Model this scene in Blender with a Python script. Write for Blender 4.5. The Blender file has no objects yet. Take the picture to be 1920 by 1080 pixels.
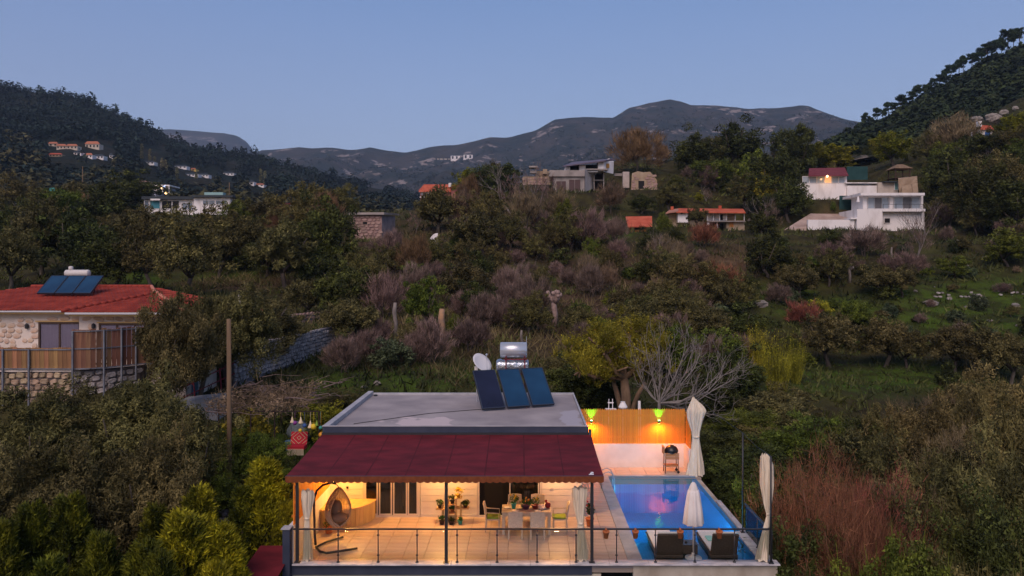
import bpy, math, random
import numpy as np
from mathutils import Vector, Matrix
R = math.radians
sc = bpy.context.scene
COL = sc.collection
# ------------------------------------------------------------------ camera
F = 1371.0; VX, VY = 983.0, 512.0; CH = 8.65      # focal length in photo pixels, eye direction, eye height above the terrace
cam_d = bpy.data.cameras.new('camera'); cam = bpy.data.objects.new('camera', cam_d); COL.objects.link(cam)
cam.location = (0, 0, CH); cam.rotation_euler = (R(90), 0, 0)
cam_d.sensor_width = 36; cam_d.lens = 36*F/1920
cam_d.shift_x = (960-VX)/1920; cam_d.shift_y = -(540-VY)/1920
cam_d.clip_start = 0.5; cam_d.clip_end = 20000
sc.camera = cam
# ------------------------------------------------------------------ dusk sky
SUN_EL, SUN_AZ = 3.0, 192.0
world = bpy.data.worlds.new('World'); sc.world = world; world.use_nodes = True
nt = world.node_tree; nt.nodes.clear()
def wn(t, **k):
    n = nt.nodes.new(t)
    for a, b in k.items(): setattr(n, a, b)
    return n
wo = wn('ShaderNodeOutputWorld'); bg = wn('ShaderNodeBackground'); bg2 = wn('ShaderNodeBackground'); add = wn('ShaderNodeAddShader')
sky = wn('ShaderNodeTexSky', sky_type='NISHITA', sun_disc=False, sun_elevation=R(SUN_EL), sun_rotation=R(SUN_AZ))
sky.air_density = 1.0; sky.dust_density = 0.6; sky.ozone_density = 2.2; sky.altitude = 300
bg.inputs['Strength'].default_value = 0.10
tc = wn('ShaderNodeTexCoord'); sp = wn('ShaderNodeSeparateXYZ'); rmp = wn('ShaderNodeValToRGB')
nt.links.new(tc.outputs['Generated'], sp.inputs[0]); nt.links.new(sp.outputs['Z'], rmp.inputs[0])
cr = rmp.color_ramp; cr.elements[0].position = 0.0; cr.elements[0].color = (0.37, 0.375, 0.585, 1)
cr.elements[1].position = 0.9; cr.elements[1].color = (0.10, 0.13, 0.22, 1)
for p_, c_ in ((0.17, (0.30, 0.335, 0.565, 1)), (0.35, (0.178, 0.252, 0.515, 1)),):
    e = cr.elements.new(p_); e.color = c_
bg2.inputs['Strength'].default_value = 0.86
snz = wn('ShaderNodeTexNoise'); snz.inputs['Scale'].default_value = 1.6; snz.inputs['Detail'].default_value = 4; smp = wn('ShaderNodeMapping'); smp.inputs['Scale'].default_value = (1, 1, 3.5); nt.links.new(tc.outputs['Generated'], smp.inputs[0]); nt.links.new(smp.outputs[0], snz.inputs[0])
smr = wn('ShaderNodeMapRange'); smr.inputs['To Min'].default_value = .93; smr.inputs['To Max'].default_value = 1.06; nt.links.new(snz.outputs[0], smr.inputs['Value']); smx = wn('ShaderNodeVectorMath', operation='SCALE'); nt.links.new(rmp.outputs[0], smx.inputs[0]); nt.links.new(smr.outputs[0], smx.inputs['Scale'])
nt.links.new(smx.outputs[0], bg2.inputs['Color']); nt.links.new(sky.outputs[0], bg.inputs['Color'])
nt.links.new(bg.outputs[0], add.inputs[0]); nt.links.new(bg2.outputs[0], add.inputs[1]); nt.links.new(add.outputs[0], wo.inputs[0])
# soft afterglow of the sun that has just gone behind the camera
sd = bpy.data.lights.new('sun', 'SUN'); sd.energy = 2.3; sd.angle = R(45); sd.color = (1.0, 0.76, 0.66)
sun = bpy.data.objects.new('sun', sd); COL.objects.link(sun)
sun.rotation_euler = (R(46), 0, R(-14))
sc.view_settings.view_transform = 'Standard'; sc.view_settings.look = 'None'
sc.view_settings.exposure = 0; sc.view_settings.gamma = 1; sc.view_settings.use_curve_mapping = False
sc.cycles.max_bounces = 6; sc.cycles.diffuse_bounces = 3; sc.cycles.transparent_max_bounces = 12; sc.cycles.volume_bounces = 0
sc.cycles.use_denoising = True

# ------------------------------------------------------------------ helpers
def X_(px, Y): return (px-VX)/F*Y
def Z_(py, Y): return CH-(py-VY)/F*Y
def P(px, py, Y): return (X_(px, Y), Y, Z_(py, Y))
def PZ(px, py, z=0.0):
    Y = F*(CH-z)/(py-VY); return (X_(px, Y), Y, z)

class MB:
    def __init__(s): s.v = []; s.f = []
    def add(s, vs, fs):
        o = len(s.v); s.v += [tuple(v) for v in vs]; s.f += [tuple(i+o for i in f) for f in fs]; return s
    def box(s, x0, x1, y0, y1, z0, z1):
        return s.add([(x0,y0,z0),(x1,y0,z0),(x1,y1,z0),(x0,y1,z0),(x0,y0,z1),(x1,y0,z1),(x1,y1,z1),(x0,y1,z1)],
                     [(0,3,2,1),(4,5,6,7),(0,1,5,4),(1,2,6,5),(2,3,7,6),(3,0,4,7)])
    def hexa(s, b, t):   # bottom 4, top 4 points
        return s.add(list(b)+list(t), [(0,3,2,1),(4,5,6,7),(0,1,5,4),(1,2,6,5),(2,3,7,6),(3,0,4,7)])
    def beam(s, a, b, w, h=None):
        a = Vector(a); b = Vector(b); h = h or w; d = (b-a).normalized()
        u = Vector((0,0,1)) if abs(d.z) < .95 else Vector((0,1,0))
        l = d.cross(u).normalized(); u = l.cross(d).normalized()
        q = [(-w/2,-h/2),(w/2,-h/2),(w/2,h/2),(-w/2,h/2)]
        return s.hexa([a+l*x+u*y for x, y in q], [b+l*x+u*y for x, y in q])
    def tube(s, pts, r, n=8, cap=True, closed=False):
        pts = [Vector(p) for p in pts]; m = len(pts)
        rr = r if hasattr(r, '__len__') else [r]*m
        vs = []; prev = None
        for i, p in enumerate(pts):
            if closed: t = pts[(i+1) % m]-pts[i-1]
            else: t = pts[min(i+1, m-1)]-pts[max(i-1, 0)]
            t = t.normalized() if t.length > 1e-9 else Vector((0,0,1))
            if prev is None:
                a = Vector((0,0,1)) if abs(t.z) < .9 else Vector((1,0,0)); u = t.cross(a).normalized()
            else:
                u = prev - t*prev.dot(t); u = u.normalized() if u.length > 1e-6 else t.orthogonal().normalized()
            prev = u; w = t.cross(u)
            for k in range(n):
                an = 2*math.pi*k/n; vs.append(p+(u*math.cos(an)+w*math.sin(an))*rr[i])
        fs = []
        for i in range(m if closed else m-1):
            j = (i+1) % m
            for k in range(n):
                fs.append((i*n+k, i*n+(k+1) % n, j*n+(k+1) % n, j*n+k))
        if cap and not closed: fs += [tuple(range(n-1, -1, -1)), tuple((m-1)*n+k for k in range(n))]
        return s.add(vs, fs)
    def lathe(s, c, prof, n=16, axis='z', fold=0, amp=0):
        vs = []; m = len(prof)
        for r, h in prof:
            for k in range(n):
                a = 2*math.pi*k/n; q = r*(1+amp*math.cos(fold*a)) if fold else r
                x, y = q*math.cos(a), q*math.sin(a)
                vs.append((c[0]+x, c[1]+y, c[2]+h) if axis == 'z' else (c[0]+h, c[1]+x, c[2]+y) if axis == 'x' else (c[0]+x, c[1]+h, c[2]+y))
        fs = [(i*n+k, i*n+(k+1) % n, (i+1)*n+(k+1) % n, (i+1)*n+k) for i in range(m-1) for k in range(n)]
        fs += [tuple(range(n-1, -1, -1)), tuple((m-1)*n+k for k in range(n))]
        return s.add(vs, fs)
    def ball(s, c, r, n=10, m=7, jit=0, rng=None):
        r = r if hasattr(r, '__len__') else (r, r, r); vs = [(c[0], c[1], c[2]-r[2])]
        for i in range(1, m):
            t = math.pi*i/m
            for k in range(n):
                a = 2*math.pi*k/n; j = 1+(rng.uniform(-jit, jit) if jit else 0)
                vs.append((c[0]+r[0]*j*math.sin(t)*math.cos(a), c[1]+r[1]*j*math.sin(t)*math.sin(a), c[2]-r[2]*j*math.cos(t)))
        vs.append((c[0], c[1], c[2]+r[2])); fs = []
        for k in range(n):
            fs.append((0, 1+(k+1) % n, 1+k)); fs.append((len(vs)-1, 1+(m-2)*n+k, 1+(m-2)*n+(k+1) % n))
        for i in range(m-2):
            for k in range(n): fs.append((1+i*n+k, 1+i*n+(k+1) % n, 1+(i+1)*n+(k+1) % n, 1+(i+1)*n+k))
        return s.add(vs, fs)

def wloc(o):
    v = Vector((0, 0, 0))
    while o is not None: v += Vector(o.location); o = o.parent
    return v
def mesh_of(name, mb, mat, smooth=False, off=(0, 0, 0)):
    me = bpy.data.meshes.new(name)
    me.from_pydata([(v[0]-off[0], v[1]-off[1], v[2]-off[2]) for v in mb.v], [], mb.f)
    if mat: me.materials.append(mat)
    if smooth: me.shade_smooth()
    me.update(); return me
def put(name, me, parent=None, loc=(0, 0, 0), rot=None, scale=None, kind=None, label=None):
    o = bpy.data.objects.new(name, me); COL.objects.link(o); o.location = loc
    if parent: o.parent = parent
    if rot: o.rotation_euler = rot
    if scale: o.scale = scale
    if kind: o['kind'] = kind
    if label: o['label'] = label
    return o
def bevel(o, w, seg=2):
    m = o.modifiers.new('bevel', 'BEVEL'); m.width = w; m.segments = seg; m.limit_method = 'ANGLE'; return o
def part(name, mb, mat, parent, smooth=False, bev=0, kind=None, label=None):
    o = put(name, mesh_of(name, mb, mat, smooth, wloc(parent)), parent, kind=kind, label=label)
    if bev: bevel(o, bev)
    return o
def lpart(name, mb, mat, parent, smooth=False, bev=0):       # geometry already local to the parent
    o = put(name, mesh_of(name, mb, mat, smooth), parent)
    if bev: bevel(o, bev)
    return o
def tag(o, label, cat, group=None):
    o['label'] = label; o['category'] = cat
    if group: o['group'] = group
    return o
def thing(name, label, cat, loc=(0, 0, 0), group=None, rz=0):
    o = bpy.data.objects.new(name, None); COL.objects.link(o); o.location = loc; o.rotation_euler = (0, 0, rz)
    o.empty_display_size = .2
    return tag(o, label, cat, group)
def solo(name, mb, mat, label, cat, group=None, smooth=False, bev=0):
    xs = np.array(mb.v); c = (float(xs[:,0].mean()), float(xs[:,1].mean()), float(xs[:,2].min()))
    o = put(name, mesh_of(name, mb, mat, smooth, c), loc=c)
    if bev: bevel(o, bev)
    return tag(o, label, cat, group)
def struct(name, mb, mat, smooth=False, parent=None):
    o = put(name, mesh_of(name, mb, mat, smooth, wloc(parent) if parent else (0,0,0)), parent)
    if not parent: o['kind'] = 'structure'
    return o
def copy_tree(o, parent=None):
    c = o.copy(); COL.objects.link(c)
    if parent: c.parent = parent
    for ch in list(o.children): copy_tree(ch, c)
    return c

# ------------------------------------------------------------------ materials
_M = {}
def mat(name, c, c2=None, rough=.8, scale=3., bump=0., bscale=None, metal=0., obj_rand=0., island=0., spec=.3, contrast=(.35,.65), coord='Object', detail=4, stretch=None, trans=0):
    if name in _M: return _M[name]
    m = bpy.data.materials.new(name); m.use_nodes = True; t = m.node_tree; b = t.nodes['Principled BSDF']
    b.inputs['Roughness'].default_value = rough; b.inputs['Metallic'].default_value = metal
    b.inputs['Specular IOR Level'].default_value = spec
    N = t.nodes.new; L = t.links.new
    tc = N('ShaderNodeTexCoord'); src = tc.outputs[coord]
    if stretch:
        mp = N('ShaderNodeMapping'); mp.inputs['Scale'].default_value = stretch; L(src, mp.inputs[0]); src = mp.outputs[0]
    c = (*c, 1); col = None
    if c2 is not None:
        nz = N('ShaderNodeTexNoise'); nz.inputs['Scale'].default_value = scale; nz.inputs['Detail'].default_value = detail; L(src, nz.inputs['Vector'])
        rp = N('ShaderNodeValToRGB'); rp.color_ramp.elements[0].position = contrast[0]; rp.color_ramp.elements[1].position = contrast[1]
        rp.color_ramp.elements[0].color = c; rp.color_ramp.elements[1].color = (*c2, 1); L(nz.outputs['Fac'], rp.inputs[0]); col = rp.outputs[0]
    if obj_rand or island:
        hs = N('ShaderNodeHueSaturation')
        if col is not None: L(col, hs.inputs['Color'])
        else: hs.inputs['Color'].default_value = c
        val = None
        if obj_rand:
            oi = N('ShaderNodeObjectInfo'); mr = N('ShaderNodeMapRange'); mr.inputs['To Min'].default_value = 1-obj_rand; mr.inputs['To Max'].default_value = 1+obj_rand
            L(oi.outputs['Random'], mr.inputs['Value']); val = mr.outputs[0]
            mh = N('ShaderNodeMapRange'); mh.inputs['To Min'].default_value = .5-.035*min(1, obj_rand*2.2); mh.inputs['To Max'].default_value = .5+.025*min(1, obj_rand*2.2)
            ml = N('ShaderNodeMath'); ml.operation = 'MULTIPLY'; ml.inputs[1].default_value = 7.31; L(oi.outputs['Random'], ml.inputs[0])
            fr = N('ShaderNodeMath'); fr.operation = 'FRACT'; L(ml.outputs[0], fr.inputs[0]); L(fr.outputs[0], mh.inputs['Value']); L(mh.outputs[0], hs.inputs['Hue'])
        if island:
            ge = N('ShaderNodeNewGeometry'); mr2 = N('ShaderNodeMapRange'); mr2.inputs['To Min'].default_value = 1-island; mr2.inputs['To Max'].default_value = 1+island
            L(ge.outputs['Random Per Island'], mr2.inputs['Value'])
            if val is not None:
                mu = N('ShaderNodeMath'); mu.operation = 'MULTIPLY'; L(val, mu.inputs[0]); L(mr2.outputs[0], mu.inputs[1]); val = mu.outputs[0]
            else: val = mr2.outputs[0]
        L(val, hs.inputs['Value']); col = hs.outputs[0]
    if col is not None: L(col, b.inputs['Base Color'])
    else: b.inputs['Base Color'].default_value = c
    if bump:
        nb = N('ShaderNodeTexNoise'); nb.inputs['Scale'].default_value = bscale or scale*6; nb.inputs['Detail'].default_value = 5; L(src, nb.inputs['Vector'])
        bp = N('ShaderNodeBump'); bp.inputs['Strength'].default_value = 1; bp.inputs['Distance'].default_value = bump; L(nb.outputs['Fac'], bp.inputs['Height']); L(bp.outputs[0], b.inputs['Normal'])
    _M[name] = m; return m
def emis(name, c, s):
    m = bpy.data.materials.new(name); m.use_nodes = True; b = m.node_tree.nodes['Principled BSDF']
    b.inputs['Base Color'].default_value = (*c, 1); b.inputs['Emission Color'].default_value = (*c, 1); b.inputs['Emission Strength'].default_value = s
    return m
def glass(name, tint, refl=.12, rough=.03):
    m = bpy.data.materials.new(name); m.use_nodes = True; t = m.node_tree; t.nodes.clear(); N = t.nodes.new; L = t.links.new
    o = N('ShaderNodeOutputMaterial'); tr = N('ShaderNodeBsdfTransparent'); gl = N('ShaderNodeBsdfGlossy'); mx = N('ShaderNodeMixShader')
    fr = N('ShaderNodeFresnel'); fr.inputs['IOR'].default_value = 1.45
    tr.inputs[0].default_value = (*tint, 1); gl.inputs['Roughness'].default_value = rough; L(fr.outputs[0], mx.inputs[0])
    L(tr.outputs[0], mx.inputs[1]); L(gl.outputs[0], mx.inputs[2]); L(mx.outputs[0], o.inputs[0]); return m

# ------------------------------------------------------------------ noise and terrain
_rg = np.random.default_rng(11); _tab = _rg.random((256, 256))
def vnoise(x, y):
    xi = np.floor(x).astype(int); yi = np.floor(y).astype(int); fx = x-xi; fy = y-yi
    fx = fx*fx*(3-2*fx); fy = fy*fy*(3-2*fy); a = xi & 255; b = yi & 255; a1 = (a+1) & 255; b1 = (b+1) & 255
    return (_tab[a,b]*(1-fx)+_tab[a1,b]*fx)*(1-fy)+(_tab[a,b1]*(1-fx)+_tab[a1,b1]*fx)*fy
def fbm(x, y, o=4):
    s = 0; a = .5
    for i in range(o): s = s+a*(vnoise(x*2**i+17*i, y*2**i+9*i)-.5); a *= .5
    return s*2
PXC = np.array([-400, 0, 200, 400, 600, 800, 1000, 1200, 1400, 1600, 1800, 1920, 2300], float)
ROWS = [
 (3,   [-7]*13),
 (15,  [-4.5,-4.5,-4.5,-4.5,-4.5,-4.5,-4.5,-4.6,-5.5,-6.5,-7,-7,-7]),
 (22,  [-3,-3,-3,-3,-3.2,-3.2,-3.2,-3.5,-5,-6,-6.5,-7,-7]),
 (30,  [0.5,.5,.3,-.5,-.6,-.6,-.6,-1,-3,-5,-6.5,-7,-7]),
 (33.2,[2,2,2,1,-.2,-.2,-.2,-.4,-2,-4.5,-6,-6.5,-7]),
 (36.2,[4,4,4,1.6,.3,.5,.5,.4,-1.5,-4,-5.5,-6,-6.5]),
 (45,  [4.2,4.2,4.2,3,1.8,2.2,1.5,1,-1,-2.5,-4,-4.5,-5]),
 (60,  [5,5,5,4.5,3.4,3,2.5,1.5,0,-.5,-1.5,-2,-2]),
 (75,  [6,6,6,5.5,4.6,4.2,3.8,3,2,.5,1,1.5,2]),
 (90,  [8,8,7.5,7,7.3,8,8,7.8,7,6.3,7,7.5,8]),
 (110, [12,12,12,12,13.5,14,13,13,13,13,14,15,17]),
 (137, [16,16,16,17,18,19,19.5,17.5,15.8,17,19,22,26]),
 (165, [20,20,20,20.5,20,22,28,29,24,27,34,40,48]),
 (215, [27,27,27,26,25,27,35,42,42,40,47,58,70]),
 (265, [31,31,30,28,26,26,31,42,46,47,60,72,84]),
 (330, [33,32,30,26,20,15,18,26,32,46,66,82,96]),
 (430, [36,34,30,24,16,8,8,12,20,40,60,80,96]),
 (560, [20,18,15,10,6,2,2,6,10,20,40,60,80])]
RY = np.log(np.array([r[0] for r in ROWS], float)); RZ = np.array([r[1] for r in ROWS], float)
def _sm(t): return t*t*(3-2*t)
def ground_base(X, Y):
    X = np.asarray(X, float); Y = np.maximum(np.asarray(Y, float), 3.01)
    px = np.clip(VX+F*X/Y, PXC[0], PXC[-1]-1e-6); ly = np.clip(np.log(Y), RY[0], RY[-1]-1e-9)
    i = np.clip(np.searchsorted(PXC, px, 'right')-1, 0, len(PXC)-2); j = np.clip(np.searchsorted(RY, ly, 'right')-1, 0, len(RY)-2)
    fx = (px-PXC[i])/(PXC[i+1]-PXC[i]); fy = (ly-RY[j])/(RY[j+1]-RY[j]); fx = .5*fx+.5*_sm(fx)
    return (RZ[j,i]*(1-fx)+RZ[j,i+1]*fx)*(1-fy)+(RZ[j+1,i]*(1-fx)+RZ[j+1,i+1]*fx)*fy
def gz(X, Y):
    X = np.asarray(X, float); Y = np.asarray(Y, float); z = ground_base(X, Y)
    k = np.clip((Y-38)/60, 0, 1)
    z = z+fbm(X/14, Y/14)*(.35+2.0*k)+fbm(X/3+5, Y/3, 2)*(.12+.25*k)
    t = np.clip((Y-85)/40, 0, 1)*np.clip((300-Y)/60, 0, 1)        # hillside terraces
    st = 2.2; q = (z+fbm(X/30, Y/30)*3)/st; fr = q-np.floor(q)
    z = z+t*.6*st*(_sm(np.clip((fr-.6)/.4, 0, 1))-fr)
    return z
PADS = [(1600,1745,433,140),(1245,1402,438,148),(1496,1690,374,155),(1172,1226,437,130),(975,1142,361,160),(1150,1234,356,165),(652,748,453,113),(1830,1868,257,205),(262,436,403,214),(800,823,459,110),(1460,1604,432,139),(494,560,406,220),(785,876,376,250),(257,320,371,300),(1818,1862,303,175)]
_gz0 = gz
def gz(X, Y):
    X = np.asarray(X, float); Y = np.asarray(Y, float); z = _gz0(X, Y); px = VX+F*X/np.maximum(Y, 3)
    for x0, x1, bot, Yh in PADS:      # level building plots cut into the slope
        w = np.clip((px-x0+14)/14, 0, 1)*np.clip((x1+14-px)/14, 0, 1)*np.clip((Y-Yh*.86)/(Yh*.05), 0, 1)*np.clip((Yh*1.07-Y)/(Yh*.02), 0, 1)
        lim = CH-(bot-VY)/F*Y; z = z-w*np.maximum(z-lim, 0)+w*np.clip(lim-z, 0, 2.5)*(np.abs(Y-Yh) < Yh*.06)
    return z
def hit(px, py, y0=19, y1=520):
    """where the line of sight through a photo pixel meets the ground"""
    Y = np.exp(np.linspace(math.log(y0), math.log(y1), 900)); X = (px-VX)/F*Y
    g = gz(X, Y)-(CH-(py-VY)/F*Y); k = np.where(g >= 0)[0]
    if len(k) == 0: return None
    k = k[0]; return float(X[k]), float(Y[k]), float(gz(X[k], Y[k]))
def blob(px, py, lst):
    o = np.zeros_like(px)
    for cx, cy, rx, ry in lst: o = np.maximum(o, np.clip(1.6-np.sqrt(((px-cx)/rx)**2+((py-cy)/ry)**2)*1.0, 0, 1))
    return o
GRASS = [(1640,712,190,26),(1700,600,230,36),(1850,560,180,40),(830,705,150,26),(250,520,60,14),(470,480,40,40),(430,520,80,10),(1150,430,60,18),(1480,560,60,30),(1560,585,120,26),(1850,620,110,24),(700,720,120,30),(560,820,120,40),(620,620,50,20),(1000,520,50,20),(1250,470,50,14)]
SOIL = [(1370,490,60,30),(950,560,300,120),(880,480,200,60),(1100,640,120,40),(700,480,90,50),(470,530,110,14),(1250,520,120,50)]
STRAW = [(1370,495,55,26),(1600,410,60,12),(480,532,110,10)]
def build_ground():
    th = np.concatenate([np.linspace(-180,-62,14)[:-1], np.linspace(-62,-42,14)[:-1], np.linspace(-42,42,330), np.linspace(42,62,14)[1:], np.linspace(62,180,14)[1:]])
    rr = np.concatenate([[.01, 4, 8, 12], np.exp(np.linspace(math.log(15), math.log(640), 330)), [900, 2000, 5200]])
    T, RR = np.meshgrid(np.radians(th), rr); X = RR*np.sin(T); Y = RR*np.cos(T)
    Yc = np.maximum(Y, RR*.45); Z = gz(X, np.minimum(Yc, 555)); Z = np.where(RR > 640, -6, Z)
    behind = np.clip((np.abs(np.degrees(T))-50)/40, 0, 1); Z = Z*(1-behind)+(-9)*behind
    # cut the ground down where the terrace block and the pool stand
    inside = (X > -6.9) & (X < 7.4) & (Y > 21.9) & (Y < 32.6); Z = np.where(inside, np.minimum(Z, -2.6), Z)
    n, m = X.shape; V = np.stack([X, Y, Z], -1).reshape(-1, 3)
    idx = np.arange(n*m).reshape(n, m); q = np.stack([idx[:-1,:-1], idx[:-1,1:], idx[1:,1:], idx[1:,:-1]], -1).reshape(-1, 4)
    me = bpy.data.meshes.new('ground'); me.vertices.add(len(V)); me.vertices.foreach_set('co', V.ravel())
    me.loops.add(q.size); me.loops.foreach_set('vertex_index', q.ravel()); me.polygons.add(len(q)); me.polygons.foreach_set('loop_start', np.arange(0, q.size, 4)); me.polygons.foreach_set('loop_total', np.full(len(q), 4))
    me.update(calc_edges=True)
    px = VX+F*X/np.maximum(Y, 1); py = VY-(Z-CH)/np.maximum(Y, 1)*F
    wob = fbm(X/5, Y/5)
    g = np.clip(blob(px, py, GRASS)+wob*.6, 0, 1); s = np.clip(blob(px, py, SOIL)+wob*.5-.1, 0, 1); w = np.clip(blob(px, py, STRAW)+wob*.5-.2, 0, 1)
    f = (Y > 10)
    colr = np.stack([g*f, s*f, w*f, np.ones_like(g)], -1).reshape(-1, 4)
    at = me.color_attributes.new('zones', 'FLOAT_COLOR', 'POINT'); at.data.foreach_set('color', colr.ravel().astype(np.float32))
    me.shade_smooth()
    m = bpy.data.materials.new('ground'); m.use_nodes = True; t = m.node_tree; b = t.nodes['Principled BSDF']; b.inputs['Roughness'].default_value = .95; b.inputs['Specular IOR Level'].default_value = .1
    N = t.nodes.new; L = t.links.new
    tc = N('ShaderNodeTexCoord'); at = N('ShaderNodeAttribute'); at.attribute_name = 'zones'; sp = N('ShaderNodeSeparateColor'); L(at.outputs['Color'], sp.inputs[0])
    def noise2(sc_, a, bb, lo=.35, hi=.65):
        nz = N('ShaderNodeTexNoise'); nz.inputs['Scale'].default_value = sc_; nz.inputs['Detail'].default_value = 6; L(tc.outputs['Object'], nz.inputs[0])
        rp = N('ShaderNodeValToRGB'); rp.color_ramp.elements[0].position = lo; rp.color_ramp.elements[1].position = hi
        rp.color_ramp.elements[0].color = (*a, 1); rp.color_ramp.elements[1].color = (*bb, 1); L(nz.outputs[0], rp.inputs[0]); return rp.outputs[0]
    base = noise2(.5, (.030,.026,.014), (.060,.055,.020)); gr = noise2(.45, (.036,.046,.012), (.060,.098,.014), .42, .58); so = noise2(.7, (.05,.033,.026), (.10,.065,.048)); st = noise2(1.2, (.09,.055,.03), (.15,.10,.06))
    cur = base
    for o_, nm in ((so, 'Green'), (gr, 'Red'), (st, 'Blue')):
        mx = N('ShaderNodeMix'); mx.data_type = 'RGBA'; L(sp.outputs[nm], mx.inputs[0]); L(cur, mx.inputs[6]); L(o_, mx.inputs[7]); cur = mx.outputs[2]
    L(cur, b.inputs['Base Color'])
    nb = N('ShaderNodeTexNoise'); nb.inputs['Scale'].default_value = 5; nb.inputs['Detail'].default_value = 6; L(tc.outputs['Object'], nb.inputs[0])
    bp = N('ShaderNodeBump'); bp.inputs['Distance'].default_value = .25; L(nb.outputs[0], bp.inputs['Height']); L(bp.outputs[0], b.inputs['Normal'])
    me.materials.append(m); o = put('ground', me, kind='structure')
build_ground()

# ------------------------------------------------------------------ mountains
class Ridge:
    def __init__(s, crest, base, Y0, Yc, Yb, p=.85, amp=10., fs=60., cd=0.):
        s.c = np.array(crest, float); s.b = np.array(base, float); s.Y0, s.Yc, s.Yb, s.p, s.amp, s.fs, s.cd = Y0, Yc, Yb, p, amp, fs, cd
    def z(s, X, Y):
        X = np.asarray(X, float); Y = np.asarray(Y, float); px = VX+F*X/Y
        sc_ = (VY-np.interp(px, s.c[:,0], s.c[:,1]))/F; sb = (VY-np.interp(px, s.b[:,0], s.b[:,1]))/F
        t = np.clip((Y-s.Y0)/(s.Yc-s.Y0), 0, 1); k = sb+(sc_-sb)*t**s.p
        z = CH+k*np.minimum(Y, s.Yc)
        d = np.clip((Y-s.Yc)/(s.Yb-s.Yc), 0, 1); z = z*(1-d)-d*40*1.0+0
        edge = np.clip(np.abs(Y-s.Yc)/(s.Yc*.12), .2, 1)
        nz = fbm(X/s.fs, Y/s.fs, 5)*s.amp
        g = fbm(X/s.fs*.8+40, Y/s.fs*.25+7, 4)              # gullies that run down the slope
        return z+(nz-s.cd*np.abs(g)*2)*edge*(Y > s.Y0*1.01)
    def build(s, name, m, p0, p1, nx=260, ny=110):
        px = np.linspace(p0, p1, nx); Y = np.concatenate([np.linspace(s.Y0, s.Yc, ny), np.linspace(s.Yc, s.Yb, 14)[1:]])
        PX, YY = np.meshgrid(px, Y); X = (PX-VX)/F*YY; Z = s.z(X, YY); n, mm = X.shape
        V = np.stack([X, YY, Z], -1).reshape(-1, 3); idx = np.arange(n*mm).reshape(n, mm)
        q = np.stack([idx[:-1,:-1], idx[:-1,1:], idx[1:,1:], idx[1:,:-1]], -1).reshape(-1, 4)
        me = bpy.data.meshes.new(name); me.from_pydata(V.tolist(), [], q.tolist()); me.shade_smooth(); me.materials.append(m)
        return put(name, me, kind='structure')
m_far = mat('far_scrub', (.022,.028,.024), (.05,.045,.038), scale=.008, rough=.95, spec=.1, detail=8, contrast=(.4,.6), bump=14, bscale=.02)
def rocks_on(m, sc_, lo, col, sy=1.0):
    t = m.node_tree; N = t.nodes.new; L = t.links.new; b = t.nodes['Principled BSDF']; src = b.inputs['Base Color'].links[0].from_socket
    tc = N('ShaderNodeTexCoord'); mp = N('ShaderNodeMapping'); mp.inputs['Scale'].default_value = (1, .35, sy); L(tc.outputs['Object'], mp.inputs[0])
    nz = N('ShaderNodeTexNoise'); nz.inputs['Scale'].default_value = sc_; nz.inputs['Detail'].default_value = 7; nz.inputs['Roughness'].default_value = .62; L(mp.outputs[0], nz.inputs[0])
    n2 = N('ShaderNodeTexNoise'); n2.inputs['Scale'].default_value = sc_*.22; L(tc.outputs['Object'], n2.inputs[0])
    ad = N('ShaderNodeMath'); ad.operation = 'ADD'; L(nz.outputs[0], ad.inputs[0]); L(n2.outputs[0], ad.inputs[1])
    mr = N('ShaderNodeMapRange'); mr.inputs['From Min'].default_value = lo; mr.inputs['From Max'].default_value = lo+.06; L(ad.outputs[0], mr.inputs[0])
    mx = N('ShaderNodeMix'); mx.data_type = 'RGBA'; L(mr.outputs[0], mx.inputs[0]); L(src, mx.inputs[6]); mx.inputs[7].default_value = (*col, 1); L(mx.outputs[2], b.inputs['Base Color'])
rocks_on(m_far, .034, 1.14, (.25,.21,.195), 2.0)
far = Ridge([(-600,300),(300,300),(470,282),(490,274),(560,268),(620,270),(650,274),(700,275),(760,277),(800,270),(870,263),(950,255),(1000,243),(1040,226),(1095,220),(1150,222),(1180,203),(1220,195),(1258,188),(1275,191),(1295,198),(1350,196),(1440,199),(1500,195),(1530,202),(1565,208),(1610,217),(1700,240),(1900,300),(2600,330)],
            [(-600,430),(700,432),(850,428),(1000,408),(1200,365),(1400,345),(2600,345)], 1100, 3100, 4300, .8, 60, 380, 110)
far.build('far_mountain', m_far, -200, 2200, 380, 150)
dome = Ridge([(-100,300),(200,246),(320,242),(345,243),(380,247),(420,249),(445,254),(462,264),(474,280),(490,320),(700,400)], [(-100,330),(700,330)], 3500, 4700, 5400, .9, 20, 300, 30)
m_dome = mat('dome_scrub', (.03,.036,.034), (.07,.066,.06), scale=.01, rough=.95, spec=.1, detail=8); rocks_on(m_dome, .016, 1.07, (.2,.18,.18), 2.5)
dome.build('distant_mountain', m_dome, 100, 600, 90, 50)
m_forest = mat('forest_floor', (.010,.018,.014), (.03,.028,.02), scale=.03, rough=.95, spec=.1, detail=8, bump=3, bscale=.15)
left = Ridge([(-500,60),(-200,110),(0,156),(60,168),(130,177),(200,203),(260,231),(320,262),(400,287),(430,292),(480,296),(520,308),(600,326),(700,350),(820,380),(1000,420)],
             [(-500,404),(0,404),(400,420),(600,430),(800,432),(1000,432)], 300, 900, 1250, .62, 9, 90, 16)
left.build('left_mountain', m_forest, -450, 980, 240, 110)
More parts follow.
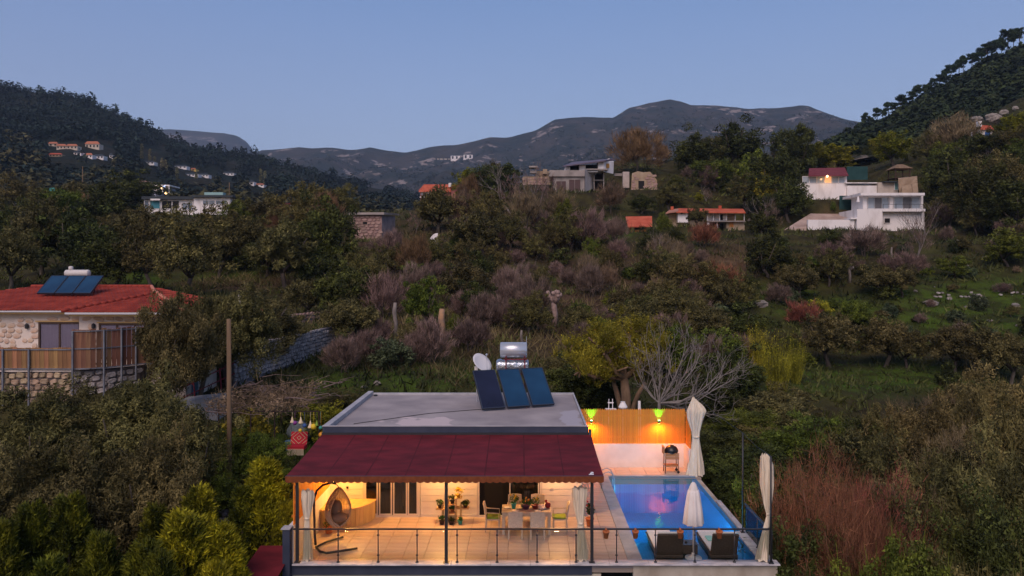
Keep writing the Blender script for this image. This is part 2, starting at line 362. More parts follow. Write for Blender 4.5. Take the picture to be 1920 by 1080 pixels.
right = Ridge([(1200,420),(1480,300),(1530,292),(1580,262),(1610,246),(1650,232),(1700,206),(1750,176),(1800,142),(1850,118),(1920,84),(2100,10),(2500,-60)],
              [(1200,430),(1500,330),(1600,300),(1700,282),(1800,262),(1920,238),(2500,180)], 240, 430, 640, .9, 3.5, 40, 5)
m_scree = mat('scrub_floor', (.016,.022,.012), (.04,.035,.022), scale=.08, rough=.95, spec=.1, detail=8, bump=1, bscale=.4); rocks_on(m_scree, .06, 1.26, (.2,.17,.15))
right.build('right_mountain', m_scree, 1260, 2450, 200, 80)
# ------------------------------------------------------------------ vegetation
def unit(v): return v/np.maximum(np.linalg.norm(v, axis=-1, keepdims=True), 1e-9)
def leaf_tris(rg, C, Rr, per, size, squash=.8, asp=2.2, up=.5, rnd=.9, shell=.45):
    """leaf-sized triangles spread through round clumps"""
    C = np.repeat(C, per, 0); r = np.repeat(Rr, per)[:, None]; n = len(C)
    d = unit(rg.normal(size=(n, 3))); rad = shell+(1-shell)*rg.random((n, 1))**.7
    off = d*rad*r; off[:, 2] *= squash; p = C+off
    nn = unit(d+np.array([0, 0, up])+rg.normal(size=(n, 3))*rnd)
    t = unit(np.cross(nn, rg.normal(size=(n, 3)))); b = np.cross(nn, t)
    s = (size*(.55+.9*rg.random((n, 1)))); L = t*s*asp*.5; Wd = b*s*.5
    return np.stack([p-L*.6-Wd, p-L*.6+Wd, p+L], 1)
def sliver_tris(rg, P0, D, L, w):
    """thin twigs from P0 along D"""
    s = unit(np.cross(D, rg.normal(size=D.shape)))*w[:, None]
    return np.stack([P0-s, P0+s, P0+D*L[:, None]], 1)
def tri_obj_mesh(name, T, m):
    T = np.asarray(T, float); me = bpy.data.meshes.new(name); n = len(T)
    me.vertices.add(n*3); me.vertices.foreach_set('co', T.ravel()); me.loops.add(n*3); me.loops.foreach_set('vertex_index', np.arange(n*3))
    me.polygons.add(n); me.polygons.foreach_set('loop_start', np.arange(0, n*3, 3)); me.polygons.foreach_set('loop_total', np.full(n, 3))
    me.update(calc_edges=True)
    if m: me.materials.append(m)
    return me
def dome_clumps(rg, K, rx, rz, z0, low=-.35, power=.5, lump=.25):
    """clump centres through a lumpy crown"""
    d = unit(rg.normal(size=(K*3, 3))); d = d[d[:, 2] > low][:K]
    lob = 1+lump*np.sin(d[:, :1]*3.1+rg.random()*6)*np.cos(d[:, 1:2]*3.7+rg.random()*6)+lump*.6*(rg.random((len(d), 1))-.5)
    r = rg.random((len(d), 1))**power
    return d*r*lob*np.array([rx, rx, rz])+np.array([0, 0, z0])
def grow(rg, mb, p, d, L, r, depth, tips, spread=.7, kids=3, taper=.62, sides=5, upw=.15, shrink=.72, segs=3, minr=.008):
    pts = [p]; q = p.copy(); dd = d.copy()
    for i in range(segs):
        dd = unit(dd+rg.normal(size=3)*.13+np.array([0, 0, upw*.3])); q = q+dd*L/segs; pts.append(q.copy())
    rad = [r*(1-(1-taper)*i/segs) for i in range(segs+1)]
    mb.tube(pts, [max(x, minr) for x in rad], sides if depth > 1 else 3, cap=False)
    if depth == 0: tips.append((q, dd)); return
    for k in range(kids):
        a = 2*math.pi*(k+rg.random()*.7)/kids; u = unit(np.cross(dd, [0.3, .2, 1.0])); v = np.cross(dd, u)
        nd = unit(dd+(u*math.cos(a)+v*math.sin(a))*spread*(.6+.7*rg.random())+np.array([0, 0, upw]))
        st = pts[-1] if k or depth < 2 else pts[-2]
        grow(rg, mb, np.array(st), nd, L*shrink*(.75+.5*rg.random()), max(r*taper*(.7+.3*rg.random()), minr), depth-1, tips, spread, kids, taper, sides, upw, shrink, segs, minr)

bark = mat('bark', (.045,.038,.032), (.10,.085,.07), scale=3, rough=.95, obj_rand=.25, stretch=(1,1,.3))
bark_pale = mat('bark_pale', (.15,.13,.12), (.27,.235,.21), scale=4, rough=.9, obj_rand=.1, stretch=(1,1,.3))
def leafm(n, a, b, sc_=.8, rnd=.26, isl=.42): return mat(n, tuple(v*.8 for v in a), tuple(v*1.32 for v in b), rough=.75, scale=sc_, obj_rand=rnd, island=isl, spec=.25, detail=3, contrast=(.38, .62))
LM = dict(
 olive=leafm('leaf_olive', (0.042,0.041,0.012), (0.106,0.095,0.033)),
 dark=leafm('leaf_dark', (0.024,0.033,0.007), (0.056,0.068,0.013)),
 green=leafm('leaf_green', (0.044,0.066,0.007), (0.098,0.124,0.014)),
 brown=leafm('leaf_brown', (.058,.054,.016), (.112,.102,.032)),
 yellow=leafm('leaf_yellow', (0.118,0.132,0.007), (0.229,0.228,0.015)),
 lime=leafm('leaf_lime', (.16,.155,.010), (.27,.25,.02)),
 rust=leafm('twig_rust', (.12,.070,.036), (.19,.115,.06), isl=.3),
 mauve=leafm('twig_mauve', (.105,.070,.058), (.185,.13,.11), isl=.3),
 red=leafm('twig_red', (.13,.048,.028), (.23,.092,.055), isl=.3),
 tan=leafm('twig_tan', (.12,.085,.05), (.20,.15,.09), isl=.3),
 bluegreen=leafm('leaf_bluegreen', (0.031,0.051,0.024), (0.067,0.091,0.044)),
 pine=leafm('needle_pine', (0.014,0.033,0.014), (0.033,0.057,0.019)),
 thuja=leafm('leaf_golden', (.11,.115,.005), (.29,.26,.010), sc_=1.6, rnd=.12),
 grass=leafm('grass_blade', (0.029,0.066,0.006), (0.062,0.125,0.011)),
)
TREES = {}   # kind -> list of (trunk mesh, crown mesh, width, height)
def def_tree(kind, nvar, W, H, crown_fn, lm, trunk_fn=None, bk=bark):
    out = []
    for v in range(nvar):
        rg = np.random.default_rng(sum(map(ord, kind))*7+v); mb = MB(); T = crown_fn(rg, mb, W, H)
        if trunk_fn: trunk_fn(rg, mb, W, H)
        out.append((mesh_of(kind+'_trunk', mb, bk, True) if mb.f else None, tri_obj_mesh(kind+'_crown', T, lm), W, H))
    TREES[kind] = out
def trunk_simple(split=.3, r=.16, lean=.12, limbs=4):
    def f(rg, mb, W, H):
        s = H*split; top = np.array([rg.normal()*lean*H*.4, rg.normal()*lean*H*.4, s])
        mb.tube([(0,0,-.6), (0,0,0), tuple(top*.5+rg.normal(size=3)*.06), tuple(top)], [r*1.5, r*1.15, r, r*.85], 7)
        for k in range(limbs):
            a = 2*math.pi*(k+rg.random()*.6)/limbs; e = np.array([math.cos(a)*W*.30, math.sin(a)*W*.30, H*(.62+.2*rg.random())])
            mid = top*.45+e*.55+np.array([0,0,-.05*H]); mb.tube([tuple(top), tuple(mid), tuple(e)], [r*.7, r*.45, r*.15], 5)
    return f
def leafy_crown(K, cr, per, leaf, z=.56, rz=.42, low=-.5, lump=.28, asp=2.2, up=.5, squash=.8):
    def f(rg, mb, W, H):
        C = dome_clumps(rg, K, W*.5-cr*.6, H*rz, H*z, low, .42, lump); Rr = cr*(.5+.9*rg.random(len(C)))
        T = leaf_tris(rg, C, Rr, per, leaf, squash, asp, up)
        n = len(C)*6; P0 = np.repeat(C, 6, 0); D = unit(P0-np.array([0, 0, H*.3])+rg.normal(size=P0.shape)*.7); s = sliver_tris(rg, P0, D, cr*(1.1+.9*rg.random(n)), np.full(n, leaf*.22))
        return np.concatenate([T, s])
    return f
def sprays(K, per, L, w, z=.5, rz=.48, inner=0):
    """twiggy leafless crown: bundles of fine shoots that lean outwards and up"""
    def f(rg, mb, W, H):
        C = dome_clumps(rg, K, W*.47, H*rz, H*z, -.6, .5, .2)
        o = unit(C-np.array([0, 0, H*.15])); P0 = np.repeat(C, per, 0)+rg.normal(size=(len(C)*per, 3))*W*.035
        D = unit(np.repeat(o, per, 0)+np.array([0,0,.55])+rg.normal(size=P0.shape)*.42)
        return sliver_tris(rg, P0-D*L*.4, D, L*(.5+rg.random(len(P0))), np.full(len(P0), w)*(.6+.8*rg.random(len(P0))))
    return f
def limbs_trunk(r=.12, depth=3, L=.34, kids=3, spread=.6, stems=1, bk=None):
    def f(rg, mb, W, H):
        for s_ in range(stems):
            a = 6.28*s_/max(stems, 1); d = unit(np.array([math.cos(a)*.35*(stems > 1), math.sin(a)*.35*(stems > 1), 1.0]))
            grow(rg, mb, np.array([0, 0, -.4]), d, H*L+.4, r, depth, [], spread, kids, .62, 5, .2, .74)
    return f
def_tree('olive', 4, 6, 5.2, leafy_crown(130, .55, 90, .12, asp=2.6, lump=.36), LM['olive'], trunk_simple(.26, .2, .2))
def_tree('olive_near', 3, 5.6, 5.4, leafy_crown(230, .44, 260, .055, asp=3.4, z=.5, rz=.48, lump=.4, squash=1.0), LM['olive'], trunk_simple(.24, .17, .2, 6))
def_tree('olive_high', 2, 5.6, 5.6, leafy_crown(210, .44, 240, .058, asp=3.4, z=.66, rz=.33, low=-.9, lump=.36, squash=1.0), LM['olive'], trunk_simple(.40, .15, .2, 7))
def_tree('olive_pale', 2, 5.6, 5.4, leafy_crown(230, .44, 230, .055, asp=3.4, z=.5, rz=.48, lump=.4, squash=1.0), leafm('leaf_olive_pale', (0.080,0.068,0.021), (0.177,0.147,0.052)), trunk_simple(.24, .17, .2, 6))
def_tree('dark', 3, 6, 6, leafy_crown(110, .66, 100, .145, z=.5, rz=.47, low=-.8, lump=.36), LM['dark'], trunk_simple(.2, .2))
def_tree('green', 3, 5, 5.5, leafy_crown(100, .55, 90, .125, z=.52, rz=.46, low=-.8, lump=.36), LM['green'], trunk_simple(.22, .14))
def_tree('brown', 3, 6, 6, leafy_crown(150, .45, 75, .11, z=.52, rz=.46, low=-.6, lump=.42), LM['brown'], trunk_simple(.24, .17))
def_tree('yellow', 3, 4.5, 6.5, leafy_crown(120, .40, 80, .12, z=.52, rz=.46, low=-.8, lump=.42, squash=1.5), LM['yellow'], trunk_simple(.2, .12))
def_tree('dark_near', 2, 4.6, 6, leafy_crown(200, .46, 190, .062, z=.5, rz=.48, low=-.85, lump=.4), LM['dark'], trunk_simple(.2, .15))
def_tree('green_near', 2, 4.6, 6, leafy_crown(190, .42, 170, .062, z=.5, rz=.48, low=-.85, lump=.42), LM['green'], trunk_simple(.2, .13))
def_tree('brown_near', 2, 4.6, 6, leafy_crown(190, .40, 150, .058, z=.5, rz=.48, low=-.85, lump=.42), LM['brown'], trunk_simple(.2, .13))
def_tree('yellow_near', 1, 4, 5.5, leafy_crown(150, .36, 110, .055, z=.5, rz=.48, low=-.85, lump=.45), LM['brown'], trunk_simple(.2, .1))
def twig_dome(rg, mb, W, H):
    C = dome_clumps(rg, 620, W*.48, H*.46, H*.5, -.5, .38, .3); o = unit(C-np.array([0, 0, H*.1])); per = 22
    P0 = np.repeat(C, per, 0)+rg.normal(size=(len(C)*per, 3))*.12; D = unit(np.repeat(o, per, 0)*.9+np.array([0,0,.25])+rg.normal(size=P0.shape)*.6)
    for k in range(46):       # crooked stems that carry the twigs
        q = C[rg.integers(len(C))]; m1 = q*np.array([.35,.35,.4])+rg.normal(size=3)*.18; m2 = q*np.array([.7,.7,.72])+rg.normal(size=3)*.15; mb.tube([(0,0,-.2), m1*.5, m1, m2, q], [.05,.04,.03,.02,.009], 5)
    return sliver_tris(rg, P0, D, .16+.34*rg.random(len(P0)), np.full(len(P0), .0062))
def_tree('red_near', 2, 5, 5, twig_dome, LM['red'], None, mat('bark_red', (.12,.06,.04), (.2,.11,.075), scale=4, rough=.95))
def_tree('tan_near', 1, 5, 6, twig_dome, LM['tan'], None, bark)
def_tree('lime', 2, 4.5, 5.5, leafy_crown(90, .45, 50, .15, z=.52, rz=.46, low=-.8, lump=.38, squash=1.4), LM['lime'], trunk_simple(.2, .12))
def_tree('bluegreen', 3, 4.2, 3.6, leafy_crown(80, .5, 60, .15, z=.46, rz=.5, low=-.9), LM['bluegreen'], trunk_simple(.15, .1))
def_tree('shrub', 3, 3, 2.2, leafy_crown(45, .42, 50, .14, z=.42, rz=.5, low=-.9), LM['green'], trunk_simple(.15, .06, .1, 3))
def_tree('dark_shrub', 3, 3, 2.3, leafy_crown(45, .42, 50, .14, z=.42, rz=.52, low=-.9), LM['dark'], trunk_simple(.15, .06, .1, 3))
def_tree('rust', 2, 7, 7.5, sprays(230, 22, 1.0, .028), LM['rust'], limbs_trunk(.17, 3, .3))
def_tree('mauve', 3, 4.6, 4.4, sprays(150, 22, .75, .022), LM['mauve'], limbs_trunk(.09, 3, .3, stems=3))
def_tree('red', 2, 4.2, 3.6, sprays(150, 22, .7, .022), LM['red'], limbs_trunk(.08, 3, .3, stems=3))
def_tree('tan', 3, 4.6, 5.6, sprays(150, 20, .8, .024), LM['tan'], limbs_trunk(.1, 3, .32))
def_tree('pale_bare', 3, 4.2, 6.5, sprays(50, 12, .8, .018), LM['mauve'], limbs_trunk(.13, 4, .34, 3, .5), bark_pale)
def poplar(rg, mb, W, H):
    z = rg.random(70)*H*.9+H*.08; r = W*.35*np.sin(np.clip(z/H, .05, 1)*math.pi)**.5; a = rg.random(70)*6.28
    C = np.stack([np.cos(a)*r*.6, np.sin(a)*r*.6, z], 1); return leaf_tris(rg, C, np.full(70, W*.22), 22, .35, 1.8)
def_tree('poplar', 2, 2.4, 13, poplar, leafm('leaf_poplar', (.12,.12,.06), (.2,.19,.10)), trunk_simple(.3, .12, .02, 2))
def umbrella_pine(rg, mb, W, H):
    T = []
    mb.tube([(0,0,-1), (.1,0,H*.3), (rg.normal()*.4, rg.normal()*.4, H*.8)], [.28, .22, .12], 6)
    for k in range(9):
        a = rg.random()*6.28; z = H*(.55+.42*rg.random()); r = W*.42*(1-(max(z/H-.72, 0)/.35)**2)*(.35+.65*rg.random())
        c = np.array([math.cos(a)*r, math.sin(a)*r, z]); mb.tube([(0,0,z-.1*H), tuple(c)], [.1, .04], 4)
        cc = c+rg.normal(size=(6, 3))*np.array([W*.12, W*.12, H*.02]); T.append(leaf_tris(rg, cc, np.full(6, W*.13), 60, .34, .62, 1.8, 1.0))
    T.append(leaf_tris(rg, np.array([[0, 0, H*.94]])+rg.normal(size=(8, 3))*np.array([W*.16, W*.16, .1]), np.full(8, W*.14), 60, .34, .62, 1.8, 1.0))
    return np.concatenate(T)
def_tree('pine', 5, 7.5, 9, umbrella_pine, LM['pine'])
def thuja(dens, leaf):
    def f(rg, mb, W, H):
        mb.tube([(0,0,-.5), (0,0,H*.8)], [.1, .02], 6); K = dens; u = rg.random(K)**.75; z = u*H*.93
        rad = W*.5*(1-u)**.62*(.88+.24*rg.random(K))*np.where(u < .12, .9, 1); a = rg.random(K)*6.28
        base = np.stack([np.cos(a)*rad*.62, np.sin(a)*rad*.62, z-.12], 1); D = unit(np.stack([np.cos(a)*.55, np.sin(a)*.55, np.full(K, 1.0)], 1)+rg.normal(size=(K, 3))*.16)
        L = (.32+.22*rg.random(K))*(1-.35*u); per = 46
        t = rg.random((K, per)); bend = (t**2)[..., None]*np.array([0, 0, .10])
        p = base[:, None]+D[:, None]*(t*L[:, None])[..., None]+bend; wd = (.085*(1-t)+.015)[..., None]; o = rg.normal(size=(K, per, 3))*wd; p = (p+o).reshape(-1, 3)
        d2 = unit(np.repeat(D, per, 0)+rg.normal(size=(K*per, 3))*.35)
        return sliver_tris(rg, p, d2, leaf*(.7+.8*rg.random(K*per)), np.full(K*per, leaf*.17))
    return f
def_tree('thuja', 4, 2.0, 4.6, thuja(420, .11), LM['thuja'])
def_tree('thuja_dark', 3, 2.0, 4.6, thuja(420, .11), leafm('leaf_cypress_dark', (0.027,0.044,0.004), (0.099,0.108,0.006), sc_=2.2, rnd=.15))
def reeds(rg, mb, W, H):          # upright wands of young growth
    n = 240; a = rg.random(n)*6.28; r = W*.22*rg.random(n); P0 = np.stack([np.cos(a)*r, np.sin(a)*r, rg.random(n)*H*.25], 1)
    D = unit(np.stack([np.cos(a)*.5*rg.random(n), np.sin(a)*.5*rg.random(n), np.ones(n)], 1)); L = H*(.45+.4*rg.random(n))
    T = [sliver_tris(rg, P0, D, L, np.full(n, .02))]; t = rg.random((n, 14)); p = (P0[:, None]+D[:, None]*(t*L[:, None]*.95)[..., None]).reshape(-1, 3)
    T.append(leaf_tris(rg, p, np.full(len(p), .10), 1, .06, 1, 2.4)); return np.concatenate(T)
def_tree('wands', 2, 4.4, 4.6, reeds, LM['lime'])

KIND = {  # name, adjective text, category, group
 'olive': ('olive_tree', 'grey-green olive tree', 'olive tree', 'olive trees on the slopes'),
 'olive_near': ('olive_tree', 'grey-green olive tree', 'olive tree', 'olive trees on the slopes'),
 'dark': ('evergreen_tree', 'dark round evergreen tree', 'tree', 'dark evergreen trees on the hillside'),
 'green': ('leafy_tree', 'mid-green leafy tree', 'tree', 'green leafy trees on the hillside'),
 'brown': ('leafy_tree', 'brownish olive-green tree', 'tree', 'brownish green trees on the hillside'),
 'yellow': ('yellow_tree', 'bright yellow-green tree', 'tree', 'yellow-green trees on the hillside'),
 'lime': ('yellow_tree', 'lime-green young-leaved tree', 'tree', 'yellow-green trees on the hillside'),
 'bluegreen': ('round_bush', 'low round blue-green bush', 'bush', 'bushes on the slopes'),
 'shrub': ('green_shrub', 'small green shrub', 'shrub', 'green shrubs on the slopes'),
 'dark_shrub': ('dark_shrub', 'dark green shrub', 'shrub', 'dark shrubs on the slopes'),
 'rust': ('budding_tree', 'rust-brown budding tree', 'tree', 'rusty brown trees on the hillside'),
 'mauve': ('bare_shrub', 'bare mauve-brown shrub', 'shrub', 'bare twiggy shrubs on the slope'),
 'red': ('red_shrub', 'dark red twiggy shrub', 'shrub', 'red twiggy shrubs'),
 'tan': ('bare_tree', 'tan leafless twiggy tree', 'tree', 'tan leafless trees on the slope'),
 'pale_bare': ('bare_tree', 'pale-trunked bare tree', 'tree', 'bare pale-trunked trees on the slope'),
 'poplar': ('poplar_tree', 'slender pale poplar', 'poplar', 'poplars in the far valley'),
 'pine': ('pine_tree', 'flat-topped pine', 'pine tree', 'pines along the right ridge'),
 'thuja': ('golden_cypress', 'yellow-green golden cypress', 'cypress', 'golden cypresses below the terrace'),
 'wands': ('willow_shrub', 'yellow-green shrub of wands', 'shrub', 'shrubs of upright wands'),
}
LAND = [('stone hut',700,415),('broken white wall stub',812,448),('ruined concrete house',1080,325),('roofless stone ruin',1192,335),('small red-roofed hut',1198,418),
 ('long red-roofed farmhouse',1325,410),('maroon-roofed white house',1545,345),('lower white house',1665,395),('thatched gazebo',1692,318),('red villa roof',190,562),
 ('long dry-stone wall',540,655),('wooden utility pole',430,720),('dark-flat-roofed white house',350,382),('splintered tree stump',829,605),('grey tree stump',741,600),
 ('rooftop solar collectors',960,730),('leafless fig tree',1290,690),('gnarled pollard tree',1160,670),('green meadow',1640,712),('pool corner curtain',1446,950),
 ('little blue-door house',1849,245),('pale boulder',1903,572),('satellite dish',904,680),('brown board fence',200,655),('string-lit house',290,355),
 ('pink brick house',800,358),('dirt path',1370,490),('half-hidden white house',525,395),('pale stub wall',1845,292),('right rubble terrace',1760,560),
 ('left picture edge',0,420),('right picture edge',1920,800),('pink-topped trunk',1040,575),('red kilim seat',558,832),('dark stone heap',420,900),('thin tree before the white house',1720,460),
 ('bottom right corner',1900,1060),('bottom left corner',20,1060),('left skyline houses',170,275)]
KIND['olive_high'] = KIND['olive']; KIND['olive_pale'] = ('olive_tree', 'pale tan-green olive tree', 'olive tree', 'olive trees on the slopes'); KIND['thuja_dark'] = ('golden_cypress', 'dark green cypress with yellow tips', 'cypress', 'golden cypresses below the terrace')
for k_ in ('dark','green','brown','yellow','red','tan'): KIND[k_+'_near'] = KIND[k_]
PLACED = []     # (root, kind, px, py of the crown's middle, size)
_tr = random.Random(5)
def tree(kind, X, Y, z, w, h, rz=None, label=None, var=None, cat=None, group=None, name=None):
    nm, ad, ct, gr = KIND[kind]; vs = TREES[kind]; t = vs[_tr.randrange(len(vs)) if var is None else var]
    o = thing(name or nm, label or '', cat or ct, (X, Y, z), group or gr, _tr.random()*6.28 if rz is None else rz)
    o.scale = (w/t[2], w/t[2], h/t[3])
    if t[0]: put('trunk', t[0], o)
    put('crown', t[1], o)
    if not label: PLACED.append((o, kind, VX+F*X/Y, VY-(z+h*.55-CH)/Y*F, h))
    return o
def ptree(kind, px, py, w, h, Y=None, **k):
    """foot of the tree seen at px, py; width and height as seen; Y given when the foot is hidden"""
    if Y is None:
        g = hit(px, py)
        if g is None: return None
        X, Y, z = g
    else: X = X_(px, Y); z = float(gz(X, Y))
    return tree(kind, X, Y, z-.1, w*Y/F, h*Y/F, **k)
def ttree(kind, px, top, Y, w, **k):
    """tree standing at distance Y whose top shows at row top"""
    kind = kind+'_near' if kind+'_near' in TREES and Y < 42 else kind
    X = X_(px, Y); z = float(gz(X, Y)); return tree(kind, X, Y, z-.1, w, max(Z_(top, Y)-z, .8), **k)
def write_labels():
    ordn = ['nearest', 'second nearest', 'third nearest', 'fourth nearest', 'fifth nearest', 'sixth nearest', 'seventh nearest', 'eighth nearest', 'ninth nearest', 'tenth nearest', 'eleventh nearest', 'twelfth nearest']
    g = {}
    for o, kind, px, py, h in PLACED:
        best = min(LAND, key=lambda l: (l[1]-px)**2+((l[2]-py)*1.6)**2); dx, dy = px-best[1], (py-best[2])*1.4; d = math.hypot(dx, dy)
        a = math.degrees(math.atan2(-dy, dx)) % 360; rel = ['right of', 'above and right of', 'above', 'above and left of', 'left of', 'below and left of', 'below', 'below and right of'][int((a+22.5)//45) % 8]
        g.setdefault((KIND[kind][1], rel, best[0]), []).append((d, o, KIND[kind][3]))
    for (ad, rel, lm), l in g.items():
        l.sort(key=lambda q: q[0])
        for i, (d, o, gr) in enumerate(l):
            o['label'] = f"{ad} {rel} the {lm}" if len(l) == 1 else f"{ad}, {ordn[min(i, 11)]} {rel} the {lm}"
            if len(l) > 1 and i >= 11: o['group'] = gr+' '+rel+' the '+lm

# far forests: woods that read as one mass
def far_wood(name, label, ridge, n, p0, p1, Y0, Y1, m, w, h, tris=26, seed=3, pmax=None, keep=None, kind='round'):
    rg = np.random.default_rng(seed); px = rg.uniform(p0, p1, n); Y = np.exp(rg.uniform(math.log(Y0), math.log(Y1), n)); X = (px-VX)/F*Y
    z = ridge.z(X, Y) if ridge else gz(X, Y); py = VY-(z-CH)/Y*F; ok = np.ones(n, bool)
    if keep is not None: ok = keep(px, py, X, Y)
    X, Y, z = X[ok], Y[ok], z[ok]; n = len(X); s = (.6+.8*rg.random(n))
    C = np.stack([X, Y, z+h*s*.5], 1); d = unit(rg.normal(size=(n, tris, 3))); 
    r = np.array([w*.5, w*.5, h*.5])*s[:, None, None]; p = C[:, None]+d*r*(.75+.35*rg.random((n, tris, 1)))
    nn = unit(d+np.array([0,0,.4])+rg.normal(size=d.shape)*.5); t = unit(np.cross(nn, rg.normal(size=d.shape))); b = np.cross(nn, t); L = (w*.24*s)[:, None, None]*(.7+.6*rg.random((n, tris, 1)))
    T = np.stack([p-t*L*.6-b*L*.6, p-t*L*.6+b*L*.6, p+t*L], 2).reshape(-1, 3, 3)
    o = put(name, tri_obj_mesh(name, T, m), kind='stuff'); o['label'] = label; o['category'] = 'woodland'; return o
VILLS = [(85,130,262,300),(120,150,262,302),(155,215,260,304),(262,295,296,316),(322,352,305,324),(340,400,318,340),(414,442,316,336),(462,500,332,358),(354,372,312,328),(255,322,333,372),(690,720,326,352),(262,312,270,306),(395,405,308,330)]
def village(px, py):
    k = np.ones(len(px), bool)
    for x0, x1, y0, y1 in VILLS: k &= ~((px > x0-2) & (px < x1+2) & (py > y0+4) & (py < y1+27))
    return k
farm = leafm('far_pine', (.005,.014,.014), (.014,.027,.020), sc_=.03, rnd=0, isl=.45)
farb = leafm('far_mixed', (.022,.028,.010), (.062,.058,.022), sc_=.05, rnd=0, isl=.4)
far_wood('pine_forest', 'dark teal pine forest covering the left mountain', left, 12000, -60, 900, 400, 1010, farm, 5.4, 6.6, 18, 3, keep=lambda px, py, X, Y: village(px, py))
far_wood('pine_forest', 'thin scatter of bigger pines breaking the left mountain skyline', left, 60, -60, 700, 850, 930, farm, 8, 12, 40, 31)
far_wood('valley_wood', 'dull green mixed wood in the valley below the left mountain houses', left, 3000, -60, 960, 302, 560, farb, 6.5, 6.5, 30, 4, keep=lambda px, py, X, Y: village(px, py))
far_wood('pine_forest', 'dark pine wood covering the steep right ridge', right, 3800, 1480, 2250, 262, 417, leafm('ridge_pine', (0.009,0.021,0.006), (0.029,0.043,0.011), sc_=.08, rnd=0, isl=.4), 4.6, 5.0, 44, 5)
far_wood('mountain_scrub', 'low dark scrub dotted over the far rocky mountain', far, 4200, 440, 1700, 1150, 2900, leafm('far_scrub_leaf', (.02,.028,.02), (.035,.042,.028), sc_=.01, rnd=0, isl=.3), 14, 8, 12, 6)
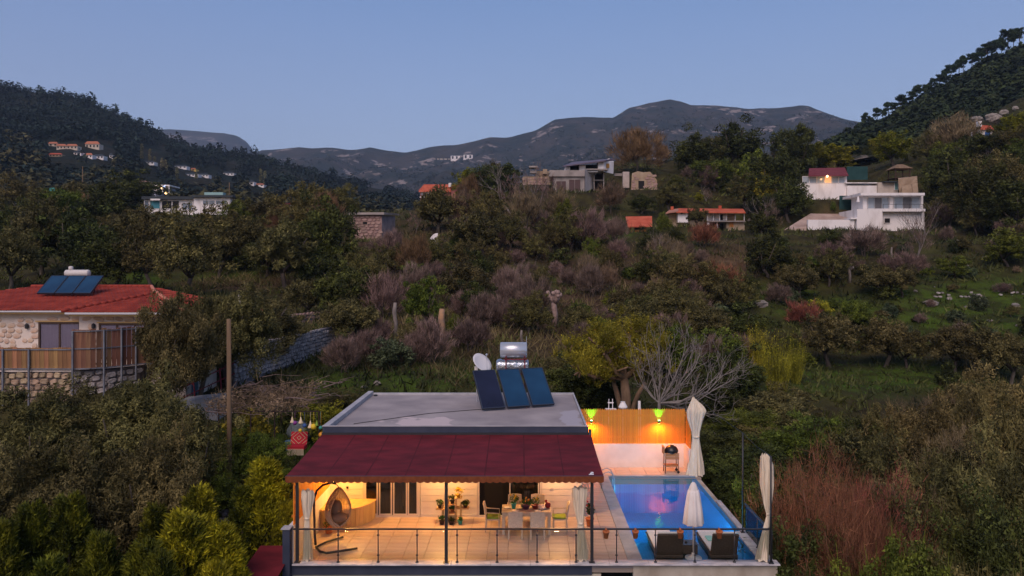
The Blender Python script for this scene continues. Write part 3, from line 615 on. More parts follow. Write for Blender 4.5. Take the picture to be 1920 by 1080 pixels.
# ------------------------------------------------------------------ trees of the hillside
# hand-set ones: kind, foot px, foot py, seen width, seen height
for k, px, py, w, h in [
 # left slope behind the red roof
 ('brown',345,560,150,165),('brown',290,548,120,150),('brown',255,500,120,110),('olive',80,520,120,130),('dark',150,518,130,125),('dark',205,545,110,110),('olive',20,545,110,110),('dark',20,500,90,110),
 ('brown',410,520,110,130),('olive',470,500,90,90),('dark',500,520,80,80),('olive',535,545,130,130),('dark',610,520,110,150),('brown',560,470,120,120),('olive',575,600,90,80),('dark',640,600,110,110),
 ('brown',60,450,110,90),('green',120,430,90,80),('dark',200,430,110,90),('dark',250,395,100,70),('olive',150,400,80,60),('brown',30,400,90,70),('green',440,440,70,60),('brown',460,430,70,60),('olive',505,425,70,50),
 ('lime',545,395,95,80),('yellow',535,388,80,66),('yellow',565,392,60,58),('yellow',880,352,60,50),('dark',600,375,70,50),('brown',590,430,90,80),('lime',700,392,120,26),('green',680,380,60,46),('dark',720,380,60,50),
 ('rust',775,392,95,92),('brown',640,420,80,70),('dark',935,368,95,60),('yellow',880,375,60,55),('brown',920,365,60,60),('olive',820,440,95,85),('brown',905,440,80,80),('tan',870,430,80,80),
 # centre
 ('pale_bare',960,410,80,90),('pale_bare',1015,425,75,110),('tan',985,430,70,80),('tan',1050,420,70,70),('mauve',1100,470,80,80),('tan',1145,400,70,60),('olive',890,500,110,95),('olive',870,585,110,95),('dark',890,600,80,70),
 ('mauve',720,600,90,90),('brown',660,600,80,80),('green',700,560,70,60),('mauve',780,560,70,70),('mauve',950,580,80,80),('mauve',1000,600,80,90),('rust',780,520,70,80),('mauve',740,500,70,70),
 ('olive',780,668,90,66),('bluegreen',735,690,80,60),('mauve',880,660,80,70),('green',850,640,40,50),('shrub',870,655,40,34),('mauve',640,700,80,70),('mauve',700,650,70,60),
 ('rust',1195,330,110,90),('green',1110,290,75,40),('dark',1040,310,80,42),('dark',1095,285,40,32),('brown',1065,305,60,40),('brown',1140,300,50,40),('dark',1203,400,52,34),('brown',1255,400,60,50),
 ('dark',1300,330,90,80),('brown',1330,320,80,60),('dark',1380,320,110,90),('green',1420,380,90,90),('dark',1450,400,100,110),('dark',1480,420,90,90),('brown',1400,400,70,70),('dark',1490,330,90,90),('green',1340,360,80,60),('mauve',1330,360,50,50),
 ('olive',1305,432,38,40),('yellow',1310,388,24,22),('green',1245,445,36,44),('dark',1260,465,50,40),('lime',1440,400,60,70),
 ('tan',1240,500,80,60),('tan',1265,500,60,50),('dark',1430,440,60,44),('dark',1410,545,30,26),('dark_shrub',1395,540,36,26),('red',1345,550,90,60),('tan',1310,540,70,50),('brown',1270,560,110,80),('red',1320,465,60,50),
 # upper right
 ('rust',1490,300,60,40),('yellow',1530,318,84,50),('yellow',1570,322,76,46),('yellow',1500,322,50,34),('yellow',1635,300,70,62),('yellow',1675,310,80,60),('yellow',1655,300,50,50),('tan',1785,300,110,84),('brown',1750,310,80,60),('dark',1840,315,90,60),('brown',1880,300,80,60),('yellow',1905,260,60,50),
 ('dark',1790,390,120,110),('dark',1840,430,120,120),('brown',1870,400,120,110),('dark',1905,440,110,100),('green',1780,330,80,60),('brown',1780,430,80,70),('dark',1900,360,90,80),('green',1890,500,90,70),('pale_bare',1718,505,74,120),('olive',1563,372,30,66),('green',1562,402,12,20),('olive',1655,362,20,26),
 ('dark',1440,520,90,80),('olive',1500,560,80,60),('olive',1650,560,90,62),('mauve',1620,480,90,60),('mauve',1560,500,70,50),('dark',1560,470,60,40),('mauve',1700,520,70,50),('green',1790,520,60,40),
 ('red',1505,610,70,46),('lime',1535,600,50,40),('green',1600,620,60,60),('shrub',1640,620,50,36),
 # olive row above the meadow
 ('olive',1555,690,115,105),('olive',1660,688,110,92),('olive',1700,690,80,76),('olive',1790,700,110,90),('olive',1830,700,100,90),('olive',1895,720,100,100),('dark_shrub',1780,725,50,46),
 # behind the pool
 ('olive',1195,640,90,80),('olive',1260,630,110,90),('olive',1090,640,80,70),('olive',1320,650,110,80),('green',1345,700,110,80),('dark',1390,660,100,90),('olive',1170,600,70,60),('dark',1380,760,110,110),('green',1260,720,120,110),
 ('dark',1080,760,120,90),('dark',1120,770,120,80),('dark',1330,790,110,90),('olive',1290,600,70,60),('brown',1240,600,80,70),('olive',1060,720,90,60),
 ]:
    ptree(k, px, py, w, h)
for a in ((1457,745,90,130),(1420,700,60,100),(1490,720,60,90),(1385,690,50,70)): ptree('wands', *a)
# trees near the camera: kind, px, top row, distance, width in metres
for k, px, top, Y, w in [
 ('olive_near',75,745,27,4.6),('olive_near',150,735,29,5.0),('olive_near',250,722,28,5.0),('olive_near',345,760,27,3.9),('olive_near',290,830,24,3.6),('olive_near',180,850,23.5,4.0),('olive_near',30,860,24,3.8),('green',395,860,27,2.4),
 ('olive_high',338,562,33.4,3.6),('olive_high',372,548,37.2,4.2),('olive_high',440,546,38.8,4.8),('olive_near',485,548,49,6.4),
 ('olive_near',1640,840,30,5.6),('olive_pale',1725,750,37,5.0),('olive_pale',1800,730,39,4.6),('olive_pale',1870,700,43,6.2),('olive_pale',1905,755,34,5.4),('olive_pale',1660,770,38,3.6),('olive_near',1740,880,27,5.0),('olive_near',1830,850,30,5.4),('dark',1780,945,25,5.0),('olive_near',1900,880,27,5.2),('red',1555,850,24,5.2),('red',1500,880,25,4.2),('red',1625,890,25,4.6),('red',1590,930,22.5,4.0),('tan',1690,900,26,3.6),
 ('green',1500,780,36,5.4),('olive',1440,740,44,5.2),('green',1395,760,40,4.6),('dark',1550,815,34,5.2),('green',1610,780,40,5.0),('green',1450,880,27,3.0),('dark',1475,905,26,3),('brown',1470,720,48,4),('dark',1420,840,32,4.6),('dark',1345,800,36,4.2),('brown',1440,790,38,4),
 ('dark',1660,790,38,4.4),('green',1680,985,20.5,3.4),('yellow',1830,1015,20,3.6),('brown',1770,1010,20.5,4),('dark',1910,950,23,4.5),('brown',1900,1030,19,4),('dark',1480,960,23.5,4),
 ('tan',1735,735,40,5.0),('tan',1790,790,34,4.4),
 ('lime',600,745,36,2.4),('lime',470,760,33,2.0),('green',440,800,31,2),('shrub',480,830,30,2.4),('shrub',560,760,38,2.6),('brown',640,720,40,2.6),('green',500,800,29.5,2),
 ]:
    ttree(k, px, top, Y, w)
for px, top, Y, w in [(498,846,24,2.9),(372,900,22.5,2.5),(345,945,20,3.2),(415,965,20.5,2.7),(275,1000,19.2,2.8),(130,915,21.5,2.6),(60,930,21,2.4),(0,960,20,2.4),(190,985,20,2.2),(300,1020,18.6,2.2),(400,1040,18.8,2.2),(90,1030,18.8,2.4),(610-75,930,23.6,1.6),(455,900,23.5,1.9),(290,935,22.5,2.0)]:
    ttree('thuja' if 320 < px < 430 or px > 480 else 'thuja_dark', px, top, Y, w)
for px, top, Y, w in [(1622,212,425,6),(1645,203,425,7),(1666,192,425,7),(1688,180,425,9),(1699,183,430,7),(1719,160,425,8),(1762,140,425,10),(1783,122,428,9),(1798,115,428,8),(1806,105,428,7),(1822,100,428,8),(1852,80,426,12),(1868,76,426,10),(1890,58,426,11),(1912,52,426,10),(1634,220,424,5),(1655,206,426,5),(1678,192,428,6),(1708,172,426,6),(1735,158,427,7),(1748,150,425,6),(1772,134,427,6),(1836,98,427,7),(1845,90,428,6),(1878,70,428,7),(1900,58,428,7)]:
    w *= .86; X = X_(px, Y); z = float(right.z(X, Y)); tree('pine', X, Y, min(z, Z_(top, Y)-5)-.3, w, Z_(top, Y)-min(z, Z_(top, Y)-5)+.3)
for px, top, bot in [(266,274,302),(281,278,302),(290,288,305),(304,282,308),(310,282,308),(332,294,312),(368,310,326),(399,312,326),(489,320,346),(497,322,346),(518,330,346),(643,335,350),(653,334,350),(668,330,350)]:
    Y = 620.; X = X_(px, Y); tree('poplar', X, Y, min(float(left.z(X, Y)), Z_(bot, Y)), 3.6, Z_(top, Y)-Z_(bot, Y)+2)
# the rest of the hillside, spread over the ground in view
KEEPOUT = [(715,560,765,640),(805,570,855,650),(1018,545,1065,620),(880,640,1050,775),(560,560,640,640),(640,385,760,470),(960,290,1180,385),(1155,305,1235,360),(1165,395,1235,450),(1235,380,1420,455),(1480,300,1640,400),(1470,350,1745,455),(1660,300,1735,345),(0,490,400,760),(440,590,640,700),
 (795,430,830,465),(1330,465,1410,520),(1520,690,1730,745),(560,690,900,745),(1820,215,1880,270),(1740,470,1920,600),(250,340,470,425),(475,370,560,420),(780,340,860,400),(1480,560,1760,600),(440,510,560,545)]
def zone_kinds(px, py):
    if px < 640: return (['dark','olive','brown','dark','green','olive','dark_shrub','rust'] if py < 480 else ['dark','olive','shrub','green','dark_shrub'])
    if px < 1330 and py > 400: return ['mauve','mauve','tan','brown','dark_shrub','mauve','pale_bare','olive','tan','mauve','dark','brown','pale_bare','shrub','brown','green','mauve']
    if px < 1330: return ['tan','brown','dark','rust','green','pale_bare','dark','mauve']
    if py < 460: return ['dark','dark','brown','green','dark','olive','brown','mauve','pale_bare']
    if py < 600: return ['dark_shrub','mauve','shrub','olive','brown','dark_shrub']
    return ['dark_shrub','shrub','olive','bluegreen','mauve']
_fr = random.Random(21)
py = 402.
rows = [(252,1010,1960),(268,1000,1960),(286,1000,1960),(304,1000,1960),(322,960,1960),(341,900,1960),(360,640,1960),(380,480,1960),(398,0,1960),(415,0,1960),(433,0,1960),(452,0,1960),(472,0,1960),(494,0,1960),(516,380,1960),(540,420,1960),(566,520,1960),(594,640,1960),(624,660,1960),(656,660,1960),(690,640,1500)]
for ry, a, b in rows:
    px = a+_fr.random()*30
    while px < b:
        x = px+_fr.uniform(-14, 14); y = ry+_fr.uniform(-9, 9); px += _fr.uniform(36, 62)
        if any(k[0]-8 < x < k[2]+8 and k[1] < y-4 < k[3]+24 for k in KEEPOUT): continue
        g = hit(x, y)
        if g is None or g[1] > 330: continue
        if x > 1730 and y > 455 and _fr.random() < .75: continue
        if 1430 < x <= 1730 and 455 < y < 640 and _fr.random() < .5: continue
        X, Y, z = g; k = _fr.choice(zone_kinds(x, y)); k = 'mauve' if k == 'pale_bare' and y > 530 else k; t = TREES[k][0]
        s = _fr.uniform(.62, 1.05)*(1.15 if k.endswith('shrub') else .78 if y > 480 else .9)
        tree(k, X, Y, z-.15, t[2]*s, t[3]*s*_fr.uniform(.85, 1.15))

# small scrub dotted over the open right-hand slope
for k in range(38):
    x = _fr.uniform(1440, 1915); y = _fr.uniform(452, 632)
    if abs(x-1650) < 90 and y < 462: continue
    g = hit(x, y)
    if g is None or g[1] > 200: continue
    kd = _fr.choice(['shrub','dark_shrub','dark_shrub','mauve','bluegreen','olive','brown','tan']); t = TREES[kd][0]; w = _fr.uniform(14, 38)*g[1]/F
    tree(kd, g[0], g[1], g[2]-.1, w, w*t[3]/t[2]*_fr.uniform(.7, 1.1))
# ground cover nobody could count
def cover(name, label, cat, n, zone, m, size, blades, w, seed, tall=1.0, ymax=740, ymin=330, twig=False, y0=24):
    rg = np.random.default_rng(seed); Y = np.exp(rg.uniform(math.log(y0), math.log(240), n*4)); px = rg.uniform(-60, 1980, n*4); X = (px-VX)/F*Y
    z = gz(X, Y); py = VY-(z-CH)/Y*F; wgt = np.clip(blob(px, py, zone)+.0, 0, 1) if zone else np.ones_like(px)
    ok = (rg.random(n*4) < wgt) & ~((X > -7.4) & (X < 7.9) & (Y > 20) & (Y < 33.6)) & ~((px < 260) & (Y > 33) & (Y < 48)); ok = np.where(ok)[0][:n]
    X, Y, z = X[ok], Y[ok], z[ok]; n = len(X); sz = size*(.5+rg.random(n))*np.clip(Y/60, .6, 2.4)**.5
    P0 = np.repeat(np.stack([X, Y, z-.03], 1), blades, 0)+rg.normal(size=(n*blades, 3))*np.array([1, 1, 0])*np.repeat(sz, blades)[:, None]*.6
    D = unit(rg.normal(size=P0.shape)*np.array([.7, .7, .3])+np.array([0, 0, tall])); s = np.repeat(sz, blades)*(.6+.8*rg.random(n*blades))
    T = sliver_tris(rg, P0, D, s, s*w)
    o = put(name, tri_obj_mesh(name, T, m), kind='stuff'); o['label'] = label; o['category'] = cat
cover('grass', 'short green grass on the meadows and terraces', 'grass', 15000, GRASS, LM['grass'], .13, 9, .10, 1)
cover('undergrowth', 'dark green weeds and low undergrowth across the slopes', 'undergrowth', 9000, None, leafm('weeds', (0.029,0.040,0.011), (0.071,0.080,0.020), sc_=.1, rnd=0), .5, 10, .13, 2)
cover('dry_brush', 'mauve-brown dry brush on the middle slope', 'brush', 7000, SOIL, leafm('brush', (0.073,0.055,0.026), (0.135,0.108,0.050), sc_=.1, rnd=0), .7, 12, .035, 3)
# loose pale rocks
rk = mat('limestone', (.15,.14,.13), (.30,.27,.24), scale=2, rough=.95, bump=.04, obj_rand=.15)
rmesh = []
for i in range(5):
    rr = random.Random(i+60); mb = MB(); mb.ball((0,0,.2), (.5,.4,.32), 7, 5, .22, rr); rmesh.append(mesh_of('rock', mb, rk))
_rr = random.Random(8)
def rock(px, py, w, label, name='rock', group='pale rocks lying on the slopes'):
    g = hit(px, py)
    if not g: return
    X, Y, z = g; s = w*Y/F; o = put(name, rmesh[_rr.randrange(5)], None, (X, Y, z-.08*s), (0, 0, _rr.random()*6), (s, s*.8, s*.8)); tag(o, label, 'rock', group)
rock(707,722,20,'flat grey rock in the grass behind the flat roof, the larger one'); rock(683,728,13,'small flat grey rock in the grass left of the larger one')
rock(1903,576,22,'pale rounded boulder on the right-hand slope at the picture edge','boulder'); rock(1846,486,12,'round cream rock below the lower white house, far right')
rock(1812,500,14,'pale rock lying left of the round cream rock'); rock(1795,455,16,'pale flat rock on the grass right of the white house'); rock(1745,572,26,'long pale rock in the terrace bank on the right')
rock(1405,420,14,'pale rock by the farmhouse wall end'); rock(1425,575,34,'jagged grey rock beside the dark bush below the dirt path'); rock(600,650,10,'small rock at the foot of the dry-stone wall')
k_ = 0
SLOPE_ROCKS = [(1780,560),(1812,578),(1838,556),(1872,548),(1893,536),(1856,604),(1907,612),(1806,520),(1752,540),(1768,628),(1748,640),(1716,548),(1842,640),(1690,470)]
for i, (x, y) in enumerate(SLOPE_ROCKS): rock(x, y, _rr.uniform(5, 13), 'pale stone scattered across the terrace bank on the right-hand slope', group='stones scattered over the right terrace bank')
for i in range(12): rock(1560+_rr.random()*110, 438+_rr.random()*8, _rr.uniform(7, 14), 'cream rubble stone at the foot of the lower white house', group='rubble stones below the lower white house')
for i in range(9): rock(760+_rr.random()*60, 655+_rr.random()*8, _rr.uniform(8, 16), 'pale rubble stone in the grass right of the round olive', group='rubble stones behind the flat roof')
# hero trees -----------------------------------------------------------
def hero_base(name, label, cat, X, Y): return thing(name, label, cat, (X, Y, float(gz(X, Y))-.1))
def fig_tree():
    Y = 37.0; X = X_(1236, Y); z = float(gz(X, Y)); o = thing('fig_tree', 'leafless fig tree with pale grey spreading branches behind the pool fence', 'tree', (X, Y, z-.1)); rg = np.random.default_rng(4)
    bk_ = mat('bark_fig', (.15,.135,.125), (.26,.235,.22), scale=4, rough=.9)
    mb = MB(); s = Y/F; base = np.array([0, 0, 0.]); top = np.array([0, 0, Z_(752, Y)-z]); mb.tube([base, top*.6, top], [.11, .09, .08], 8, cap=False)
    def br(a, pts, r):
        q = [np.array(a)]+[np.array([(x-1236)*s, dy, Z_(yy, Y)-z]) for x, yy, dy in pts]; rad = np.linspace(r, r*.35, len(q)); mb.tube(q, list(rad), 6, cap=False)
        for i in range(1, len(q)):
            d = unit(q[i]-q[i-1])
            for k in range(3):
                nd = unit(d+rg.normal(size=3)*.5+np.array([.1, 0, .25])); grow(rg, mb, q[i]-(q[i]-q[i-1])*rg.random()*.6, nd, .5+.35*rg.random(), rad[i]*.75, 2, [], .55, 2, .65, 5, .12, .78, 3, .009)
    for pts in ([(1237,720,0),(1238,690,.1),(1237,645,.2)], [(1245,735,-.3),(1262,700,-.5),(1275,665,-.6),(1280,640,-.7)], [(1230,715,.3),(1222,690,.5),(1215,655,.6)], [(1262,740,.2),(1285,715,.5),(1308,690,.7),(1320,665,.9)],
                [(1270,748,-.5),(1300,728,-.9),(1330,700,-1.1),(1352,690,-1.3)], [(1275,757,.4),(1312,755,.8),(1345,735,1.0),(1370,722,1.1),(1392,712,1.2)], [(1255,748,.8),(1280,730,1.3),(1300,700,1.6),(1310,672,1.8)], [(1222,740,.1),(1208,720,.2),(1195,690,.2)],
                [(1280,765,.0),(1320,772,.2),(1350,778,.3)], [(1255,725,.9),(1268,690,1.4),(1265,655,1.8)], [(1290,745,-.2),(1325,730,-.1),(1350,705,0),(1360,675,.1)]):
        br(top, pts, .048)
    lpart('branches', mb, bk_, o, True)
fig_tree()
def pollard():
    Y = 39.0; X = X_(1172, Y); z = float(gz(X, Y)); s = Y/F; o = thing('pollard_tree', 'big gnarled pollard tree with fresh yellow-green shoots behind the pool fence', 'tree', (X, Y, z-.1)); rg = np.random.default_rng(9)
    mb = MB(); L_ = lambda x, yy, d: np.array([(x-1172)*s, d, Z_(yy, Y)-z])
    fork = L_(1170, 705, 0); mb.tube([(0,0,-.3), L_(1174,740,0), fork], [.36, .27, .22], 9)
    mb.tube([(0,0,.2), L_(1158,735,.3), L_(1150,708,.4)], [.22,.15,.10], 7)
    mb.tube([(.15,0,.2), L_(1195,735,-.2), L_(1208,712,-.3)], [.2,.13,.09], 7)
    knobs = []
    for pts in ([(1150,695,.2),(1125,690,.3),(1108,676,.4)], [(1160,680,-.3),(1150,660,-.5),(1142,640,-.6)], [(1172,670,.1),(1180,645,.2),(1182,620,.3)], [(1188,690,-.2),(1202,672,-.3),(1207,655,-.2)], [(1135,700,-.5),(1112,700,-.8),(1085,688,-1)],
                [(1200,695,.5),(1222,688,.8),(1232,672,.9)], [(1165,690,.9),(1140,668,1.3),(1120,650,1.5)], [(1178,680,.9),(1195,652,1.3),(1205,632,1.4)], [(1120,690,.1),(1092,672,.3),(1068,668,.5)], [(1150,690,-.8),(1130,655,-1.1),(1115,640,-1.2)]):
        q = [fork]+[L_(*p) for p in pts]; mb.tube(q, [.17,.13,.10,.07], 7, cap=False)
        for w in q[1:]:
            knobs.append(w)
            for k in range(5):
                d = unit(rg.normal(size=3)+np.array([0,0,.6])); e = w+d*(.3+.5*rg.random()); mb.tube([w, e], [.07,.05], 5); knobs.append(e)
    lpart('trunk', mb, mat('bark_pollard', (.13,.085,.055), (.24,.16,.10), scale=4, rough=.95, stretch=(1,1,.4)), o, True)
    K = np.array(knobs); K2 = np.concatenate([K+rg.normal(size=K.shape)*np.array([.35,.4,.25])+np.array([0,0,.15]) for _ in range(2)]); per = 26
    P0 = np.repeat(K2, per, 0)+rg.normal(size=(len(K2)*per, 3))*.07; D = unit(rg.normal(size=P0.shape)*np.array([.55,.55,.3])+np.array([0,0,.9])); Lg = .3+.6*rg.random(len(P0))
    T1 = sliver_tris(rg, P0, D, Lg, np.full(len(P0), .011)); t = rg.random((len(P0), 5)); p = (P0[:, None]+D[:, None]*(t*Lg[:, None])[..., None]).reshape(-1, 3)
    T2 = leaf_tris(rg, p[::2], np.full(len(p[::2]), .05), 1, .06, 1, 2.2)
    put('crown', tri_obj_mesh('shoots', np.concatenate([T1, T2]), LM['lime']), o)
pollard()
def stump(px, top, bot, w, label, name='tree_stump', fork=False, c=None):
    g = hit(px, bot); X, Y, z = g; s = Y/F; rg = np.random.default_rng(int(px)); mb = MB(); h = (bot-top)*s; r = w*s/2
    mb.tube([(0,0,-.3), (.02*h,0,h*.35), (-.03*h,0,h*.7), (0,0,h)], [r*1.1, r*.9, r, r*.75], 7)
    if fork:
        for k in range(7):
            a = rg.random()*6.28; e = np.array([math.cos(a)*h*.22, math.sin(a)*h*.2, h*(.85+.3*rg.random())]); mb.tube([(0,0,h*.7), e], [r*.8, r*.55], 6); mb.ball(e, r*.8, 6, 5, .2, random.Random(k))
    o = solo(name, mb, c or bark_pale, label, 'tree stump', smooth=True); o.location = (X, Y, z-.2); return o
stump(741,570,632,8,'straight grey cut tree stump standing behind the stone wall'); stump(829,582,640,13,'pale splintered tree stump with orange broken wood', fork=False, c=mat('split_wood', (.22,.17,.14), (.42,.24,.13), scale=2.2, rough=.9))
stump(1040,556,612,11,'pollarded trunk with swollen pinkish branch stubs on top', fork=True, c=mat('stub_wood', (.24,.17,.15), (.36,.26,.23), scale=4, rough=.9)); stump(1540,486,512,5,'thin dead pale trunk left of the forked one below the white house'); stump(1592,500,530,6,'forked dead pale trunk below the white house', fork=True)
stump(1672,466,495,4,'short leaning dead stem below the lower white house'); stump(978,622,656,5,'cut pale stem behind the water tanks'); stump(1357,752-240,752-220,4,'little pale stub beside the dirt path')
# utility poles
def pole(px, top, bot, Y, r, label, z0=None):
    X = X_(px, Y); z = float(gz(X, Y)) if z0 is None else z0; mb = MB(); zt = Z_(top, Y)
    mb.tube([(X, Y, z-.5), (X+.02, Y, (z+zt)/2), (X, Y, zt)], [r, r*.9, r*.8], 9); o = solo('utility_pole', mb, mat('pole_wood', (.11,.075,.045), (.19,.13,.08), scale=2, rough=.9, stretch=(3,3,.2)), label, 'utility pole', smooth=True); return o
pole(429,598,930,28,.10,'weathered wooden utility pole in front of the grey olive tree')
pole(155,312,355,250,.16,'thin distant pole on the left hillside'); pole(430,342,370,250,.16,'thin distant pole right of the dark flat roofs')
# ================================================================== the villa with terrace and pool
white = mat('white_render', (.66,.62,.60), (.74,.70,.68), scale=2, rough=.85, bump=.003, bscale=60)
siding = mat('siding_white', (.68,.64,.60), (.74,.70,.66), scale=1.5, rough=.7, obj_rand=.03)
navy = mat('navy_paint', (.030,.040,.070), (.045,.055,.088), scale=1.6, rough=.7)
concrete = mat('roof_concrete', (.22,.205,.22), (.33,.30,.315), scale=.55, rough=.85, bump=.006, bscale=18, detail=8)
coping_m = mat('coping_grey', (.33,.34,.37), (.45,.45,.48), scale=2, rough=.8)
metal_dk = mat('dark_metal', (.020,.022,.028), rough=.45, spec=.5)
tilem = mat('terrace_tile', (.47,.37,.30), (.58,.47,.39), scale=1.2, rough=.38, obj_rand=.05, spec=.5, stretch=(1,5,1), detail=6)
grout = mat('grout', (.30,.25,.22), rough=.9)
marble = mat('marble', (.34,.34,.38), (.62,.60,.62), scale=2.2, rough=.4, detail=8, stretch=(1,3,1), spec=.5)
wood_or = mat('orange_wood', (.58,.21,.022), (.74,.30,.04), scale=2, rough=.6, obj_rand=.07, stretch=(4,4,.4))
wood_tub = mat('tub_wood', (.50,.33,.14), (.60,.42,.20), scale=2, rough=.6, obj_rand=.06, stretch=(4,4,.4))
alu = mat('aluminium_white', (.62,.58,.56), rough=.5)
wicker = mat('wicker_brown', (.050,.035,.028), (.09,.065,.05), scale=30, rough=.7, bump=.004, bscale=90)
wick_lt = mat('wicker_beige', (.42,.36,.30), (.55,.48,.41), scale=30, rough=.7, bump=.003, bscale=90)
cloth = mat('curtain_cloth', (.62,.53,.41), (.76,.67,.53), scale=3, rough=.9, stretch=(6,6,.5))
cushion = mat('cushion_white', (.70,.68,.66), rough=.9)
# -- terrace block
tr = MB(); tr.box(-6.9,3.25,21.86,25.95,-.30,-.02); tr.box(2.05,3.25,25.95,32.6,-.30,-.02); tr.box(3.25,7.5,30.98,32.6,-.30,-.02)
terrace = struct('terrace', tr, grout)
def tiles(x0, x1, y0, y1, s, parent, m, z=0.0):
    cache = {}; nx = max(1, round((x1-x0)/s)); ny = max(1, round((y1-y0)/s)); dx = (x1-x0)/nx; dy = (y1-y0)/ny
    mb = MB(); g = .004; h = .018; a, b = dx/2-g, dy/2-g
    mb.hexa([(-a,-b,-h),(a,-b,-h),(a,b,-h),(-a,b,-h)], [(-a+.004,-b+.004,0),(a-.004,-b+.004,0),(a-.004,b-.004,0),(-a+.004,b-.004,0)]); me = mesh_of('tile', mb, m)
    for i in range(nx):
        for j in range(ny): put('tile', me, parent, (x0+(i+.5)*dx, y0+(j+.5)*dy, z+_rr.uniform(-.0012, .0012)))
tiles(-6.9,2.05,22.06,25.95,.62,terrace,tilem); tiles(2.05,3.12,22.06,31.0,.55,terrace,tilem); tiles(2.05,7.2,31.3,32.55,.62,terrace,tilem)
# navy band, cream storey and dark opening below
wl = thing('lower_storey', 'navy and cream lower storey wall carrying the terrace', 'wall', (-2.3, 21.9, -3))
mb = MB(); mb.box(-7.06,2.02,21.82,22.02,-.36,-.034); part('navy_band', mb, navy, wl)
mb = MB(); mb.box(-7.0,2.3,21.9,22.0,-3.4,-.362); part('wall', mb, mat('cream_render', (.55,.50,.40), rough=.85), wl)
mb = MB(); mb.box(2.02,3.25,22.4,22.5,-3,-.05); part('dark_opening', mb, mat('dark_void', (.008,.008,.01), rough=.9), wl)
mb = MB(); mb.box(2.02,3.25,21.84,22.3,-.16,-.036); part('lintel', mb, concrete, wl)
pw = mat('stained_concrete', (.30,.26,.21), (.46,.42,.36), scale=1.6, rough=.9, bump=.01, bscale=8, detail=8, stretch=(1,1,.6))
mb = MB(); mb.box(3.25,7.55,21.8,22.0,-3.6,-.036); solo('pool_wall', mb, pw, 'stained beige concrete wall under the marble edge of the pool', 'wall')
# marble coping along the front and beside the pool
cop = thing('marble_coping', 'grey veined marble coping along the front of terrace and pool', 'coping', (0, 21.85, -.03))
xs = [-6.9]+[-6.9+1.18*i for i in range(1, 12)]+[7.6]
for a, b in zip(xs, xs[1:]):
    mb = MB(); mb.box(a+.004, b-.004, 21.68, 22.05, -.034, .006); part('slab', mb, marble, cop, bev=.006)
cop2 = thing('marble_coping', 'pale stone coping strip between the terrace tiles and the pool', 'coping', (3.4, 26, 0))
ys = np.linspace(22.054, 31.3, 16)
for a, b in zip(ys, ys[1:]):
    mb = MB(); mb.box(3.124, 3.56, a+.004, b-.004, -.02, .022); part('slab', mb, coping_m, cop2, bev=.008)
cop3 = thing('marble_coping', 'marble ledge on the outer right side of the pool', 'coping', (7.4, 25, 0))
for a, b in ((22.056,22.8),(22.806,23.6),(23.606,24.45)):
    mb = MB(); mb.box(7.08,7.5,a,b,-.04,.024); part('slab', mb, marble, cop3, bev=.006)
mb = MB(); mb.box(7.30,7.48,24.456,27.9,-.12,-.01); part('ledge', mb, coping_m, cop3, bev=.006)
mb = MB(); mb.box(7.28,7.5,22.02,31.0,-3.6,-.125); part('wall', mb, pw, cop3)
# pool
poolm = bpy.data.materials.new('pool_tile'); poolm.use_nodes = True; t = poolm.node_tree; b = t.nodes['Principled BSDF']; b.inputs['Roughness'].default_value = .3
br = t.nodes.new('ShaderNodeTexBrick'); br.offset = 0; br.inputs['Scale'].default_value = 1; br.inputs['Brick Width'].default_value = .1; br.inputs['Row Height'].default_value = .1; br.inputs['Mortar Size'].default_value = .006
br.inputs['Color1'].default_value = (.008,.20,.50,1); br.inputs['Color2'].default_value = (.014,.27,.58,1); br.inputs['Mortar'].default_value = (.06,.36,.62,1)
t.nodes.new('ShaderNodeTexCoord'); t.links.new(t.nodes['Texture Coordinate'].outputs['Object'], br.inputs['Vector']); t.links.new(br.outputs['Color'], b.inputs['Base Color'])
pool = thing('swimming_pool', 'blue tiled infinity pool glowing with underwater lights beside the terrace', 'swimming pool', (5.3, 26.5, -1.5))
mb = MB(); mb.box(3.56,7.1,24.3,30.98,-1.6,-1.5); part('floor', mb, poolm, pool)
mb = MB(); mb.box(3.40,3.56,22.06,30.98,-1.6,-.022); part('side_wall', mb, poolm, pool)
mb = MB(); mb.box(7.1,7.27,24.46,30.98,-1.6,-.062); part('infinity_edge', mb, poolm, pool)
mb = MB(); mb.box(7.1,7.27,22.06,24.456,-1.6,-.045); part('side_wall', mb, poolm, pool)
mb = MB(); mb.box(3.40,7.27,30.985,31.15,-1.6,-.02); part('end_wall', mb, poolm, pool)
mb = MB(); mb.box(3.56,7.1,22.06,24.29,-1.6,-.30); part('shallow_shelf', mb, poolm, pool)
mb = MB(); mb.box(3.40,7.27,31.155,31.298,-.04,.012); part('end_coping', mb, coping_m, pool)
wat = bpy.data.materials.new('pool_water'); wat.use_nodes = True; t = wat.node_tree; t.nodes.clear(); N = t.nodes.new; L = t.links.new
o_ = N('ShaderNodeOutputMaterial'); trn = N('ShaderNodeBsdfTransparent'); trn.inputs[0].default_value = (.40,.86,.95,1); gl = N('ShaderNodeBsdfGlossy'); gl.inputs['Roughness'].default_value = .02; mx = N('ShaderNodeMixShader'); fr = N('ShaderNodeFresnel'); fr.inputs['IOR'].default_value = 1.27
tc = N('ShaderNodeTexCoord'); nz = N('ShaderNodeTexNoise'); nz.inputs['Scale'].default_value = 2.2; nz.inputs['Detail'].default_value = 3; L(tc.outputs['Object'], nz.inputs[0]); bp = N('ShaderNodeBump'); bp.inputs['Distance'].default_value = .006; L(nz.outputs[0], bp.inputs['Height'])
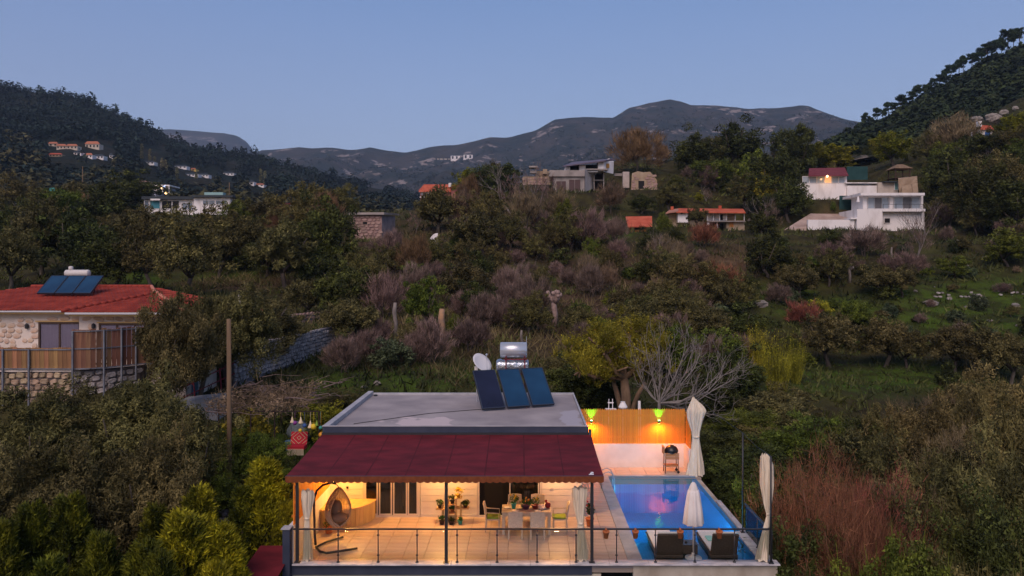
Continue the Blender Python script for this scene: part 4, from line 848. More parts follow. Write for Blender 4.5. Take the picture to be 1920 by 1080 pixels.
L(bp.outputs[0], gl.inputs['Normal']); L(bp.outputs[0], fr.inputs['Normal']); L(fr.outputs[0], mx.inputs[0]); L(trn.outputs[0], mx.inputs[1]); L(gl.outputs[0], mx.inputs[2]); L(mx.outputs[0], o_.inputs[0])
mb = MB(); mb.add([(3.562,22.062,-.058),(7.255,22.062,-.058),(7.255,30.98,-.058),(3.562,30.98,-.058)], [(0,1,2,3)]); struct('water', mb, wat)
def lamp(name, loc, e, col, r=.04, kind='POINT', rot=None, size=None, blend=.6):
    d = bpy.data.lights.new(name, kind); d.energy = e; d.color = col
    if kind != 'AREA': d.shadow_soft_size = r
    if kind == 'SPOT': d.spot_size = size; d.spot_blend = blend
    o = bpy.data.objects.new(name, d); COL.objects.link(o); o.location = loc
    if rot: o.rotation_euler = rot
    return o
def lighting(o, parent):          # a lamp's light belongs to its fitting
    o.parent = parent; o.location = Vector(o.location)-wloc(parent)
for i, (y, lb) in enumerate(((28.6, 'round underwater pool light in the left wall, the farther one'), (25.6, 'round underwater pool light in the left wall, the nearer one'))):
    g = thing('pool_light', lb, 'pool light', (3.56, y, -.42), 'underwater lights of the pool'); mb = MB(); mb.lathe((3.562,y,-.42), [(.11,0),(.11,.02),(.07,.025)], 14, 'x'); part('lens', mb, emis('pool_lens', (.75,.95,1), 2.5), g)
    lighting(lamp('pool_glow', (3.74, y, -.5), 55, (.14,.66,1), .2), g)
g = thing('pool_light', 'underwater pool light in the wall under the shallow shelf', 'pool light', (6.0, 24.36, -.9), 'underwater lights of the pool'); mb = MB(); mb.lathe((6.0,24.36,-.9), [(.11,-.05),(.11,.0),(.07,.02)], 14, 'y'); part('lens', mb, emis('pool_lens2', (.75,.95,1), 4), g)
lighting(lamp('pool_glow', (6.0, 24.6, -.8), 75, (.15,.72,1), .2), g)
# -- house body
house = thing('villa', 'white single-storey villa with flat grey roof behind the maroon awning', 'house', (-2.4, 29.5, 0))
mb = MB(); mb.box(-6.95,2.05,26.0,33.4,-2.6,2.86); part('wall', mb, white, house)
mb = MB(); mb.box(-7.16,2.28,25.98,33.6,2.86,3.02); part('roof', mb, navy, house)
mb = MB(); mb.box(-7.14,2.26,25.93,25.978,2.86,3.21); part('fascia', mb, navy, house)
st = mat('roof_screed', (.27,.245,.255), (.40,.36,.36), scale=.6, rough=.8, bump=.006, bscale=12, detail=8)
t = st.node_tree; N = t.nodes.new; L = t.links.new; b = t.nodes['Principled BSDF']; src = b.inputs['Base Color'].links[0].from_socket     # pale patches where the screed was repaired
tc = N('ShaderNodeTexCoord'); nz = N('ShaderNodeTexNoise'); nz.inputs['Scale'].default_value = 1.1; nz.inputs['Detail'].default_value = 3; L(tc.outputs['Object'], nz.inputs[0])
cur = src
for cx, cy, rx, ry, co in ((-1.55,-2.1,1.5,.95,(.56,.48,.48)),(4.25,-1.2,.5,2.3,(.40,.38,.42))):
    mp = N('ShaderNodeMapping'); mp.vector_type = 'POINT'; mp.inputs['Location'].default_value = (-cx/rx, -cy/ry, 0); mp.inputs['Scale'].default_value = (1/rx, 1/ry, 0); L(tc.outputs['Object'], mp.inputs[0])
    ln = N('ShaderNodeVectorMath'); ln.operation = 'LENGTH'; L(mp.outputs[0], ln.inputs[0]); ad = N('ShaderNodeMath'); ad.operation = 'MULTIPLY_ADD'; L(nz.outputs[0], ad.inputs[0]); ad.inputs[1].default_value = 2.4; L(ln.outputs['Value'], ad.inputs[2])
    mr = N('ShaderNodeMapRange'); mr.inputs['From Min'].default_value = 2.0; mr.inputs['From Max'].default_value = 2.1; mr.inputs['To Min'].default_value = 1; mr.inputs['To Max'].default_value = 0; L(ad.outputs[0], mr.inputs[0])
    mx = N('ShaderNodeMix'); mx.data_type = 'RGBA'; L(mr.outputs[0], mx.inputs[0]); L(cur, mx.inputs[6]); mx.inputs[7].default_value = (*co, 1); cur = mx.outputs[2]
L(cur, b.inputs['Base Color'])
mb = MB(); mb.box(-6.92,2.2,25.98,33.42,3.022,3.07); part('roof_surface', mb, st, house)
mb = MB(); mb.box(-7.16,-6.93,25.98,33.6,3.02,3.235); part('parapet', mb, coping_m, house, bev=.01)
mb = MB(); mb.box(-6.928,2.28,33.43,33.6,3.024,3.16); part('parapet', mb, coping_m, house, bev=.01)
mb = MB(); mb.box(2.21,2.28,25.98,33.42,3.024,3.13); part('parapet', mb, coping_m, house)
mb = MB(); mb.box(-7.17,2.285,25.92,25.976,3.212,3.235); part('edge_trim', mb, coping_m, house)
mb = MB(); mb.lathe((-6.75,33.2,3.07), [(.09,0),(.09,.06),(.02,.07)], 12); part('roof_drain', mb, metal_dk, house)
mb = MB(); mb.tube([(-6.3,27.0,3.085),(-3.8,29.0,3.085),(-1.75,29.9,3.085)], .012, 5); part('cable', mb, metal_dk, house)
mb = MB(); mb.tube([(2.33,25.9,3.12),(2.33,25.88,2.75),(2.36,25.85,2.45)], .05, 8); part('downpipe', mb, metal_dk, house, True)
# siding boards between the doors
D1 = (-5.72, -3.70); D2 = (-1.66, .62)
z0 = .09; hb = .222
k = 0
while z0 < 2.82:
    for a, b in ((-6.92, D1[0]-.02), (D1[1]+.02, D2[0]-.02), (D2[1]+.02, 2.04)):
        mb = MB(); mb.hexa([(a,25.959,z0+.002),(b,25.959,z0+.002),(b,25.99,z0+.002),(a,25.99,z0+.002)], [(a,25.965,z0+hb-.002),(b,25.965,z0+hb-.002),(b,25.99,z0+hb-.004),(a,25.99,z0+hb-.004)]); part('board', mb, siding, house)
    z0 += hb
for a, b in ((-6.92, D1[0]-.02), (D1[1]+.02, D2[0]-.02), (D2[1]+.02, 2.04)): mb = MB(); mb.box(a,b,25.93,25.99,0,.088); part('skirting', mb, alu, house)
dark_in = mat('dark_interior', (.010,.010,.012), rough=.9); dgl = glass('door_glass', (.55,.55,.5)); cur_m = mat('net_curtain', (.36,.31,.24), (.55,.48,.39), scale=9, rough=.9, stretch=(4,1,.1))
def door(x0, x1, panes, lab):
    d = MB(); d.box(x0,x1,25.97,25.998,.0,2.3); dd = part('door', d, dark_in, house, label=lab)
    f = MB(); f.box(x0-.0,x0+.07,25.90,25.968,0,2.35); f.box(x1-.07,x1,25.90,25.968,0,2.35); f.box(x0+.07,x1-.07,25.90,25.968,2.28,2.35); f.box(x0+.07,x1-.07,25.90,25.968,0,.06)
    part('frame', f, alu, dd)
    for a, b, kind in panes:
        m_ = MB(); m_.box(a,b,25.925,25.932,.10,2.26); part('pane', m_, dgl, dd)
        fm = MB(); fm.box(a-.03,a+.015,25.905,25.96,.07,2.28); fm.box(b-.015,b+.03,25.905,25.96,.07,2.28); fm.box(a+.016,b-.016,25.905,25.96,.065,.12); part('sash', fm, alu, dd)
        if kind:
            c_ = MB(); n = 24; vs = []
            for i in range(n+1):
                x = a+(b-a)*i/n; y = 25.953+.008*math.sin(i*1.7); vs += [(x, y, .12), (x, y, 2.25)]
            c_.add(vs, [(2*i, 2*i+2, 2*i+3, 2*i+1) for i in range(n)]); part('net_curtain', c_, cur_m, dd)
door(D1[0], D1[1], [(-5.62,-5.22,0),(-5.12,-4.72,1),(-4.62,-4.18,1),(-4.10,-3.80,1)], 'wide white-framed sliding door with four panes')
door(D2[0], D2[1], [(-.50,.50,1)], 'white-framed sliding door standing half open')
# -- awning
aw = mat('awning_maroon', (.085,.006,.011), (.150,.012,.020), scale=1.1, rough=.85, bump=.004, bscale=40, detail=8, stretch=(1,2.4,1))
awn = thing('awning', 'large maroon fabric awning with scalloped valance over the dining terrace', 'awning', (-2.4, 23.8, 2.5))
A = [(-7.17,25.90,2.93),(2.36,25.90,2.93)]; B = [(-7.08,21.72,2.62),(2.36,21.72,2.62)]
mb = MB(); vs = []; nx, ny = 48, 20
for j in range(ny+1):
    for i in range(nx+1):
        u, v = i/nx, j/ny; x = (A[0][0]*(1-v)+B[0][0]*v)*(1-u)+(A[1][0]*(1-v)+B[1][0]*v)*u; y = 25.90*(1-v)+21.72*v; z = 2.93*(1-v)+2.62*v-.035*math.sin(math.pi*v)-.012*math.sin(u*math.pi*9)*math.sin(math.pi*v); vs.append((x, y, z))
mb.add(vs, [(j*(nx+1)+i, (j+1)*(nx+1)+i, (j+1)*(nx+1)+i+1, j*(nx+1)+i+1) for j in range(ny) for i in range(nx)])
part('fabric', mb, aw, awn, True)
for k in range(1, 8):                       # sewn seams between the cloth widths
    u = k/8; vs = []
    for j in range(21):
        v = j/20; x = (A[0][0]*(1-v)+B[0][0]*v)*(1-u)+(A[1][0]*(1-v)+B[1][0]*v)*u; z = 2.93*(1-v)+2.62*v-.035*math.sin(math.pi*v)-.012*math.sin(u*math.pi*9)*math.sin(math.pi*v)+.004; vs += [(x-.018, 25.90*(1-v)+21.72*v, z), (x+.018, 25.90*(1-v)+21.72*v, z)]
    mb = MB(); mb.add(vs, [(2*j, 2*j+2, 2*j+3, 2*j+1) for j in range(20)]); part('seam', mb, mat('awning_seam', (.055,.004,.008), (.09,.008,.013), scale=3, rough=.85), awn)
mb = MB(); mb.beam((-7.08,21.71,2.59),(2.36,21.71,2.59),.07,.07); part('front_bar', mb, metal_dk, awn)
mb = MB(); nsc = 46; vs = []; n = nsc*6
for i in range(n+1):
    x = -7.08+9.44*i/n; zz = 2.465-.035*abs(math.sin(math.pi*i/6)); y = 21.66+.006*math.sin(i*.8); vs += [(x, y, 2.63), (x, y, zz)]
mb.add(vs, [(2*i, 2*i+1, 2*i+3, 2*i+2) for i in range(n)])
part('valance', mb, mat('valance_orange', (.15,.040,.014), (.20,.058,.018), scale=8, rough=.85), awn)  # orange light falling on the valance is put into its colour
for x in (-6.9, -4.4, -1.9, .5, 2.2):
    mb = MB(); mb.beam((x,25.88,2.78),(x,21.74,2.56),.04,.05); part('arm', mb, metal_dk, awn)
mb = MB(); mb.beam((-7.17,25.91,2.95),(2.36,25.91,2.95),.09,.09); part('roller_tube', mb, metal_dk, awn)
mb = MB()                                    # the little white mark near the right-hand corner
for q in ([(0,0),(.10,0),(.10,.035),(0,.035)], [(.02,.035),(.055,.035),(.075,.13),(.05,.12)], [(.055,.06),(.1,.06),(.105,.12),(.07,.15)]):
    vs = []
    for x, v in q:
        yy = 21.82+v*1.8; vs.append((1.93+x*1.5, yy, 2.62+(yy-21.72)*.0742+.004))
    mb.add(vs, [tuple(range(len(q)))])
part('printed_mark', mb, mat('white_print', (.8,.8,.82), rough=.7), awn)
aw2 = thing('lower_awning', 'second maroon awning below the terrace at its left corner', 'awning', (-7.9, 20.6, -.5))
mb = MB(); a = PZ(505,1003,.0); mb.hexa([(-8.15,22.6,.20),(-7.08,22.6,.20),(-7.08,18.2,-.62),(-8.35,18.2,-.62)], [(-8.15,22.6,.23),(-7.08,22.6,.23),(-7.08,18.2,-.59),(-8.35,18.2,-.59)]); part('fabric', mb, aw, aw2)
mb = MB(); mb.beam((-8.12,22.58,.18),(-8.33,18.25,-.64),.05); mb.beam((-7.14,22.58,.18),(-7.14,18.25,-.64),.05); part('frame', mb, metal_dk, aw2)
# posts
for x, lb in ((-6.78,'dark steel post at the left corner of the awning'),(-2.33,'dark steel post in the middle of the awning front'),(2.02,'dark steel post at the right end of the awning')):
    mb = MB(); mb.box(x-.045,x+.045,21.80,21.89,.008,2.56); mb.box(x-.09,x+.09,21.76,21.93,.007,.02); solo('awning_post', mb, metal_dk, lb, 'post', 'posts carrying the awning', bev=.004)
# left side wall and its fence
mb = MB(); mb.box(-7.06,-6.905,21.90,25.97,-.03,1.09); solo('side_wall', mb, white, 'low white wall along the left side of the terrace', 'wall')
cr_ = thing('corner_pier', 'navy corner pier with grey cap at the left end of the railing', 'pier', (-7.03, 21.8, -.4)); mb = MB(); mb.box(-7.15,-6.94,21.62,21.898,-.9,1.06); part('pier', mb, navy, cr_)
mb = MB(); mb.box(-7.19,-6.92,21.58,21.898,1.062,1.10); part('cap', mb, coping_m, cr_, bev=.008)
lf = thing('side_fence', 'orange wooden picket screen on the low wall left of the hanging chair', 'fence', (-6.98, 24, 1.09))
pk = MB(); pk.hexa([(-.012,-.036,0),(.012,-.036,0),(.012,.036,0),(-.012,.036,0)], [(-.012,-.036,1.52),(.012,-.036,1.52),(.012,.036,1.52),(-.012,.036,1.52)]); pkm = mesh_of('picket', pk, wood_or)
y = 21.96
while y < 25.95: put('picket', pkm, lf, (.06+_rr.uniform(-.003,.003), y-24, .002)); y += .078
mb = MB(); mb.beam((-6.96,21.92,1.35),(-6.96,25.96,1.35),.03,.06); mb.beam((-6.96,21.92,2.35),(-6.96,25.96,2.35),.03,.06); part('rail', mb, wood_or, lf)
# front railing
rl = thing('front_railing', 'dark metal railing with clear glass panels along the terrace front', 'railing', (0, 21.85, 0))
mb = MB(); mb.beam((-6.9,21.85,1.0),(7.32,21.85,1.0),.055,.045); part('top_rail', mb, metal_dk, rl, bev=.006)
bx = [X_(p, 21.85) for p in (634,709,782,857,932,1007,1080,1156,1229,1303,1377,1447)]
for x in bx:
    mb = MB(); mb.tube([(x,21.85,.008),(x,21.85,.98)], .02, 8); mb.lathe((x,21.85,.007), [(.05,0),(.05,.015),(.022,.05)], 10)
    for zz in (.22,.82): mb.ball((x,21.85,zz), (.04,.03,.035), 8, 6)
    part('baluster', mb, metal_dk, rl, True)
clr = glass('clear_glass', (.94,.96,.95)); teal = glass('teal_glass', (.10,.55,.55))
e = [-6.86]+bx
for a, b in zip(e, e[1:]):
    mb = MB(); mb.box(a+.04,b-.04,21.846,21.854,.10,.93); part('glass_panel', mb, clr, rl)
rr2 = thing('side_railing', 'short railing with teal glass at the outer front corner of the pool', 'railing', (7.33, 23, 0))
mb = MB(); mb.beam((7.32,21.88,1.0),(7.32,24.25,1.0),.05,.045); part('top_rail', mb, metal_dk, rr2)
for y in (22.95,):
    mb = MB(); mb.tube([(7.32,y,.026),(7.32,y,.98)], .02, 8); mb.lathe((7.32,y,.026), [(.05,0),(.05,.015),(.022,.05)], 10); part('baluster', mb, metal_dk, rr2, True)
for a, b in ((21.92,22.91),(22.99,24.2)):
    mb = MB(); mb.box(7.312,7.328,a,b,.10,.93); part('glass_panel', mb, teal, rr2)
# tall posts and the cable over the pool edge
def tpost(x, y, h, lb):
    mb = MB(); mb.tube([(x,y,.02),(x,y,h)], .028, 8); mb.box(x-.07,x+.07,y-.07,y+.07,.024,.04); return solo('tall_post', mb, metal_dk, lb, 'post', 'tall posts on the outer pool edge', True)
tpost(7.27,24.33,3.33,'thin tall dark post where the teal glass railing begins'); tpost(7.34,21.76,3.2,'dark post wrapped by the cream curtain at the front pool corner'); tpost(7.33,31.4,3.4,'post hidden in the tied curtain at the rear pool corner')
mb = MB(); mb.tube([(7.33,31.4,3.4),(7.30,27.8,3.27),(7.27,24.33,3.33)], .008, 4); mb.tube([(7.27,24.33,3.33),(7.33,23.1,3.18),(7.34,21.76,3.2)], .008, 4); solo('cable', mb, metal_dk, 'thin dark cable strung between the tall posts along the pool', 'cable')
# curtains
def curtain(x, y, z0, z1, prof, tie, w, lb, seed=1, depth=.7, parts=1):
    """cloth hung on a post: prof lists (height share, width share, sideways shift)"""
    rg = random.Random(seed); n = 64; m = 34; ph = rg.random()*6; t = thing('curtain', lb, 'curtain', (x, y, z0), 'tied cream curtains')
    pv = [p[0] for p in prof]; pw_ = [p[1] for p in prof]; ps_ = [p[2] for p in prof]; vs = []
    for j in range(m+1):
        v = j/m; z = z0+(z1-z0)*v; s = float(np.interp(v, pv, pw_)); sh = float(np.interp(v, pv, ps_))
        for i in range(n):
            a = 2*math.pi*i/n; f = 1+.20*math.sin(8*a+ph+v*2.2)**3+.13*math.sin(13*a+ph*2-v*3)+.05*math.sin(3*a+v*9); e_ = .03*math.sin(5*a+ph) if v in (0, 1) else 0
            vs.append((x+sh+w*.5*s*f*math.cos(a), y+w*.5*depth*s*f*math.sin(a), z+e_))
    mb = MB(); mb.add(vs, [(j*n+i, j*n+(i+1) % n, (j+1)*n+(i+1) % n, (j+1)*n+i) for j in range(m) for i in range(n)]); part('fabric', mb, cloth, t, True)
    tv = (tie-z0)/(z1-z0); r = w*.5*float(np.interp(tv, pv, pw_))*1.12; tb = MB(); tb.lathe((x+float(np.interp(tv, pv, ps_)), y, tie-.03), [(r*.95,0),(r,.03),(r*.95,.06)], 16); part('tie', tb, cloth, t, True)
    return t
curtain(-6.52,21.98,.03,2.12,[(0,.75,0),(.3,.55,0),(.58,.36,0),(.7,.62,0),(.9,.95,0),(1,.85,0)],1.28,.36,'slim cream curtain tied back beside the left awning post',2)
curtain(1.70,22.0,.03,2.2,[(0,.85,.03),(.3,.6,0),(.5,.38,0),(.7,.7,-.02),(.92,1,-.03),(1,.95,-.03)],1.12,.40,'sheer cream curtain gathered left of the right awning post',3)
curtain(7.33,31.4,-.02,3.32,[(0,.95,0),(.12,.82,.0),(.30,.55,.02),(.46,.36,.04),(.56,.42,.05),(.72,.80,.05),(.83,.98,.09),(.90,.66,.05),(.95,.34,-.03),(1,.10,-.07)],1.62,.72,'tall cream curtain tied in the middle at the rear corner of the pool',4,.75)
curtain(7.30,21.95,.05,3.22,[(0,.95,-.16),(.12,.75,-.12),(.30,.42,-.05),(.42,.22,.02),(.52,.55,0),(.70,.95,0),(.88,.95,-.01),(.97,.70,-.06),(1,.35,-.10)],1.42,.36,'tall cream curtain twisted round the post at the front pool corner',5,.8)
# back wall and the picket fence with the coloured lamps
mb = MB(); mb.box(2.05,7.22,32.56,32.74,-.3,1.04); mb.box(7.10,7.28,31.55,32.558,-.3,1.04); solo('back_wall', mb, white, 'low white wall behind the far end of the pool', 'wall')
bf = thing('picket_fence', 'orange wooden picket fence lit by green and orange lamps behind the pool', 'fence', (4.6, 32.62, 1.04))
pk = MB(); pk.hexa([(-.036,-.011,0),(.036,-.011,0),(.036,.011,0),(-.036,.011,0)], [(-.036,-.011,1.50),(.036,-.011,1.50),(.036,.011,1.50),(-.036,.011,1.50)])
pk.add([(-.036,-.011,1.50),(.036,-.011,1.50),(0,-.011,1.57),(-.036,.011,1.50),(.036,.011,1.50),(0,.011,1.57)], [(0,1,2),(5,4,3),(1,4,5,2),(3,0,2,5)]); pkm = mesh_of('picket', pk, wood_or)
x = 1.2
while x < 7.16: put('picket', pkm, bf, (x-4.6, _rr.uniform(-.003,.003), .002+_rr.uniform(-.01,.01))); x += .079
y = 32.54
while y > 31.55: put('picket', pkm, bf, (7.19-4.6, y-32.62, .002), (0,0,R(90)), (1,1,min(1, .93+_rr.uniform(-.01,.01)))); y -= .079
mb = MB(); mb.box(1.2,7.2,32.635,32.67,1.3,1.38); mb.box(1.2,7.2,32.635,32.67,2.25,2.33); part('rail', mb, wood_or, bf)
for x, lb in ((X_(1109,32.5),'left one of the two green and orange wall lamps on the picket fence'),(X_(1236,32.5),'right one of the two green and orange wall lamps on the picket fence')):
    l = thing('wall_lamp', lb, 'wall lamp', (x, 32.5, 2.14), 'up and down lamps on the picket fence')
    mb = MB(); mb.lathe((x,32.52,1.97), [(.045,0),(.05,.02),(.05,.10),(.045,.12)], 14); mb.box(x-.025,x+.025,32.55,32.606,2.0,2.06); part('housing', mb, metal_dk, l, True)
    mb = MB(); mb.lathe((x,32.52,2.092), [(.04,0),(.04,.006)], 12); part('upper_lens', mb, emis('green_lens', (.35,1,.3), 25), l)
    mb = MB(); mb.lathe((x,32.52,1.963), [(.04,0),(.04,.006)], 12); part('lower_lens', mb, emis('orange_lens', (1,.35,.06), 18), l)
    lighting(lamp('green_beam', (x, 32.47, 2.105), 100, (.03,1,.06), .03, 'SPOT', (R(180-16),0,0), R(76), 1.0), l)
    lighting(lamp('orange_beam', (x, 32.26, 1.93), 150, (1,.27,.02), .05, 'SPOT', (R(16),0,0), R(175), 1.0), l)
# warm lamps under the awning
for i, (x, e_, c_, lb) in enumerate(((-6.25,250,(1,.47,.09),'warm wall lamp above the tub at the left end of the house wall'),(-2.75,225,(1,.49,.14),'warm wall lamp between the two sliding doors'),(1.15,180,(1,.48,.17),'warm wall lamp at the right end of the house wall'))):
    l = thing('wall_lamp', lb, 'wall lamp', (x, 25.8, 2.3), 'warm lamps under the awning'); mb = MB(); mb.box(x-.05,x+.05,25.88,25.95,2.28,2.42); part('bracket', mb, metal_dk, l)
    mb = MB(); mb.lathe((x,25.82,2.24), [(.03,0),(.07,.03),(.08,.10),(.06,.16),(.03,.18)], 14); part('globe', mb, emis('warm_globe', (1,.72,.38), 14), l, True)
    lighting(lamp('warm_glow', (x, 25.45, 2.2), e_, c_, .09), l)
# ================================================================== things on the terrace
def rot2(p, a): return (p[0]*math.cos(a)-p[1]*math.sin(a), p[0]*math.sin(a)+p[1]*math.cos(a), p[2])
green_c = mat('green_cushion', (.20,.30,.03), (.26,.36,.05), scale=6, rough=.9)
def chair_proto():
    c = thing('dining_chair', '', 'chair', (0,0,0), 'wicker chairs round the dining table')
    mb = MB(); mb.box(-.24,.24,-.23,.25,.40,.44); lpart('seat', mb, wick_lt, c, bev=.01)
    mb = MB(); mb.box(-.22,.22,-.20,.24,.442,.50); lpart('cushion', mb, green_c, c, bev=.02)
    mb = MB(); n = 8; vs = []                                   # curved back, rear face towards -y
    for i in range(n+1):
        u = -1+2*i/n; x = .235*u; cv = .035*(1-u*u)
        for (zz, yy) in ((.40,-.235),(.70,-.27),(.94,-.315)): vs += [(x, yy-cv, zz-(.02*u*u if zz > .9 else 0)), (x, yy-cv+.03, zz-(.02*u*u if zz > .9 else 0))]
    f = []
    for i in range(n):
        a = i*6; b = a+6
        for k in (0, 2): f += [(a+k, b+k, b+k+2, a+k+2), (a+k+1, a+k+3, b+k+3, b+k+1)]
        f += [(a+4, b+4, b+5, a+5), (a, a+1, b+1, b)]
    f += [(0,2,3,1),(2,4,5,3),(n*6,n*6+1,n*6+3,n*6+2),(n*6+2,n*6+3,n*6+5,n*6+4)]
    mb.add(vs, f); lpart('backrest', mb, wick_lt, c)
    for sx in (-1, 1):
        mb = MB(); mb.beam((sx*.215,.21,0),(sx*.215,.205,.40),.035); lpart('leg', mb, wick_lt, c)
        mb = MB(); mb.beam((sx*.215,-.25,0),(sx*.215,-.215,.40),.035); lpart('leg', mb, wick_lt, c)
        mb = MB(); mb.tube([(sx*.235,.21,.44),(sx*.245,.20,.64),(sx*.245,-.24,.66)], .016, 6); lpart('armrest', mb, wick_lt, c, True)
    return c
ch0 = chair_proto(); first = True
TX, TY = X_(987, 24.55), 24.55
def place(o, x, y, a, lb, z=0.004):
    o.location = (x, y, z); o.rotation_euler = (0, 0, a); o['label'] = lb; return o
CHAIRS = [( TX-.36, TY-.62, 0, 'wicker dining chair with its back to the railing, left of the front pair'), (TX+.36, TY-.62, 0, 'wicker dining chair with its back to the railing, right of the front pair'),
      (TX-1.12, TY+.05, R(-90), 'wicker dining chair with green cushion at the left head of the table'), (TX+1.12, TY+.05, R(90), 'wicker dining chair with green cushion at the right head of the table'),
      (TX-.40, TY+.66, R(180), 'wicker dining chair on the house side of the table, at its left'), (TX+.40, TY+.66, R(180), 'wicker dining chair on the house side of the table, at its right')]
for i, (x, y, a, lb) in enumerate(CHAIRS): place(ch0 if i == 0 else copy_tree(ch0), x, y, a, lb)
tb = thing('dining_table', 'pale dining table set with flowers under the awning', 'table', (TX, TY, .004))
mb = MB(); mb.box(-.82,.82,-.42,.42,.71,.75); lpart('tabletop', mb, mat('table_top', (.45,.36,.27), (.52,.43,.33), scale=5, rough=.45), tb, bev=.01)
for sx in (-1,1):
    for sy in (-1,1): mb = MB(); mb.box(sx*.76-.045,sx*.76+.045,sy*.36-.045,sy*.36+.045,0,.708); lpart('leg', mb, wick_lt, tb)
mb = MB(); mb.box(-.71,.71,-.39,-.36,.62,.706); mb.box(-.71,.71,.36,.39,.62,.706); lpart('apron', mb, wick_lt, tb)
TZ = .756
fl_y = leafm('petal_yellow', (.55,.38,.02), (.75,.55,.04), rnd=0, isl=.2); fl_o = leafm('petal_orange', (.55,.20,.03), (.7,.35,.05), rnd=0, isl=.2); fl_r = leafm('petal_red', (.35,.02,.02), (.5,.05,.05), rnd=0, isl=.2)
leafg = leafm('pot_leaf', (.03,.09,.02), (.06,.16,.03), rnd=.1, isl=.3)
terra = mat('terracotta', (.42,.13,.05), (.52,.18,.07), scale=6, rough=.85); tealp = mat('teal_glaze', (.02,.30,.32), rough=.3, spec=.6); darkp = mat('dark_pot', (.045,.03,.028), rough=.6); purp = mat('purple_glaze', (.10,.03,.09), rough=.35)
def planter(name, lb, cat, x, y, z, r, h, potm, plantm, pw, ph, n=240, leaf=.035, group=None, droop=1.0, stemmy=False, flower=None):
    t = thing(name, lb, cat, (x, y, z), group); mb = MB(); mb.lathe((0,0,0), [(r*.68,0),(r*.95,h*.85),(r*1.08,h*.86),(r*1.08,h),(r*.9,h),(r*.85,h*.9),(.01,h*.88)], 16); lpart('pot', mb, potm, t, True)
    rg = np.random.default_rng(int(abs(x*97+y*31+z*7)*10) % 9999); C = dome_clumps(rg, 14, pw*.5, ph*.5, h+ph*.42, -.7); T = leaf_tris(rg, C, np.full(len(C), pw*.2), max(4, n//14), leaf, 1, 2.6)
    put('foliage', tri_obj_mesh('foliage', T, plantm), t)
    if flower:
        C = dome_clumps(rg, 10, pw*.5, ph*.45, h+ph*.6, -.1); put('blossoms', tri_obj_mesh('blossoms', leaf_tris(rg, C, np.full(len(C), pw*.09), 12, leaf*.9, 1, 1.2), flower), t)
    return t
planter('flower_vase','teal vase of yellow flowers on the dining table','vase',TX-.43,TY-.02,TZ,.09,.17,tealp,leafg,.36,.32,200,.035,None,flower=fl_y)
planter('flower_bowl','purple bowl of orange and yellow flowers in the middle of the table','flower bowl',TX-.02,TY-.05,TZ,.15,.12,purp,leafg,.36,.24,180,.03,None,flower=fl_o)
planter('flower_bowl','dark red bowl of golden flowers right of the purple bowl','flower bowl',TX+.30,TY-.02,TZ,.13,.12,mat('dark_red_glaze', (.18,.02,.02), rough=.4),leafg,.34,.30,180,.03,None,flower=fl_y)
mb = MB(); rg_ = random.Random(3)
for k in range(4): mb.ball((TX+.50+.07*(k % 2)-.02*k, TY-.16+.04*k, TZ+.05+.05*(k > 1)), (.10,.07,.05), 9, 6, .12, rg_)
solo('bread_heap', mb, mat('pale_bread', (.62,.50,.44), (.72,.60,.54), scale=8, rough=.8), 'pale heap of bread rolls near the right end of the table', 'bread', smooth=True)
mb = MB(); mb.lathe((TX+.72,TY+.02,TZ), [(.05,0),(.09,.05),(.10,.12),(.07,.17),(.03,.20)], 14); mb.ball((TX+.66,TY+.04,TZ+.23), (.05,.045,.05), 9, 7); solo('red_jug', mb, mat('red_glaze', (.24,.02,.025), rough=.35), 'dark red round jug at the right end of the table', 'jug', smooth=True)
# plates
pl = MB(); pl.lathe((0,0,0), [(.06,0),(.12,.012),(.125,.016),(.05,.006)], 18); plm = mesh_of('plate', pl, cushion, True)
for i, (dx, dy, lb) in enumerate(((-.36,-.28,'white plate before the left front chair'),(.36,-.28,'white plate before the right front chair'),(-.65,.05,'white plate at the left head of the table'),(.62,.22,'white plate at the right rear of the table'))):
    tag(put('plate', plm, None, (TX+dx, TY+dy, TZ)), lb, 'plate', 'plates on the dining table')
